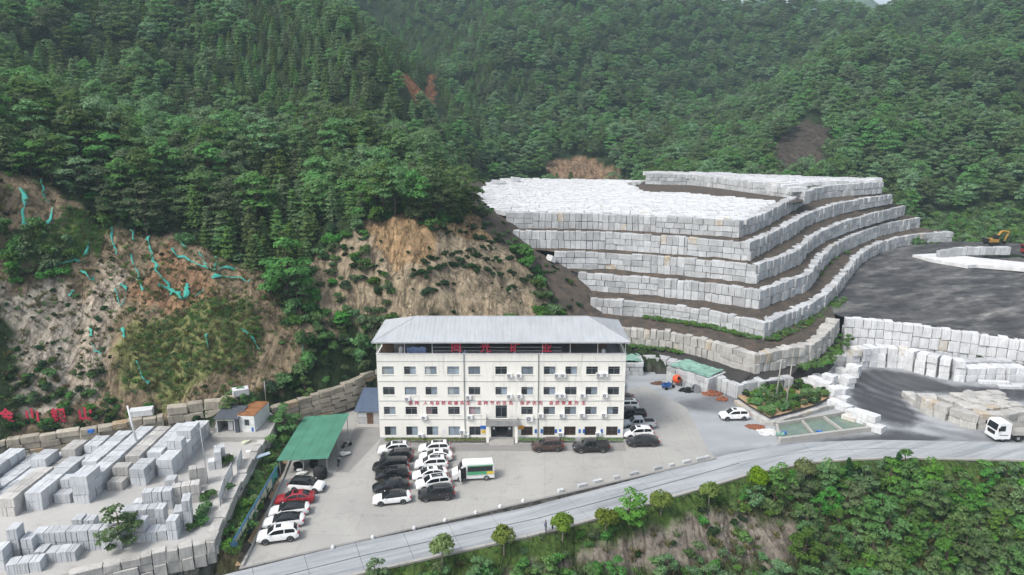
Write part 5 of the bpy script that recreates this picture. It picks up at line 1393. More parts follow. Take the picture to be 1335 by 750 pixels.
# ------------------------------------------------------------------ three cell settling pond
m = NT('pond_water'); p = m.pos(); a = m.noise(p, .6, 4)
m.col(m.ramp(a, [(.3, (.10, .155, .12)), (.7, (.17, .22, .17))])).rough(.12).bump(m.noise(p, 2.5, 3), .08, .05); m.b.inputs['Specular IOR Level'].default_value = .5; m.done('pond_water')
t = thing('settling_pond', 'three cell concrete settling pond with cloudy green water', 'pond')
A, B, C_, D = [Vector((*gp(*q), 0)) for q in ((1016, 577), (1136, 562), (1100, 543), (1012, 558))]
def pwall(p, q, w, h, nm='pond_wall'):
    d = q - p; MB().obox(((p.x+q.x)/2, (p.y+q.y)/2, h/2), (d.length, w, h), math.atan2(d.y, d.x)).obj(nm, MATS['kerb_concrete'], t)
pwall(A, B, .5, .75); pwall(D, C_, .4, .9); pwall(A.lerp(D, .08), A.lerp(D, .95), .4, .74); pwall(B.lerp(C_, .08), B.lerp(C_, .95), .4, .73)
for k in (.36, .68): pwall(A.lerp(B, k).lerp(D.lerp(C_, k), .06), A.lerp(B, k).lerp(D.lerp(C_, k), .95), .35, .78, 'divider')
for k0, k1 in ((.02, .345), (.375, .665), (.695, .98)):
    P = [A.lerp(B, k0).lerp(D.lerp(C_, k0), .06), A.lerp(B, k1).lerp(D.lerp(C_, k1), .06), A.lerp(B, k1).lerp(D.lerp(C_, k1), .94), A.lerp(B, k0).lerp(D.lerp(C_, k0), .94)]
    MB().add([(q.x, q.y, .42) for q in P], [(0, 1, 2, 3)]).obj('water', MATS['pond_water'], t)
for nm, px, py, s, mat, lab in (('pump', 1017, 568, .55, 'net_green', 'green pump unit at the left corner of the pond'), ('pump', 1022, 565, .35, 'blue_board', 'blue motor beside the green pump'), ('float', 1068, 563, .4, 'blue_board', 'blue float in the middle pond cell')):
    x, y = gp(px, py, .7); t2 = thing(nm, lab, nm, (x, y, .45 if nm == 'float' else .6))
    MB().tube((-s, 0, s*.6), (s, 0, s*.6), s*.55, n=12).obj('body', MATS[mat], t2); MB().box(-s*.9, s*.9, -s*.5, s*.5, 0, s*.2).obj('base', MATS[mat], t2); MB().tube((0, 0, s), (0, 0, s*1.6), s*.2, n=8).obj('outlet', MATS['galv'], t2)
t2 = thing('pipe', 'black pipe lying on the kerb behind the pond', 'pipe', (*gp(1043, 551), .1), .15)
MB().tube((-1.3, 0, .15), (1.3, 0, .15), .15, n=10).obj('barrel', MATS['rubber'], t2); MB().tube((1.25, 0, .15), (1.4, 0, .15), .19, n=10).obj('flange', MATS['rubber'], t2)
# ------------------------------------------------------------------ excavator and dump truck far right
plain('digger_yellow', (.42, .24, .05, 1), .6, .3, 2)
x, y = gp(1293, 318, 10.2)
t = thing('excavator', 'yellow excavator with bent arm on the far dark plateau', 'excavator', (x, y, 10.0), .15)
for s in (-1, 1): MB().add([(-1.8,s*1.1-.3,.15),(-1.5,s*1.1-.3,0),(1.5,s*1.1-.3,0),(1.8,s*1.1-.3,.2),(1.7,s*1.1-.3,.75),(-1.7,s*1.1-.3,.75),(-1.8,s*1.1+.3,.15),(-1.5,s*1.1+.3,0),(1.5,s*1.1+.3,0),(1.8,s*1.1+.3,.2),(1.7,s*1.1+.3,.75),(-1.7,s*1.1+.3,.75)], [(0,1,2,3,4,5),(11,10,9,8,7,6)] + [(i,6+i,6+(i+1)%6,(i+1)%6) for i in range(6)]).obj('track', MATS['black_trim'], t)
MB().box(-2.2, 1.2, -1.2, 1.2, .85, 1.8).obj('body', MATS['digger_yellow'], t); MB().box(-.2, 1.15, -1.15, -.05, 1.81, 2.9).obj('cab', MATS['black_trim'], t); MB().box(-2.6, -1.9, -1.2, 1.2, .95, 1.95).obj('counterweight', MATS['black_trim'], t)
MB().path([(1.0, .3, 1.5), (3.0, .3, 3.9), (5.6, .3, 3.6)], [.32, .36, .25], 6).obj('boom', MATS['digger_yellow'], t); MB().path([(5.5, .3, 3.8), (4.4, .3, .9)], [.28, .18], 6).obj('stick', MATS['digger_yellow'], t); MB().obox((4.2, .3, .55), (.9, .9, .8), 0, .3).obj('bucket', MATS['black_trim'], t)
x, y = gp(1336, 332, 9.9)
t = thing('dump_truck', 'red dump truck cut by the right picture edge on the plateau', 'truck', (x + 2.2, y, 9.9), math.pi*.95)
MB().box(1.2, 2.8, -1.2, 1.2, .7, 2.8).obj('cab', MATS['paint_red'], t); MB().box(2.81, 2.83, -1.0, 1.0, 1.7, 2.5).obj('windscreen', MATS['car_glass'], t); MB().box(-3.5, 1.0, -1.25, 1.25, 1.1, 2.6).obj('tipper_body', MATS['paint_red'], t); MB().box(-3.4, 2.6, -.5, .5, .6, 1.08).obj('chassis', MATS['black_trim'], t)
for cx in (2.0, -1.2, -2.4):
    for s in (-1, 1): MB().tube((cx, s*1.0-.17, .5), (cx, s*1.0+.17, .5), .5, n=14).obj('wheel', MATS['rubber'], t)
# ------------------------------------------------------------------ green shelter with clutter
m = NT('green_sheet'); p = m.pos(); w = m.n('ShaderNodeTexWave', bands_direction='Y'); w.inputs['Scale'].default_value = 1.2; w.inputs['Distortion'].default_value = .4; m.l(p, w.inputs['Vector'])
c = m.mix(1.0, (.07, .21, .145, 1), m.ramp(m.noise(p, .5, 5, .6), [(.3, .82), (.7, 1.15)]), 'MULTIPLY'); c = m.mix(1.0, c, m.ramp(w.outputs['Fac'], [(0, .88), (.5, 1.04)]), 'MULTIPLY')
m.col(c).rough(.6); m.done('green_sheet')
plain('blue_slate', (.085, .115, .17, 1), .6, .25, 1.5, bump=.3); plain('hut_wall', (.42, .43, .43, 1), .85, .2, 1.5); plain('rust', (.25, .115, .05, 1), .9, .5, 1.2, bump=.4); plain('container_white', (.62, .64, .63, 1), .6, .2, 1.2)
plain('slate_dark', (.07, .08, .095, 1), .7, .25, 1.5); plain('fence_blue', (.035, .10, .17, 1), .5, .2, 2); plain('panel_pale', (.52, .55, .42, 1), .6, .25, 1.5); plain('tyre_black', (.02, .02, .02, 1), .85, .3, 5); plain('bag_white', (.6, .6, .58, 1), .8, .2, 3, bump=.5)
t = thing('carport', 'open shelter with sloping green metal roof left of the building', 'shelter')
c4 = [Vector(gy(360.3, 601, 86.8)), Vector(gy(427.4, 598, 87.2)), Vector(gy(455.4, 538.8, 100.4)), Vector(gy(396.6, 543.4, 99.6))]
NS = 8
for k in range(NS):
    a = c4[0].lerp(c4[1], k/NS); b = c4[0].lerp(c4[1], (k+1)/NS); d = c4[3].lerp(c4[2], k/NS); c = c4[3].lerp(c4[2], (k+1)/NS)
    b = b.lerp(a, -.02); c = c.lerp(d, -.02); up = Vector((0, 0, .025 * (k % 2)))
    mb = MB(); mb.add([a+up, b+up, c+up, d+up] + [q + up - Vector((0, 0, .03)) for q in (a, b, c, d)], [(0,1,2,3),(7,6,5,4),(0,4,5,1),(1,5,6,2),(2,6,7,3),(3,7,4,0)])
    mb.obj('roof_sheet', MATS['green_sheet'], t)
for u, v in ((.04, .03), (.5, .03), (.96, .03), (.04, .5), (.96, .5), (.04, .97), (.96, .97)):
    q = c4[0].lerp(c4[1], u).lerp(c4[3].lerp(c4[2], u), v); MB().tube((q.x, q.y, 0), (q.x, q.y, q.z - .04), .06, n=6).obj('post', MATS['galv'], t)
for v in (.03, .5, .97):
    a = c4[0].lerp(c4[3], v); b = c4[1].lerp(c4[2], v); MB().tube(a - Vector((0,0,.09)), b - Vector((0,0,.09)), .05, n=6).obj('beam', MATS['galv'], t)
RC = random.Random(4)
def clutter(x, y, kind, lab):
    t2 = thing(kind, lab, kind.replace('_', ' '), (x, y, .015), RC.uniform(0, 3))
    if kind == 'tyre_stack':
        for k in range(4): 
            o = MB().lathe([(.28, .02), (.5, 0), (.56, .12), (.5, .24), (.28, .22)], 16).obj('tyre', MATS['tyre_black'], t2, True); o.location = (RC.uniform(-.08, .08), RC.uniform(-.08, .08), k*.245)
    elif kind == 'water_tank':
        MB().lathe([(0, 0), (.85, 0), (.9, .2), (.88, 1.2), (.7, 1.5), (.25, 1.62), (0, 1.64)], 18).obj('shell', MATS['tyre_black'], t2, True); MB().tube((0, 0, 1.6), (0, 0, 1.75), .22, n=10).obj('lid', MATS['tyre_black'], t2)
        for z in (.3, .7, 1.1): MB().lathe([(.885, z), (.93, z+.05), (.885, z+.1)], 18).obj('rib', MATS['tyre_black'], t2)
    elif kind == 'bag_pile':
        for k in range(7):
            o = MB().lathe([(0, 0), (.3, .03), (.36, .13), (.28, .24), (0, .27)], 10).obj('bag', MATS['bag_white'], t2, True); o.location = (RC.uniform(-.5, .5), RC.uniform(-.4, .4), .2*(k//3)); o.scale = (1.3, .9, 1)
    elif kind == 'motorcycle':
        for s in (-.62, .62): MB().tube((s, -.05, .3), (s, .05, .3), .3, n=14).obj('wheel', MATS['tyre_black'], t2)
        MB().path([(-.62, 0, .3), (-.2, 0, .62), (.35, 0, .66), (.62, 0, .3)], .06, 6).obj('frame', MATS['black_trim'], t2); MB().box(-.55, .1, -.13, .13, .68, .8).obj('seat', MATS['black_trim'], t2); MB().box(.05, .4, -.14, .14, .6, .85).obj('fuel_tank', MATS['paint_silver'], t2); MB().path([(.42, -.33, 1.0), (.45, 0, .95), (.42, .33, 1.0)], .025, 5).obj('handlebar', MATS['black_trim'], t2)
clutter(-25.7, 86.6, 'water_tank', 'round black tank at the front corner under the green shelter'); clutter(-28.4, 87.5, 'bag_pile', 'pale bags heaped under the front edge of the green shelter')
clutter(-29.3, 88.8, 'tyre_stack', 'stack of black tyres deep under the green shelter'); clutter(-27.4, 89.6, 'tyre_stack', 'second tyre stack behind the black tank'); clutter(-24.1, 90.3, 'motorcycle', 'motorcycle parked at the right side of the shelter'); clutter(-23.9, 93.0, 'bag_pile', 'white bags by the right posts of the shelter'); clutter(-24.2, 95.6, 'motorcycle', 'motorcycle further back beside the shelter posts')
# ------------------------------------------------------------------ hut with blue roof beside the building
t = thing('hut', 'small grey hut with sloping blue roof against the building', 'hut')
x0, y0 = gp(466.6, 553.7); x1 = -20.0
MB().box(x0, x1, y0, y0+6.5, .0, 2.35).obj('wall', MATS['hut_wall'], t)
RS_ = [Vector((x0-.4, y0-.5, 2.42)), Vector((x1, y0-.5, 2.42)), Vector((x1, y0+7.2, 3.35)), Vector((x0-.4, y0+7.2, 3.35))]
mb = MB(); mb.add(RS_ + [q - Vector((0, 0, .07)) for q in RS_], [(0,1,2,3),(7,6,5,4),(0,4,5,1),(1,5,6,2),(2,6,7,3),(3,7,4,0)]); mb.obj('roof', MATS['blue_slate'], t)
d = MB().box(x0+1.5, x0+2.45, y0-.05, y0-.01, .05, 2.0).obj('door', MATS['brown_wood'], t); MB().box(x0+2.3, x0+2.38, y0-.09, y0-.055, .95, 1.1).obj('handle', MATS['alloy'], d)
MB().box(x0+.15, x0+1.35, y0-.03, y0-.008, 1.35, 1.95).obj('notice_board', MATS['paper'], t); MB().box(x0-.1, x1, y0-1.2, y0-.02, .0, .14).obj('step', MATS['kerb_concrete'], t)
# ------------------------------------------------------------------ platform with open shed and rusty container
PZ = 3.35
pb = [gp(276, 570, PZ), gp(350, 570, PZ), gp(362, 545, PZ), gp(345, 532, PZ), gp(285, 540, PZ)]
struct(MB().prism(pb, 1.0, PZ).obj('shed_platform', MATS['kerb_concrete']))
a = Vector((*gp(283.3, 564.5, PZ), PZ)); b = Vector((*gp(307, 564.5, PZ), PZ)); w = (b - a).length
t = thing('open_shed', 'small open fronted shed with dark grey roof above the stone yard', 'shed', tuple(a), math.atan2(b.y-a.y, b.x-a.x))
MB().box(0, w, 3.0, 3.1, 0, 2.2).obj('rear_wall', MATS['hut_wall'], t); MB().box(-.08, .0, .1, 3.0, 0, 2.2).obj('side_wall', MATS['hut_wall'], t); MB().box(w, w+.5, .05, 3.0, 0, 2.2).obj('side_wall', MATS['slate_dark'], t)
R_ = [Vector((-.25, -.3, 2.25)), Vector((w+.75, -.3, 2.25)), Vector((w+.75, 3.4, 2.75)), Vector((-.25, 3.4, 2.75))]
mb = MB(); mb.add(R_ + [q - Vector((0, 0, .08)) for q in R_], [(0,1,2,3),(7,6,5,4),(0,4,5,1),(1,5,6,2),(2,6,7,3),(3,7,4,0)]); mb.obj('roof', MATS['slate_dark'], t)
MB().box(0, w, .0, .09, 1.85, 2.16).obj('lintel', MATS['panel_pale'], t)
for x in (.06, w-.06): MB().tube((x, .05, 0), (x, .05, 1.85), .06, n=6).obj('post', MATS['white_metal'], t)
q = a.lerp(b, .62); o = thing('fridge', 'white cabinet standing inside the open grey shed', 'cabinet', (q.x, q.y + 1.2, PZ)); MB().box(-.35, .35, -.3, .3, 0, 1.35).obj('body', MATS['white_metal'], o); MB().box(-.33, .33, -.325, -.302, .05, 1.3).obj('door', MATS['white_metal'], o)
a = Vector((*gp(310.7, 562.7, PZ), PZ)); b = Vector((*gp(335.3, 564.2, PZ), PZ)); e = Vector((*gp(354.5, 545, PZ), PZ)); w = (b - a).length
dz = (e - b); LL = dz.length
t = thing('container_cabin', 'white container cabin with rusty orange roof above the stone yard', 'container', tuple(a), math.atan2(dz.y, dz.x) - math.pi/2)
HC = 2.45
MB().box(0, 2.5, 0, LL, 0, HC).obj('shell', MATS['container_white'], t)
for k in range(int(LL/.3)): MB().box(2.502, 2.54, .1+.3*k, .25+.3*k, .15, HC-.15).obj('rib', MATS['container_white'], t)
MB().box(.15, 2.35, .15, LL*.48, HC+.004, HC+.03).obj('roof_panel', MATS['rust'], t); MB().box(.15, 2.35, LL*.52, LL-.15, HC+.004, HC+.035).obj('roof_panel', MATS['rust'], t)
rim = MB(); rim.box(-.03, 2.53, -.03, .12, HC+.003, HC+.1); rim.box(-.03, 2.53, LL-.12, LL+.03, HC+.003, HC+.1); rim.box(-.03, .12, .12, LL-.12, HC+.003, HC+.1); rim.box(2.38, 2.53, .12, LL-.12, HC+.003, HC+.1); rim.box(.12, 2.38, LL*.485, LL*.515, HC+.003, HC+.08); rim.obj('roof_rim', MATS['rust'], t)
wi = MB().box(1.05, 1.75, -.05, -.004, 1.0, 1.9).obj('window', MATS['alu_frame'], t); MB().box(1.1, 1.7, -.06, -.053, 1.05, 1.85).obj('pane', MATS['glass_dark'], wi)
MB().box(2.0, 2.3, -.03, -.005, .1, .7).obj('poster', MATS['blue_board'], t); MB().box(2.05, 2.25, -.03, -.005, 1.2, 1.8).obj('poster', MATS['paper'], t)
# ------------------------------------------------------------------ red characters on posts along the slope foot
for i, (ch, px, py) in enumerate(zip('金山银山', (8.5, 42.5, 76.5, 111.5), (543.5, 543, 542.5, 541))):
    Y = 90.0 + i * 1.6
    x, y, z = gy(px, py, Y)
    t = thing('sign_character', 'red cut-out character on two thin posts, %s from the left on the slope foot' % ORD[i], 'sign', (x, y, z), 0, 'red characters on posts')
    o = link('character', text_mesh(ch, 2.1, .06, 'red_paint', .03), t); o.rotation_euler = (R(90), 0, R(-4 + 3*i))
    for s in (-.5, .5): MB().tube((s, .08, -3.4), (s, .08, .6), .035, n=5).obj('post', MATS['galv'], t)
# ------------------------------------------------------------------ fence of pale panels with blue rail along the planted strip
t = thing('panel_fence', 'blue railed fence with pale panels between planted strip and parked cars', 'fence')
fa = Vector((*gp(307, 722, .6), .6)); fb = Vector((*gp(362, 624, .6), .6)); NP = 7; d = fb - fa
for k in range(NP + 1):
    q = fa.lerp(fb, k/NP); MB().box(q.x-.06, q.x+.06, q.y-.06, q.y+.06, .0, 2.35).obj('post', MATS['fence_blue'], t)
for k in range(NP):
    p0, p1 = fa.lerp(fb, (k+.05)/NP), fa.lerp(fb, (k+.95)/NP); c = (p0+p1)/2
    MB().obox((c.x, c.y, 1.45), ((p1-p0).length, .04, 1.15), math.atan2(d.y, d.x)).obj('panel', MATS['panel_pale' if k < NP-1 else 'net_teal'], t)
c = (fa+fb)/2; MB().obox((c.x, c.y, 2.28), (d.length+.3, .22, .16), math.atan2(d.y, d.x)).obj('top_rail', MATS['fence_blue'], t)
mb = MB().obox((fa.x, fa.y - .12, 1.15), (.75, .05, 1.9), .25).obj('end_panel', MATS['fence_blue'], t)
# white hoarding panels on the yard edge
for i, (a, b) in enumerate((((315.5, 603), (309.5, 618)), ((303, 621), (294.5, 639)), ((293.5, 641), (287, 662)))):
    pa, pb_ = Vector((*gp(*a, YARD_Z), 0)), Vector((*gp(*b, YARD_Z), 0)); d = pb_ - pa; c = (pa+pb_)/2
    t = thing('hoarding_panel', 'white site hoarding panel on the yard edge, %s from the shed' % ORD[i], 'panel', (c.x, c.y, YARD_Z), math.atan2(d.y, d.x), 'hoarding panels on the yard edge')
    n = 7; wv = d.length/n
    MB().box(-d.length/2, d.length/2, -.02, .02, .1, 1.85).obj('sheet', MATS['white_metal'], t)
    for s in (-1, 1): MB().tube((s*d.length/2, .05, 0), (s*d.length/2, .05, 1.95), .04, n=6).obj('post', MATS['galv'], t)
pole(177, 571, 4.6, -.55, 'white leaning concrete pole on the ledge behind the yard wall', False, .16, 5.3, 'white_metal')
pole(272, 632, 7.6, -.3, 'slim galvanised lamp pole rising from the yard stone packs', False, .06, YARD_Z, 'galv')
pole(346.5, 521, 3.0, 0, 'thin post with blue sign box behind the container cabin', False, .06, 6.2, 'galv')
x, y, z = gy(346.5, 505, 99); 
# odd timber and sheet debris at the yard corner
plain('sheet_blue', (.30, .38, .45, 1), .6, .2, 2)
for i, (px, py, s, rz, mt, lab) in enumerate([(341, 594, (2.2, .9, .08), .5, 'sheet_blue', 'pale blue sheet lying on the rubble beside the planted strip'), (320, 597, (2.6, .18, .12), .5, 'white_metal', 'long white batten on the rubble left of the blue sheet'), (322, 576, (1.4, .8, .25), 1.0, 'panel_pale', 'tilted pale board below the container platform'), (326, 590, (1.0, .5, .3), .3, 'white_metal', 'white broken slab on the rubble'), (333, 587, (.8, .6, .3), 1.2, 'white_metal', 'second white broken slab near the blue sheet')]):
    x, y = gp(px, py, YARD_Z + .1); o = block(None, 'granite_white', x, y, YARD_Z + .06, *s, rz, tilt=.15); o.name = 'scrap_board'
    me = o.data.copy(); me.materials[0] = MATS[mt]; o.data = me; tag(o, lab, 'scrap board')
o = block(None, 'granite_white', *gp(119, 564, 5.3), 5.3, .7, .5, .4, .2); o.name = 'plastic_crate'; me = o.data.copy(); me.materials[0] = MATS['blue_board']; o.data = me; tag(o, 'bright blue crate on the ledge above the yard back wall', 'crate')
# ------------------------------------------------------------------ turquoise netting torn over the left slope
NETS = [[(400,232),(408,260),(415,290),(430,335),(455,360),(490,400)], [(430,358),(460,372),(498,405),(505,390),(512,355)], [(465,260),(490,285),(530,300),(570,318),(640,320)], [(575,345),(610,338),(650,340),(682,347)],
 [(55,105),(72,128),(62,150),(60,175),(66,200)], [(83,42),(97,62)], [(110,75),(118,105),(125,135),(140,128)], [(145,150),(138,172),(108,205)], [(150,318),(155,302),(180,298),(215,295)], [(240,240),(232,285)], [(222,325),(238,340),(250,358),(258,335)], [(185,390),(200,378)],
 [(305,205),(303,240),(312,262),(317,278)], [(356,212),(366,222),(362,238)], [(355,280),(368,312),(376,345),(390,378)], [(316,372),(318,395),(326,420),(338,410),(345,370),(330,360),(318,368)], [(245,520),(260,540),(280,548)], [(375,570),(383,605),(402,626)], [(660,480),(690,510),(708,542)], [(820,505),(827,535),(824,560)], [(528,395),(545,385),(558,372)], [(248,470),(248,500)], [(335,480),(342,510)], [(560,490),(565,530)], [(490,240),(505,260)], [(540,268),(560,305)], [(590,285),(585,315)]]
RN = random.Random(31)
for i, nt in enumerate(NETS):
    pts = []
    for a, b in nt: pts.append(hit(a*.48, 200 + b*.48))
    P = PL(pts); n = max(4, int(P.L / .8)); mb = MB(); wd = .3 if i in (0, 1, 3, 4, 13) else .16
    for k in range(n + 1):
        u = P.L * k / n; q = P.at(u); a = P.at(max(u-.5, 0)); b = P.at(min(u+.5, P.L)); d = Vector((b.x-a.x, b.y-a.y, 0)).normalized() if (b-a).length > 1e-6 else Vector((1, 0, 0))
        s = Vector((-d.y, d.x, 0)) * wd * RN.choice([.15, .4, .7, .9, 1.5])
        j = Vector((RN.uniform(-.2, .2), RN.uniform(-.2, .2), 0))
        for e in (-1, 0, 1):
            v = q + s * e + j; mb.v.append((v.x, v.y, h1(v.x, v.y) + .14 + (.16 if e == 0 else 0) + RN.uniform(0, .25)))
    for k in range(n):
        for e in range(2): mb.f.append((k*3+e, (k+1)*3+e, (k+1)*3+e+1, k*3+e+1))
    tag(mb.obj('netting', MATS['net_teal'], None, True), 'turquoise netting strip on the bare left slope, %s' % ('number %d counted roughly from the middle outward' % (i+1) if False else ['longest curved strip', 'forked strip at the slope middle', 'strip along the forest edge', 'horizontal strip at right', 'bunched strip at far left', 'scrap near the upper left trees', 'thin strip below the upper left scrap', 'strip left of the green bank', 'hooked strip above the grey rock', 'short upright strip by the gully', 'tangle right of the grey rock', 'small scrap on the grey rock', 'strip by the upper gully', 'wide scrap under the trees', 'slanting strip left of the longest one', 'loop beside the pale rib', 'hooked strip low on the pale rib', 'low strip above the poles', 'diagonal strip on the lower grass', 'upright strip at the right end', 'scrap right of the forked strip', 'scrap high on the pale rib', 'thin strip below the loop', 'thin strip on the green grass', 'scrap just right of the longest strip top', 'branch hanging from the forest edge strip', 'short branch right of the forest edge strip'][i]), 'netting', 'torn turquoise netting')
# ------------------------------------------------------------------ soil below the yellow stained wall, planted later
kk = WALLS['A0'][1]; foot = PL([(kk.at(kk.L*u/10).x, kk.at(kk.L*u/10).y, kk.at(kk.L*u/10).z - 3.55) for u in range(11)])
toe = PL([g3(1000, 500, 2.2), g3(1034, 496, 2.0), g3(1050, 496, .2), g3(1078, 487, .05), g3(1092, 470, .05), g3(1100, 458, .05), g3(1108, 450, .1)])
strip('soil_slope', lambda u: foot.at(u*foot.L) + Vector((0, .6, .1)), lambda u: toe.at(u*toe.L), 40, 'dark_gravel', .4, 8, 4)

# dark debris slope that buries the left ends of the terrace walls
L2 = PL([(-7.5, 231, 25.5), (-8, 200, 25.4), (-4.5, 176, 25.1), (1.5, 161.0, 23.0), (3.5, 156.2, 19.0), (12, 152.4, 14.9), (17, 149.2, 10.8), (19, 143.8, 7.0), (20, 134, 3.0), (20, 122, 1.2)])
def dl(u):
    q = L2.at(u * L2.L); x, y = q.x - 9.5, q.y - 3.5; return Vector((x, y, h1(x, y) - .3))
strip('debris_slope', dl, lambda u: L2.at(u * L2.L), 90, 'dark_soil', .9, 12, 31)
# ------------------------------------------------------------------ foliage
def leafmat(key, c, var=.35, hue=.025, trans=.3):
    m = bpy.data.materials.new(key); m.use_nodes = True; t = m.node_tree; t.nodes.clear()
    N = t.nodes.new; L = t.links.new
    oi = N('ShaderNodeObjectInfo'); ge = N('ShaderNodeNewGeometry')
    hs = N('ShaderNodeHueSaturation'); hs.inputs['Color'].default_value = c
    def rng(src, a, b):
        q = N('ShaderNodeMapRange'); q.inputs[3].default_value = a; q.inputs[4].default_value = b; L(src, q.inputs[0]); return q.outputs[0]
    L(rng(oi.outputs['Random'], .5 - hue, .5 + hue), hs.inputs['Hue'])
    v = N('ShaderNodeMath'); v.operation = 'MULTIPLY'
    L(rng(oi.outputs['Random'], 1 - var, 1 + var), v.inputs[0]); L(rng(ge.outputs['Random Per Island'], .72, 1.28), v.inputs[1])
    L(v.outputs[0], hs.inputs['Value'])
    sm = N('ShaderNodeMath'); sm.operation = 'MULTIPLY'; sm.inputs[1].default_value = 7.31; L(oi.outputs['Random'], sm.inputs[0])
    fr = N('ShaderNodeMath'); fr.operation = 'FRACT'; L(sm.outputs[0], fr.inputs[0]); L(rng(fr.outputs[0], .7, 1.15), hs.inputs['Saturation'])
    d = N('ShaderNodeBsdfDiffuse'); tr = N('ShaderNodeBsdfTranslucent'); mx = N('ShaderNodeMixShader'); mx.inputs[0].default_value = trans
    L(hs.outputs[0], d.inputs['Color']); L(hs.outputs[0], tr.inputs['Color']); L(d.outputs[0], mx.inputs[1]); L(tr.outputs[0], mx.inputs[2])
    o = N('ShaderNodeOutputMaterial'); L(mx.outputs[0], o.inputs['Surface']); MATS[key] = m
leafmat('leaf_forest', (.145, .255, .095, 1), .38, .03, .45); leafmat('leaf_fir', (.145, .24, .085, 1), .36, .03, .45); leafmat('leaf_shrub', (.095, .19, .055, 1), .35, .03); leafmat('leaf_round', (.15, .22, .035, 1), .18, .015)
leafmat('leaf_bright', (.13, .245, .065, 1), .25, .02); leafmat('leaf_dark', (.034, .075, .028, 1), .3, .02); leafmat('leaf_dry', (.17, .16, .065, 1), .3, .03)
plain('bark', (.085, .065, .05, 1), .9, .3, 3, bump=.5); plain('bark_pale', (.22, .19, .16, 1), .9, .3, 3, bump=.4)

def cards(cent, nrm, size, rng, asp=1.0, fold=.25):
    """leaf faces: two triangles each, folded along the middle; returns verts, faces"""
    n = len(cent)
    r = rng.normal(size=(n, 3)); t = np.cross(nrm, r); t /= np.linalg.norm(t, axis=1)[:, None] + 1e-9
    b = np.cross(nrm, t); s = (size * rng.uniform(.6, 1.3, n))[:, None]
    v0 = cent - t * s * asp; v1 = cent + b * s * .5 - nrm * s * fold; v2 = cent + t * s * asp; v3 = cent - b * s * .5 - nrm * s * fold
    V = np.stack([v0, v1, v2, v3], 1).reshape(-1, 3)
    i = np.arange(n) * 4
    F = np.stack([np.stack([i, i+1, i+2], 1), np.stack([i, i+2, i+3], 1)], 1).reshape(-1, 3)
    return V, F
def npmesh(name, V, F, mat):
    me = bpy.data.meshes.new(name); me.vertices.add(len(V)); me.vertices.foreach_set('co', np.asarray(V, np.float32).ravel())
    k = F.shape[1]; me.loops.add(F.size); me.loops.foreach_set('vertex_index', np.asarray(F, np.int32).ravel())
    me.polygons.add(len(F)); me.polygons.foreach_set('loop_start', np.arange(len(F), dtype=np.int32) * k); me.polygons.foreach_set('loop_total', np.full(len(F), k, np.int32))
    me.update(calc_edges=True); me.validate(); me.materials.append(MATS[mat]); return me
def blobcards(blobs, per, size, rng, up=.35, asp=1.0, shell=.55):
    C = []; Nn = []
    for (c, rad) in blobs:
        n = max(4, int(per * (rad[0] * rad[2]) ** .5 if isinstance(per, float) else per))
        d = rng.normal(size=(n, 3)); d /= np.linalg.norm(d, axis=1)[:, None]
        d[:, 2] = np.where(d[:, 2] < -.25, -d[:, 2] * .6, d[:, 2])
        r = rng.uniform(shell, 1.0, n) ** .7
        C.append(np.array(c) + d * np.array(rad) * r[:, None])
        q = d / np.array(rad) * rad[0] + rng.normal(size=(n, 3)) * .55; q[:, 2] += up
        Nn.append(q / (np.linalg.norm(q, axis=1)[:, None] + 1e-9))
    return cards(np.concatenate(C), np.concatenate(Nn), size, rng, asp)
def broadleaf(seed, H=9.0, Rr=3.4, nb=20, per=46, size=.44, mat='leaf_forest', low=.35, flat=.55):
    rng = np.random.default_rng(seed); blobs = []
    for i in range(nb):
        a = rng.uniform(0, 2*np.pi); f = rng.uniform(0, 1); z = low + (1 - low) * (.08 + .84 * f)
        rr = Rr * (1 - abs((z - low) / (1 - low) - .42) ** 1.6 * .95) * np.sqrt(rng.uniform(.12, .85))
        br = Rr * rng.uniform(.26, .46); blobs.append(((rr*np.cos(a), rr*np.sin(a), z*H - br*.3), (br, br, br*flat*rng.uniform(.8, 1.2))))
    blobs.append(((0, 0, H*.93), (Rr*.4, Rr*.4, Rr*.28)))
    V, F = blobcards(blobs, per, size, rng, .8)
    crown = npmesh('crown', V, F, mat)
    tb = MB(); tb.path([(0, 0, -.6), (.12, .05, H*.3), (.0, .1, H*.62), (.05, 0, H*.85)], [.22, .17, .11, .04], 6)
    for i in range(6):
        c, r = blobs[i]; z0 = H*(.25 + .06*i); tb.path([(.05, .05, z0), (c[0]*.5, c[1]*.5, (z0+c[2])/2+.3), (c[0], c[1], c[2])], [.09, .06, .03], 5)
    return crown, tb.mesh('trunk', MATS['bark'])
def fir(seed, H=11.0, Rr=1.9, n=620, size=.42):
    rng = np.random.default_rng(seed); C = []; Nn = []
    lay = int(H / .62); V_, F_ = [], []
    for i in range(n):
        q = rng.integers(0, lay) / lay; z = H * (.16 + .84 * q); rmax = Rr * min(1.0, (1 - q) ** .62 * 1.05) * (.82 + .3*np.sin(q*40+seed)) + .12
        a = rng.integers(0, 7) / 7 * 2*np.pi + q*9 + rng.normal()*.22; r = rmax * np.sqrt(rng.uniform(.1, 1))
        C.append((r*np.cos(a), r*np.sin(a), z - r*.32 + rng.normal()*.08)); Nn.append((np.cos(a)*.45 + rng.normal()*.35, np.sin(a)*.45 + rng.normal()*.35, .8))
    Nn = np.array(Nn); Nn /= np.linalg.norm(Nn, axis=1)[:, None]
    V, F = cards(np.array(C), Nn, size, rng, 1.15)
    return npmesh('crown', V, F, 'leaf_fir'), MB().path([(0, 0, -.6), (0, 0, H*.5), (0, 0, H*.97)], [.16, .1, .02], 6).mesh('trunk', MATS['bark'])
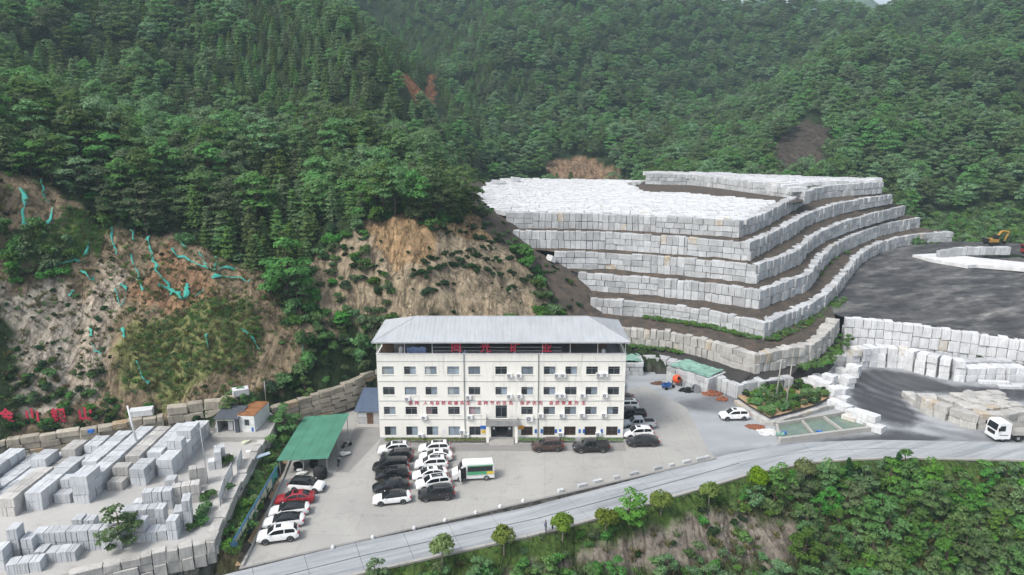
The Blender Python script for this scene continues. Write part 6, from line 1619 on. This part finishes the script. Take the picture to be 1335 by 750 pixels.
def shrubm(seed, H=1.5, Rr=1.0, nb=7, per=40, size=.2, mat='leaf_shrub'):
    rng = np.random.default_rng(seed); blobs = []
    for i in range(nb):
        a = rng.uniform(0, 6.28); r = Rr * rng.uniform(0, .65); br = Rr * rng.uniform(.35, .55); blobs.append(((r*np.cos(a), r*np.sin(a), H*rng.uniform(.25, .75)), (br, br, br*.8*H/Rr/1.5)))
    V, F = blobcards(blobs, per, size, rng, .3, 1.1, .3); return npmesh('shrub', V, F, mat)
def topiary(seed, H=3.1, Rr=1.05):
    rng = np.random.default_rng(seed)
    blobs = [((0, 0, H - Rr*.95), (Rr, Rr, Rr*.98))] + [((Rr*.5*np.cos(a), Rr*.5*np.sin(a), H - Rr*.9 + rng.uniform(-.3, .35)), (Rr*.55, Rr*.55, Rr*.55)) for a in rng.uniform(0, 6.28, 5)]
    V, F = blobcards(blobs, 210, .17, rng, .3, 1.0, .7)
    return npmesh('crown', V, F, 'leaf_round'), MB().path([(0, 0, -.4), (.04, .02, H*.35), (0, 0, H*.75)], [.07, .06, .04], 6).mesh('trunk', MATS['bark_pale'])
def tuft(seed, H=.7, mat='leaf_bright', n=26):
    rng = np.random.default_rng(seed); V = []; F = []
    for i in range(n):
        a = rng.uniform(0, 6.28); r = rng.uniform(0, .35); x, y = r*np.cos(a), r*np.sin(a); l = H*rng.uniform(.5, 1.1); o = rng.uniform(.15, .6)*l; w = .05
        px, py = -np.sin(a)*w, np.cos(a)*w; k = len(V)
        V += [(x-px, y-py, 0), (x+px, y+py, 0), (x+np.cos(a)*o*.45, y+np.sin(a)*o*.45, l*.75), (x+np.cos(a)*o, y+np.sin(a)*o, l*.92)]; F += [(k, k+1, k+2), (k+1, k+3, k+2)]
    return npmesh('grass_tuft', np.array(V), np.array(F), mat)
BROAD = [broadleaf(i, H=[9, 10.5, 8, 11][i], Rr=[3.6, 3.3, 3.9, 4.2][i], nb=[20, 22, 18, 24][i]) for i in range(4)]
FIRS = [fir(20 + i, H=[8.6, 9.8, 7.8][i], Rr=[2.4, 2.6, 2.2][i]) for i in range(3)]
SHRUB = [shrubm(40 + i, [1.4, 1.1, 1.7][i], [1.0, 1.1, 1.0][i]) for i in range(3)] + [shrubm(45, 1.0, .9, mat='leaf_dark'), shrubm(46, .8, .8, mat='leaf_dark')] + [shrubm(47, 1.3, 1.1, mat='leaf_bright')]
TUFT = [tuft(60), tuft(61, .5), tuft(62, .8, 'leaf_dry'), tuft(63, 1.5, 'leaf_bright', 34)]
LTREE = [broadleaf(70, 5.2, 2.2, 16, 60, .26, 'leaf_bright', .15, .6), broadleaf(71, 5.8, 2.4, 18, 60, .28, 'leaf_shrub', .12, .6), broadleaf(72, 4.4, 2.0, 14, 60, .25, 'leaf_shrub', .1, .7)]
TOPI = [topiary(80), topiary(81, 3.4, 1.1)]
def cone_tree(seed, H=4.2, Rr=1.15):
    rng = np.random.default_rng(seed); blobs = []
    for q in np.linspace(.12, .95, 9):
        for a in rng.uniform(0, 6.28, 3): r = Rr*(1-q)**.7*.55; blobs.append(((r*np.cos(a), r*np.sin(a), H*q), (Rr*(1-q)**.6*.55+.12,)*2 + (.34,)))
    V, F = blobcards(blobs, 42, .2, rng, .3); return npmesh('crown', V, F, 'leaf_dark'), MB().path([(0, 0, -.4), (0, 0, H*.9)], [.1, .03], 6).mesh('trunk', MATS['bark'])
CONE = cone_tree(90)

RT = random.Random(99)
def tree(pair, x, y, z, s, label, group, name='tree', sz=None):
    t = thing(name, label, 'tree', (x, y, z), RT.uniform(0, 6.28), group); t.scale = (s, s, sz or s)
    link('crown', pair[0], t); link('trunk', pair[1], t); return t

# ---- where the wood stands
FILL = [(-12, 232), (-14, 195), (-12, 168), (-7, 150), (0, 138), (6, 126), (10, 112), (20, 108), (150, 95), (215, 150), (215, 212), (150, 219), (136, 222), (128, 226), gp(1155, 230, 28.6), gp(1075, 227, 29), gp(930, 222, 29.6), gp(840, 221, 29.7), gp(790, 232, 26), gp(690, 231, 26), gp(640, 236, 26)]
Z_BARE_ALL = [Z_BARE_L, Z_TAN, Z_DEBRIS, Z_SCAR, Z_QUARRY, LOT, YARD, STRIP, FILL, Z_GREEN_R]
SLOPE_L2 = hitpoly([(395,400),(415,345),(470,300),(520,400),(500,470),(420,500),(395,470)])        # scrub beside the tan cut
Z_SCAR2S = hitpoly([(995,230),(1012,190),(1045,160),(1082,165),(1072,232)]); Z_SCARX = hitpoly([(515,94),(572,96),(585,170),(525,170)])
def proj(x, y, z):
    d = y*_c - (z-CAM_H)*_s; up = (z-CAM_H)*_c + y*_s; return 667.5 + F_PX*x/d, 375 - F_PX*up/d
rg = np.random.default_rng(7); pts = []
Y = 96.0
while Y < 690:
    sp = 2.75 if Y < 200 else (3.6 if Y < 300 else (4.8 if Y < 430 else 6.4))
    xr = .80 * Y + 25; xs = np.arange(-xr, xr, sp)
    pts.append(np.stack([xs + rg.uniform(-.45, .45, len(xs))*sp, Y + rg.uniform(-.45, .45, len(xs))*sp], 1)); Y += sp * .9
pts = np.concatenate(pts)
keep = np.ones(len(pts), bool); wx, wy = warp(pts[:, 0], pts[:, 1])
for zz in Z_BARE_ALL + [SLOPE_L2, Z_SCAR2S, Z_SCARX]: keep &= ~(pip(wx, wy, zz) if zz in (Z_BARE_L, Z_TAN, Z_DEBRIS, SLOPE_L2) else pip(pts[:, 0], pts[:, 1], zz))
dd, ss = pldist(pts[:, 0], pts[:, 1], ROAD_LOW); keep &= ss > 0
keep &= ~((pts[:, 1] < 134) & (pts[:, 0] > -36)) & ~((pts[:, 1] < 108) & (pts[:, 0] > -95))          # behind the building only the cut slope
pts = pts[keep]; hz = hfun(pts[:, 0], pts[:, 1])
pxs, pys = proj(pts[:, 0], pts[:, 1], hz + 9); pyb = proj(pts[:, 0], pts[:, 1], hz)[1]
ok = (pxs > -70) & (pxs < 1405) & (pyb > -30) & (pys < 760)
pts = pts[ok]; hz = hz[ok]
# firs on the left hill and in patches of the middle hill
nz = fbm(pts[:, 0]/40, pts[:, 1]/40, 5, 3)
left = np.clip((25 - pts[:, 0] + (200 - pts[:, 1])*.15) / 40, -1, 1)
isfir = (nz + left*.10 - .02) > rg.uniform(-.12, .22, len(pts))
isfir &= ~((pts[:, 0] > 60))
thin = (isfir & (rg.uniform(size=len(pts)) < .85)) | (~isfir & (rg.uniform(size=len(pts)) < np.where(pts[:, 1] < 300, .62, .85)))
pts = pts[thin]; hz = hz[thin]; isfir = isfir[thin]
var = np.where(isfir, 4 + rg.integers(0, 3, len(pts)), rg.integers(0, 4, len(pts)))
scl = np.where(isfir, rg.uniform(.45, .95, len(pts)), rg.uniform(.42, 1.05, len(pts)))
dist = pts[:, 1] - .1*np.abs(pts[:, 0]); order_ = np.argsort(dist)
ALLT = BROAD + FIRS; near = order_[:300]; far = order_[300:]
firstcrown = {}
for i in near:
    x, y = pts[i]; fx = isfir[i]
    side = 'far left slope' if x < -75 else ('netted slope' if x < -42 else ('tan cut slope' if x < 8 else 'block terraces'))
    rank = ['at the front of', 'midway in', 'deep in'][min(2, int(3 * (list(near).index(i)) / 300))]
    lab = '%s %s %s the forest above the %s' % (['small', 'medium', 'tall'][min(2, int((scl[i]-.6)/.18))], 'dark conical fir' if fx else 'round broadleaf tree', rank, side)
    t = tree(ALLT[var[i]], x, y, hz[i] - .2, scl[i], lab, 'forest trees nearest the quarry', 'fir_tree' if fx else 'broadleaf_tree')
    firstcrown.setdefault(int(var[i]), t.children[0])
def scatter(name, P, rot, sc, vi, sources):
    me = bpy.data.meshes.new(name); me.from_pydata([tuple(p) for p in P], [], [])
    for nm, ty, arr in (('rot', 'FLOAT_VECTOR', np.stack([np.zeros(len(P)), np.zeros(len(P)), rot], 1)), ('scl', 'FLOAT', sc), ('var', 'INT', vi)):
        at = me.attributes.new(nm, ty, 'POINT'); at.data.foreach_set('vector' if ty == 'FLOAT_VECTOR' else 'value', np.ascontiguousarray(arr, dtype=np.int32 if ty == 'INT' else np.float32).ravel())
    ob = link(name, me); ng = bpy.data.node_groups.new(name, 'GeometryNodeTree')
    ng.interface.new_socket('Geometry', in_out='INPUT', socket_type='NodeSocketGeometry'); ng.interface.new_socket('Geometry', in_out='OUTPUT', socket_type='NodeSocketGeometry')
    gi = ng.nodes.new('NodeGroupInput'); go = ng.nodes.new('NodeGroupOutput'); jn = ng.nodes.new('GeometryNodeJoinGeometry')
    def attr(nm, ty):
        a = ng.nodes.new('GeometryNodeInputNamedAttribute'); a.data_type = ty; a.inputs['Name'].default_value = nm; return [o for o in a.outputs if o.enabled][0]
    ra, sa, va = attr('rot', 'FLOAT_VECTOR'), attr('scl', 'FLOAT'), attr('var', 'INT')
    for k, src in sources.items():
        oi = ng.nodes.new('GeometryNodeObjectInfo'); oi.inputs['Object'].default_value = src; oi.inputs['As Instance'].default_value = True
        cmp = ng.nodes.new('FunctionNodeCompare'); cmp.data_type = 'INT'; cmp.operation = 'EQUAL'
        ia = [s for s in cmp.inputs if s.enabled]; ng.links.new(va, ia[0]); ia[1].default_value = k
        ip = ng.nodes.new('GeometryNodeInstanceOnPoints'); ng.links.new(gi.outputs[0], ip.inputs['Points']); ng.links.new(cmp.outputs[0], ip.inputs['Selection'])
        ng.links.new(oi.outputs['Geometry'], ip.inputs['Instance']); ng.links.new(ra, ip.inputs['Rotation']); ng.links.new(sa, ip.inputs['Scale']); ng.links.new(ip.outputs[0], jn.inputs[0])
    ng.links.new(jn.outputs[0], go.inputs[0])
    md = ob.modifiers.new('scatter', 'NODES'); md.node_group = ng
    return stuff(ob)
vi = var[far].copy()
for k in range(7):
    if k not in firstcrown: vi[vi == k] = next(iter(firstcrown))
o = scatter('forest', np.stack([pts[far, 0], pts[far, 1], hz[far] - .2], 1), rg.uniform(0, 6.28, len(far)), scl[far], vi, firstcrown)
o['label'] = 'dense mixed green forest covering the far hillsides'
print('TREES', len(near), len(far))

# ---- roadside trees on the bank edge: (crown centre in the picture)
def bank_base(px, py):
    p = hit(px, py); return p
RSIDE = [(577,715,0,'small round'), (657,700,0,'bright round'), (733,682,1,'wide round, beside the two people'), (790,674,0,'round, left of the big bushy tree'), (861,650,0,'yellow green round'), (924,637,0,'round, in line with the lot end'), (986,621,0,'round, half over the road edge'), (1048,610,1,'round, before the pond')]
for i, (px, py, v, lab) in enumerate(RSIDE):
    p = hit(px, py + 23); tree(TOPI[v], p.x, p.y, p.z - .5, RT.uniform(1.2, 1.4), '%s clipped roadside tree, %s from left along the kerb' % (lab, ORD[i]), 'clipped trees along the kerb', 'roadside_tree')
for i, (px, py, v, s, lab) in enumerate([(820,660,0,.95,'big bushy bright green tree leaning over the road edge'), (1076,606,0,.75,'bushy tree at the road edge before the pond'), (490,742,1,.6,'loose leafy tree at the bottom left of the bank'), (1188,603,1,.62,'round dense tree beside the cone shaped one'), (1215,606,0,.5,'thin pale tree at the road edge near the truck')]):
    p = hit(px, py + 26); tree(LTREE[v], p.x, p.y, p.z, s, lab, 'bushy trees at the road edge', 'roadside_tree')
for i, (px, py, s) in enumerate([(1104,607,.8), (1128,618,.75), (1168,605,.95)]):
    p = hit(px, py + 20); tree(CONE, p.x, p.y, p.z, s, 'cone shaped dark shrub tree, %s from left on the bank edge' % ORD[i], 'cone trees on the bank', 'cone_tree')
p = g3(158, 714, YARD_Z); tree(LTREE[1], p[0], p[1], p[2], .85, 'lone dark green tree at the front of the stone yard', None, 'yard_tree')
for px, py, z, v, s, lab in [(372, 566, 1.2, 1, .85, 'bushy tree between the container cabin and the green shelter'), (316, 536, 6.0, 2, .9, 'wide green tree behind the container cabin'), (300, 540, 6.0, 0, .7, 'light green bush tree behind the open shed'), (398, 518, 5.0, 0, .72, 'bright green young tree above the mossy wall'), (376, 392, 17, 1, 1.9, 'tall pale broadleaf tree standing free at the forest edge')]:
    p = hit(px, py) if z > 4 else Vector(g3(px, py, z)); tree(LTREE[v], p.x, p.y, p.z - .2, s, lab, None, 'broadleaf_tree')
# two leaning saplings in the yard strip, hoarding bushes
# ---- shrubs: individual ones near, by zone
NSH = [0]; SH_REST = []
def shrub(v, x, y, z, s, label, group):
    if NSH[0] >= 300: SH_REST.append((x, y, z, s, v)); return
    o = link('shrub', SHRUB[v], None, (x, y, z), RT.uniform(0, 6.28), (s, s, s * RT.uniform(.85, 1.2))); NSH[0] += 1
    SHO.setdefault(v, o); tag(o, label, 'shrub', group)
SHO = {}
def inpoly(poly, n, seed, acc=None):
    r = np.random.default_rng(seed); xs = [p[0] for p in poly]; ys = [p[1] for p in poly]; out = []
    while len(out) < n:
        x = r.uniform(min(xs), max(xs), 400); y = r.uniform(min(ys), max(ys), 400); m = pip(x, y, poly)
        if acc is not None: m &= acc(x, y)
        out += list(zip(x[m], y[m])); 
        if not m.any(): break
    out = out[:n]; h = hfun([a for a, b in out], [b for a, b in out]); return [(a, b, c) for (a, b), c in zip(out, h)]
# tan slope: rows of young pines, dark dots
TANROWS = [[(555,342),(575,335),(600,332),(640,320),(660,300)], [(540,360),(560,355),(580,350),(605,340)], [(560,300),(600,305),(640,295)], [(555,385),(580,372)], [(660,380),(690,362),(720,355)], [(610,335),(640,340),(665,340)], [(590,345),(630,355),(668,358)], [(620,312),(645,318)]]
for r_, row in enumerate(TANROWS):
    P = PL([(a, b, 0) for a, b in row]); n = int(P.L / 6)
    for k in range(n + 1):
        q = P.at(P.L*k/max(n, 1)); p = hit(q.x + RT.uniform(-3, 3), q.y + RT.uniform(-3, 3)); shrub(3 + k % 2, p.x, p.y, p.z - .1, RT.uniform(.7, 1.25), 'dark young pine shrub in the %s planted row on the tan cut slope' % ORD[r_], 'shrubs on the tan slope')
for (x, y, z) in inpoly(Z_TAN, 40, 3): shrub(3, x, y, z - .1, RT.uniform(.35, .7), 'small scattered pine seedling on the tan cut slope', 'shrubs on the tan slope')
for (x, y, z) in inpoly(SLOPE_L2, 48, 4): shrub(RT.choice([0, 1, 2, 3]), x, y, z - .15, RT.uniform(.9, 1.7), 'leafy shrub in the scrub left of the tan cut slope', 'scrub beside the tan slope')
for (x, y, z) in inpoly(Z_GREY_L, 38, 5): shrub(3 + RT.randrange(2), x, y, z - .1, RT.uniform(.4, .9), 'small dark shrub dotted over the grey rock slope', 'shrubs on the grey rock slope')
SLF = hitpoly([(0,500),(60,470),(130,480),(160,520),(260,520),(300,548),(180,566),(0,574)])
for (x, y, z) in inpoly(SLF, 90, 6): shrub(RT.choice([0, 1, 3, 3]), x, y, z - .15, RT.uniform(.6, 1.2), 'low shrub at the slope foot around the red characters', 'shrubs at the slope foot')
UPL = hitpoly([(0,300),(60,300),(110,330),(80,360),(0,365)])
for (x, y, z) in inpoly(UPL, 45, 8): shrub(RT.choice([0, 2]), x, y, z - .15, RT.uniform(1.0, 1.9), 'bushy green shrub above the grey rock slope', 'scrub above the grey rock')
for (x, y, z) in inpoly(STRIP, 90, 9): 
    if x > -34.8: shrub(RT.choice([0, 1, 3, 5]), x, y, z - .4, RT.uniform(.6, 1.0), 'dense green bush in the planted strip by the blue fence', 'bushes in the planted strip')
for (x, y) in [(a + RT.uniform(-.3, .3), b + RT.uniform(-.3, .3)) for a, b in [(q[0], q[1]) for q in inpoly(ISLAND, 110, 10)]]: shrub(RT.choice([0, 2, 3, 5]), x, y, .6, RT.uniform(.6, 1.1), 'leafy shrub crowding the planted island', 'shrubs on the planted island')
for px, py, v, s in [(272,650,0,1.2),(268,668,0,1.3),(262,684,1,1.1),(300,640,5,.8),(250,690,0,1.0),(296,604,0,1.2),(355,575,5,1.0)]:
    x, y = gp(px, py, YARD_Z); shrub(v, x, y, YARD_Z - .1, s, 'ragged bush on the yard edge beside the hoarding', 'bushes along the hoarding')
# debris slope and terrace ledges
for (x, y, z) in inpoly(Z_DEBRIS, 30, 11): shrub(3, x, y, z - .1, RT.uniform(.5, 1.2), 'dark bush on the debris slope beside the terraces', 'bushes on the debris slope')
fA0, kA0 = WALLS['A0'][0], WALLS['A0'][1]
# bank below the road
def on_bank(x, y):
    d, s = pldist(x, y, ROAD_LOW); return (s < 0) & (d > 1.6) & (d < 30)
BL = [(-40, 40), (36, 66), (36, 92), (-20, 66)]
bpt = []
rq = np.random.default_rng(55)
for _ in range(60):
    x = rq.uniform(-45, 105, 400); y = rq.uniform(48, 92, 400); m = on_bank(x, y)
    bare = pip(x, y, Z_FRONT_BARE); m &= ~(bare & (rq.uniform(size=400) < .8)); m &= (rq.uniform(size=400) < np.where(x > 30, 1.0, .7))
    bpt += list(zip(x[m], y[m]))
bh = hfun([a for a, b in bpt], [b for a, b in bpt])
bank_x, bank_y = proj(np.array([a for a, b in bpt]), np.array([b for a, b in bpt]), bh)
bpt = [(a, b, c, p, q) for (a, b), c, p, q in zip(bpt, bh, bank_x, bank_y) if -40 < p < 1400 and q < 830]
taken = []; nb_ = 0
for (x, y, z, p, q) in bpt:                                 # small trees, mostly on the right half
    if nb_ >= 120: break
    if (x > 30 or RT.random() < .10) and not pip([x], [y], Z_FRONT_BARE)[0] and all((x-a)**2 + (y-b)**2 > (2.0 if x > 30 else 3.2)**2 for a, b in taken):
        d = float(pldist(x, y, ROAD_LOW)[0])
        if d < 3.0: continue
        taken.append((x, y)); nb_ += 1; side = 'right' if p > 1000 else 'left'
        tree(LTREE[nb_ % 3], x, y, z - .3, RT.uniform(.55, .95), '%s small tree among bushes on the %s half of the road bank' % (['bright green', 'mid green', 'low spreading'][nb_ % 3], side), 'small trees on the road bank', 'bank_tree')
for (x, y, z, p, q) in bpt[:900]: SH_REST.append((x, y, z - .2, RT.uniform(.6, 1.3), RT.choice([0, 1, 2, 3, 5])))
# ledge greenery: along the foot of the lower terrace walls
def ledge_green(pl, hgt, u0, u1, n, off):
    for k in range(n):
        u = RT.uniform(u0, u1) * pl.L; q = pl.at(u); a = pl.at(max(u-.5, 0)); b = pl.at(u+.5); d = Vector((b.x-a.x, b.y-a.y, 0)).normalized()
        o_ = RT.uniform(*off); yield (q.x + d.y*o_, q.y - d.x*o_, q.z - hgt)
GR = []
for pl, hg, u0, u1, n, off in ((WALLS['A'][0], 3.3, .3, 1, 160, (.2, 1.8)), (WALLS['A'][1], 3.3, 0, .3, 120, (.2, 2.2)), (WALLS['A0'][0], 3.7, 0, .55, 80, (.2, 1.4)), (WALLS['A0'][1], 3.6, .3, 1, 90, (.3, 3.0)), (WALLS['B'][1], 3.6, .3, .6, 12, (.3, 1.5))):
    for (x, y, z) in ledge_green(pl, hg, u0, u1, n, off): GR.append((x, y, z + .15))
for i, (x, y, z) in enumerate(GR):
    SH_REST.append((x, y, z - .1, RT.uniform(.3, .65), RT.choice([0, 5, 5, 1])))
for k in range(70):
    q = L2.at(RT.uniform(.25, .9) * L2.L); f = RT.uniform(.35, 1.0); x, y = q.x - 9.5 * f, q.y - 3.5 * f; e = h1(q.x - 9.5, q.y - 3.5)
    SH_REST.append((x, y, q.z + (e - q.z) * f, RT.uniform(.5, 1.1), RT.choice([0, 3, 3, 1])))
# vine covered hillside at the far right
for (x, y, z) in inpoly(Z_GREEN_R, 420, 13): SH_REST.append((x, y, z - .3, RT.uniform(1.0, 2.2), RT.choice([0, 1, 5, 2])))
for (x, y, z) in inpoly(Z_BARE_L, 70, 14): SH_REST.append((x, y, z - .15, RT.uniform(.35, .8), RT.choice([0, 3, 4])))
for (x, y, z) in inpoly(SLOPE_L2, 40, 15): SH_REST.append((x, y, z - .15, RT.uniform(.6, 1.3), RT.choice([0, 1, 3])))
# forest edge undergrowth
for zz in (Z_BARE_L, Z_TAN):
    P = PL([(a, b, 0) for a, b in zz] ); n = int(P.L / 1.3)
    for k in range(n):
        q = P.at(P.L*k/n); x, y = q.x + RT.uniform(-2, 2), q.y + RT.uniform(-1, 2.5)
        if y > 104: SH_REST.append((x, y, h1(x, y) - .2, RT.uniform(1.0, 2.4), RT.choice([0, 1, 2, 3])))
for v in range(6):
    if v not in SHO: shrub_o = link('shrub', SHRUB[v], None, (-47 + v, 100, h1(-47 + v, 100)), 0, (.8,)*3); SHO[v] = tag(shrub_o, 'small bush of its own kind above the yard corner wall', 'shrub', 'corner bushes')
A_ = np.array([r[:4] for r in SH_REST]); o = scatter('undergrowth', A_[:, :3], rg.uniform(0, 6.28, len(A_)), A_[:, 3], np.array([r[4] for r in SH_REST]), SHO); o['label'] = 'low green undergrowth on banks, ledges and slopes'
# grass
gs = []
for (x, y, z) in inpoly(Z_GRASS_L, 750, 21): gs.append((x, y, z, RT.uniform(.5, 1.1), RT.choice([0, 1, 1, 2])))
for (x, y, z) in inpoly(Z_GRASS_L2, 600, 22): gs.append((x, y, z, RT.uniform(.5, 1.0), RT.choice([0, 1, 1])))
for (x, y, z) in inpoly(Z_BARE_L, 1300, 23): gs.append((x, y, z, RT.uniform(.4, 1.0), RT.choice([0, 2, 2])))
x = rq.uniform(-45, 105, 9000); y = rq.uniform(48, 93, 9000); d, s = pldist(x, y, ROAD_LOW); bare = pip(x, y, Z_FRONT_BARE)
m = (s < 0) & (d > .5) & (d < 28) & ((~bare) | (rq.uniform(size=9000) < .18))
zz = hfun(x[m], y[m])
for a, b, c, e in zip(x[m], y[m], zz, d[m]): gs.append((a, b, c, RT.uniform(.35, .7) if e < 3 else RT.uniform(.7, 1.4), RT.choice([0, 1]) if e < 3 else RT.choice([0, 2, 2])))
for (x, y, z) in inpoly(STRIP, 300, 24): gs.append((x, y, z, RT.uniform(.5, 1.0), RT.choice([0, 1])))
for (x, y, z) in GR: gs.append((x + RT.uniform(-.5, .5), y, z, RT.uniform(.5, 1.0), 0))
TO = {}
for k in range(4):
    p = hit(*[(250, 450), (90, 300), (600, 738), (40, 310)][k]); TO[k] = tag(link('grass_tuft', TUFT[k], None, (p.x, p.y, p.z), 0), ['bright grass clump in the middle of the netted slope', 'short grass clump on the upper left green bank', 'dry grass clump low on the road bank', 'tall grass clump at the left edge of the slope'][k], 'grass')
A_ = np.array([r[:4] for r in gs]); o = scatter('grass', A_[:, :3], rg.uniform(0, 6.28, len(A_)), A_[:, 3], np.array([r[4] for r in gs]), TO); o['label'] = 'grass and weeds on slopes and road bank'
# clipped hedges before the building
for i, (x0, x1) in enumerate(((-18.6, -4.3), (1.4, 16.2))):
    rng = np.random.default_rng(300 + i); blobs = []; x = x0
    while x < x1:
        if not (i == 1 and 9.3 < x < 10.6): blobs.append(((x, 0, .42), (.5, .42, .32)))
        x += .42
    V, F = blobcards(blobs, 60, .13, rng, .3); t = thing('hedge', ['clipped hedge left of the entrance', 'clipped hedge right of the entrance, broken by a gap'][i] + ' along the building front', 'hedge', (0, BY0 - 1.1, .1))
    link('foliage', npmesh('foliage', V, F, 'leaf_round' if i == 0 else 'leaf_bright'), t)
    k = MB(); k.box(x0-.4, x1+.4, -.62, -.48, -.09, .14); k.obj('planter_kerb', MATS['kerb_concrete'], t)
# ------------------------------------------------------------------ people on the road
def person(px, py, label, rz, shirt, seed):
    x, y = gp(px, py); me = bpy.data.meshes.new('person'); 
    J = [(0,0,.95,.14),(0,0,1.2,.15),(0,0,1.42,.13),(0,0,1.52,.055),(0,.02,1.64,.1),(0,.01,1.74,.06),
         (-.09,0,.9,.1),(-.1,.05,.5,.07),(-.1,-.02,.1,.05),(-.1,.12,.04,.045), (.09,0,.9,.1),(.12,-.06,.5,.07),(.12,-.12,.1,.05),(.12,.02,.04,.045),
         (-.19,0,1.4,.06),(-.25,.02,1.14,.045),(-.24,.1,.9,.035),(-.23,.13,.82,.03), (.19,0,1.4,.06),(.25,0,1.14,.045),(.25,.08,.9,.035),(.24,.11,.82,.03)]
    E_ = [(0,1),(1,2),(2,3),(3,4),(4,5),(0,6),(6,7),(7,8),(8,9),(0,10),(10,11),(11,12),(12,13),(2,14),(14,15),(15,16),(16,17),(2,18),(18,19),(19,20),(20,21)]
    me.from_pydata([j[:3] for j in J], E_, []); o = link('person', me, None, (x, y, .03), rz)
    md = o.modifiers.new('skin', 'SKIN'); 
    for v, j in zip(me.skin_vertices[0].data, J): v.radius = (j[3], j[3])
    me.skin_vertices[0].data[0].use_root = True
    o.modifiers.new('sub', 'SUBSURF').levels = 1; o.modifiers['sub'].render_levels = 1
    m = NT('clothes_%d' % seed); p = m.coord(); s = m.n('ShaderNodeSeparateXYZ'); m.l(p, s.inputs[0])
    q = m.n('ShaderNodeMapRange'); q.inputs[2].default_value = 2.0; m.l(s.outputs[2], q.inputs[0])
    r = m.ramp(q.outputs[0], [(0, (.02, .02, .02)), (.04, (.03, .035, .06)), (.475, shirt), (.755, (.38, .25, .19)), (.835, (.015, .013, .012))]); r.node.color_ramp.interpolation = 'CONSTANT'
    m.col(r).rough(.85); me.materials.append(m.done('clothes_%d' % seed)); tag(o, label, 'person', 'two people walking on the road edge')
person(711.5, 695.5, 'person in grey blue top and dark trousers walking at the road edge, left one', R(110), (.10, .12, .17), 1)
person(720, 691, 'person in blue top close to the round roadside tree, right one', R(95), (.09, .15, .28), 2)
# ------------------------------------------------------------------ air
hb = MB().box(-450, 1400, -40, 1640, -70, 420)
hz_o = hb.obj('haze'); stuff(hz_o); hz_o['label'] = 'thin bluish summer haze'
m = bpy.data.materials.new('haze'); m.use_nodes = True; t = m.node_tree; t.nodes.clear()
pv = t.nodes.new('ShaderNodeVolumePrincipled'); pv.inputs['Color'].default_value = (.66, .88, 1.0, 1); pv.inputs['Density'].default_value = .0003; pv.inputs['Anisotropy'].default_value = .1
oo = t.nodes.new('ShaderNodeOutputMaterial'); t.links.new(pv.outputs[0], oo.inputs['Volume']); hz_o.data.materials.append(m)
# far blue mountain closing the valley
mb = MB(); n = 40; vs = []; fs = []
for i in range(n + 1):
    x = -200 + 1500 * i / n
    for j in range(9):
        f = j / 8; vs.append((x, 900 + 700*f, -20 + (270 + 60*math.sin(i*.35) + 25*math.sin(i*1.1)) * f))
for i in range(n):
    for j in range(8): a = i*9+j; fs.append((a, a+9, a+10, a+1))
m = NT('far_wood'); p = m.pos(); m.col(m.ramp(m.noise(p, .03, 8, .75), [(.3, (.03, .06, .035)), (.7, (.07, .12, .06))])).rough(.95); m.done('far_wood')
struct(MB().add(vs, fs).obj('mountain', MATS['far_wood'], None, True))
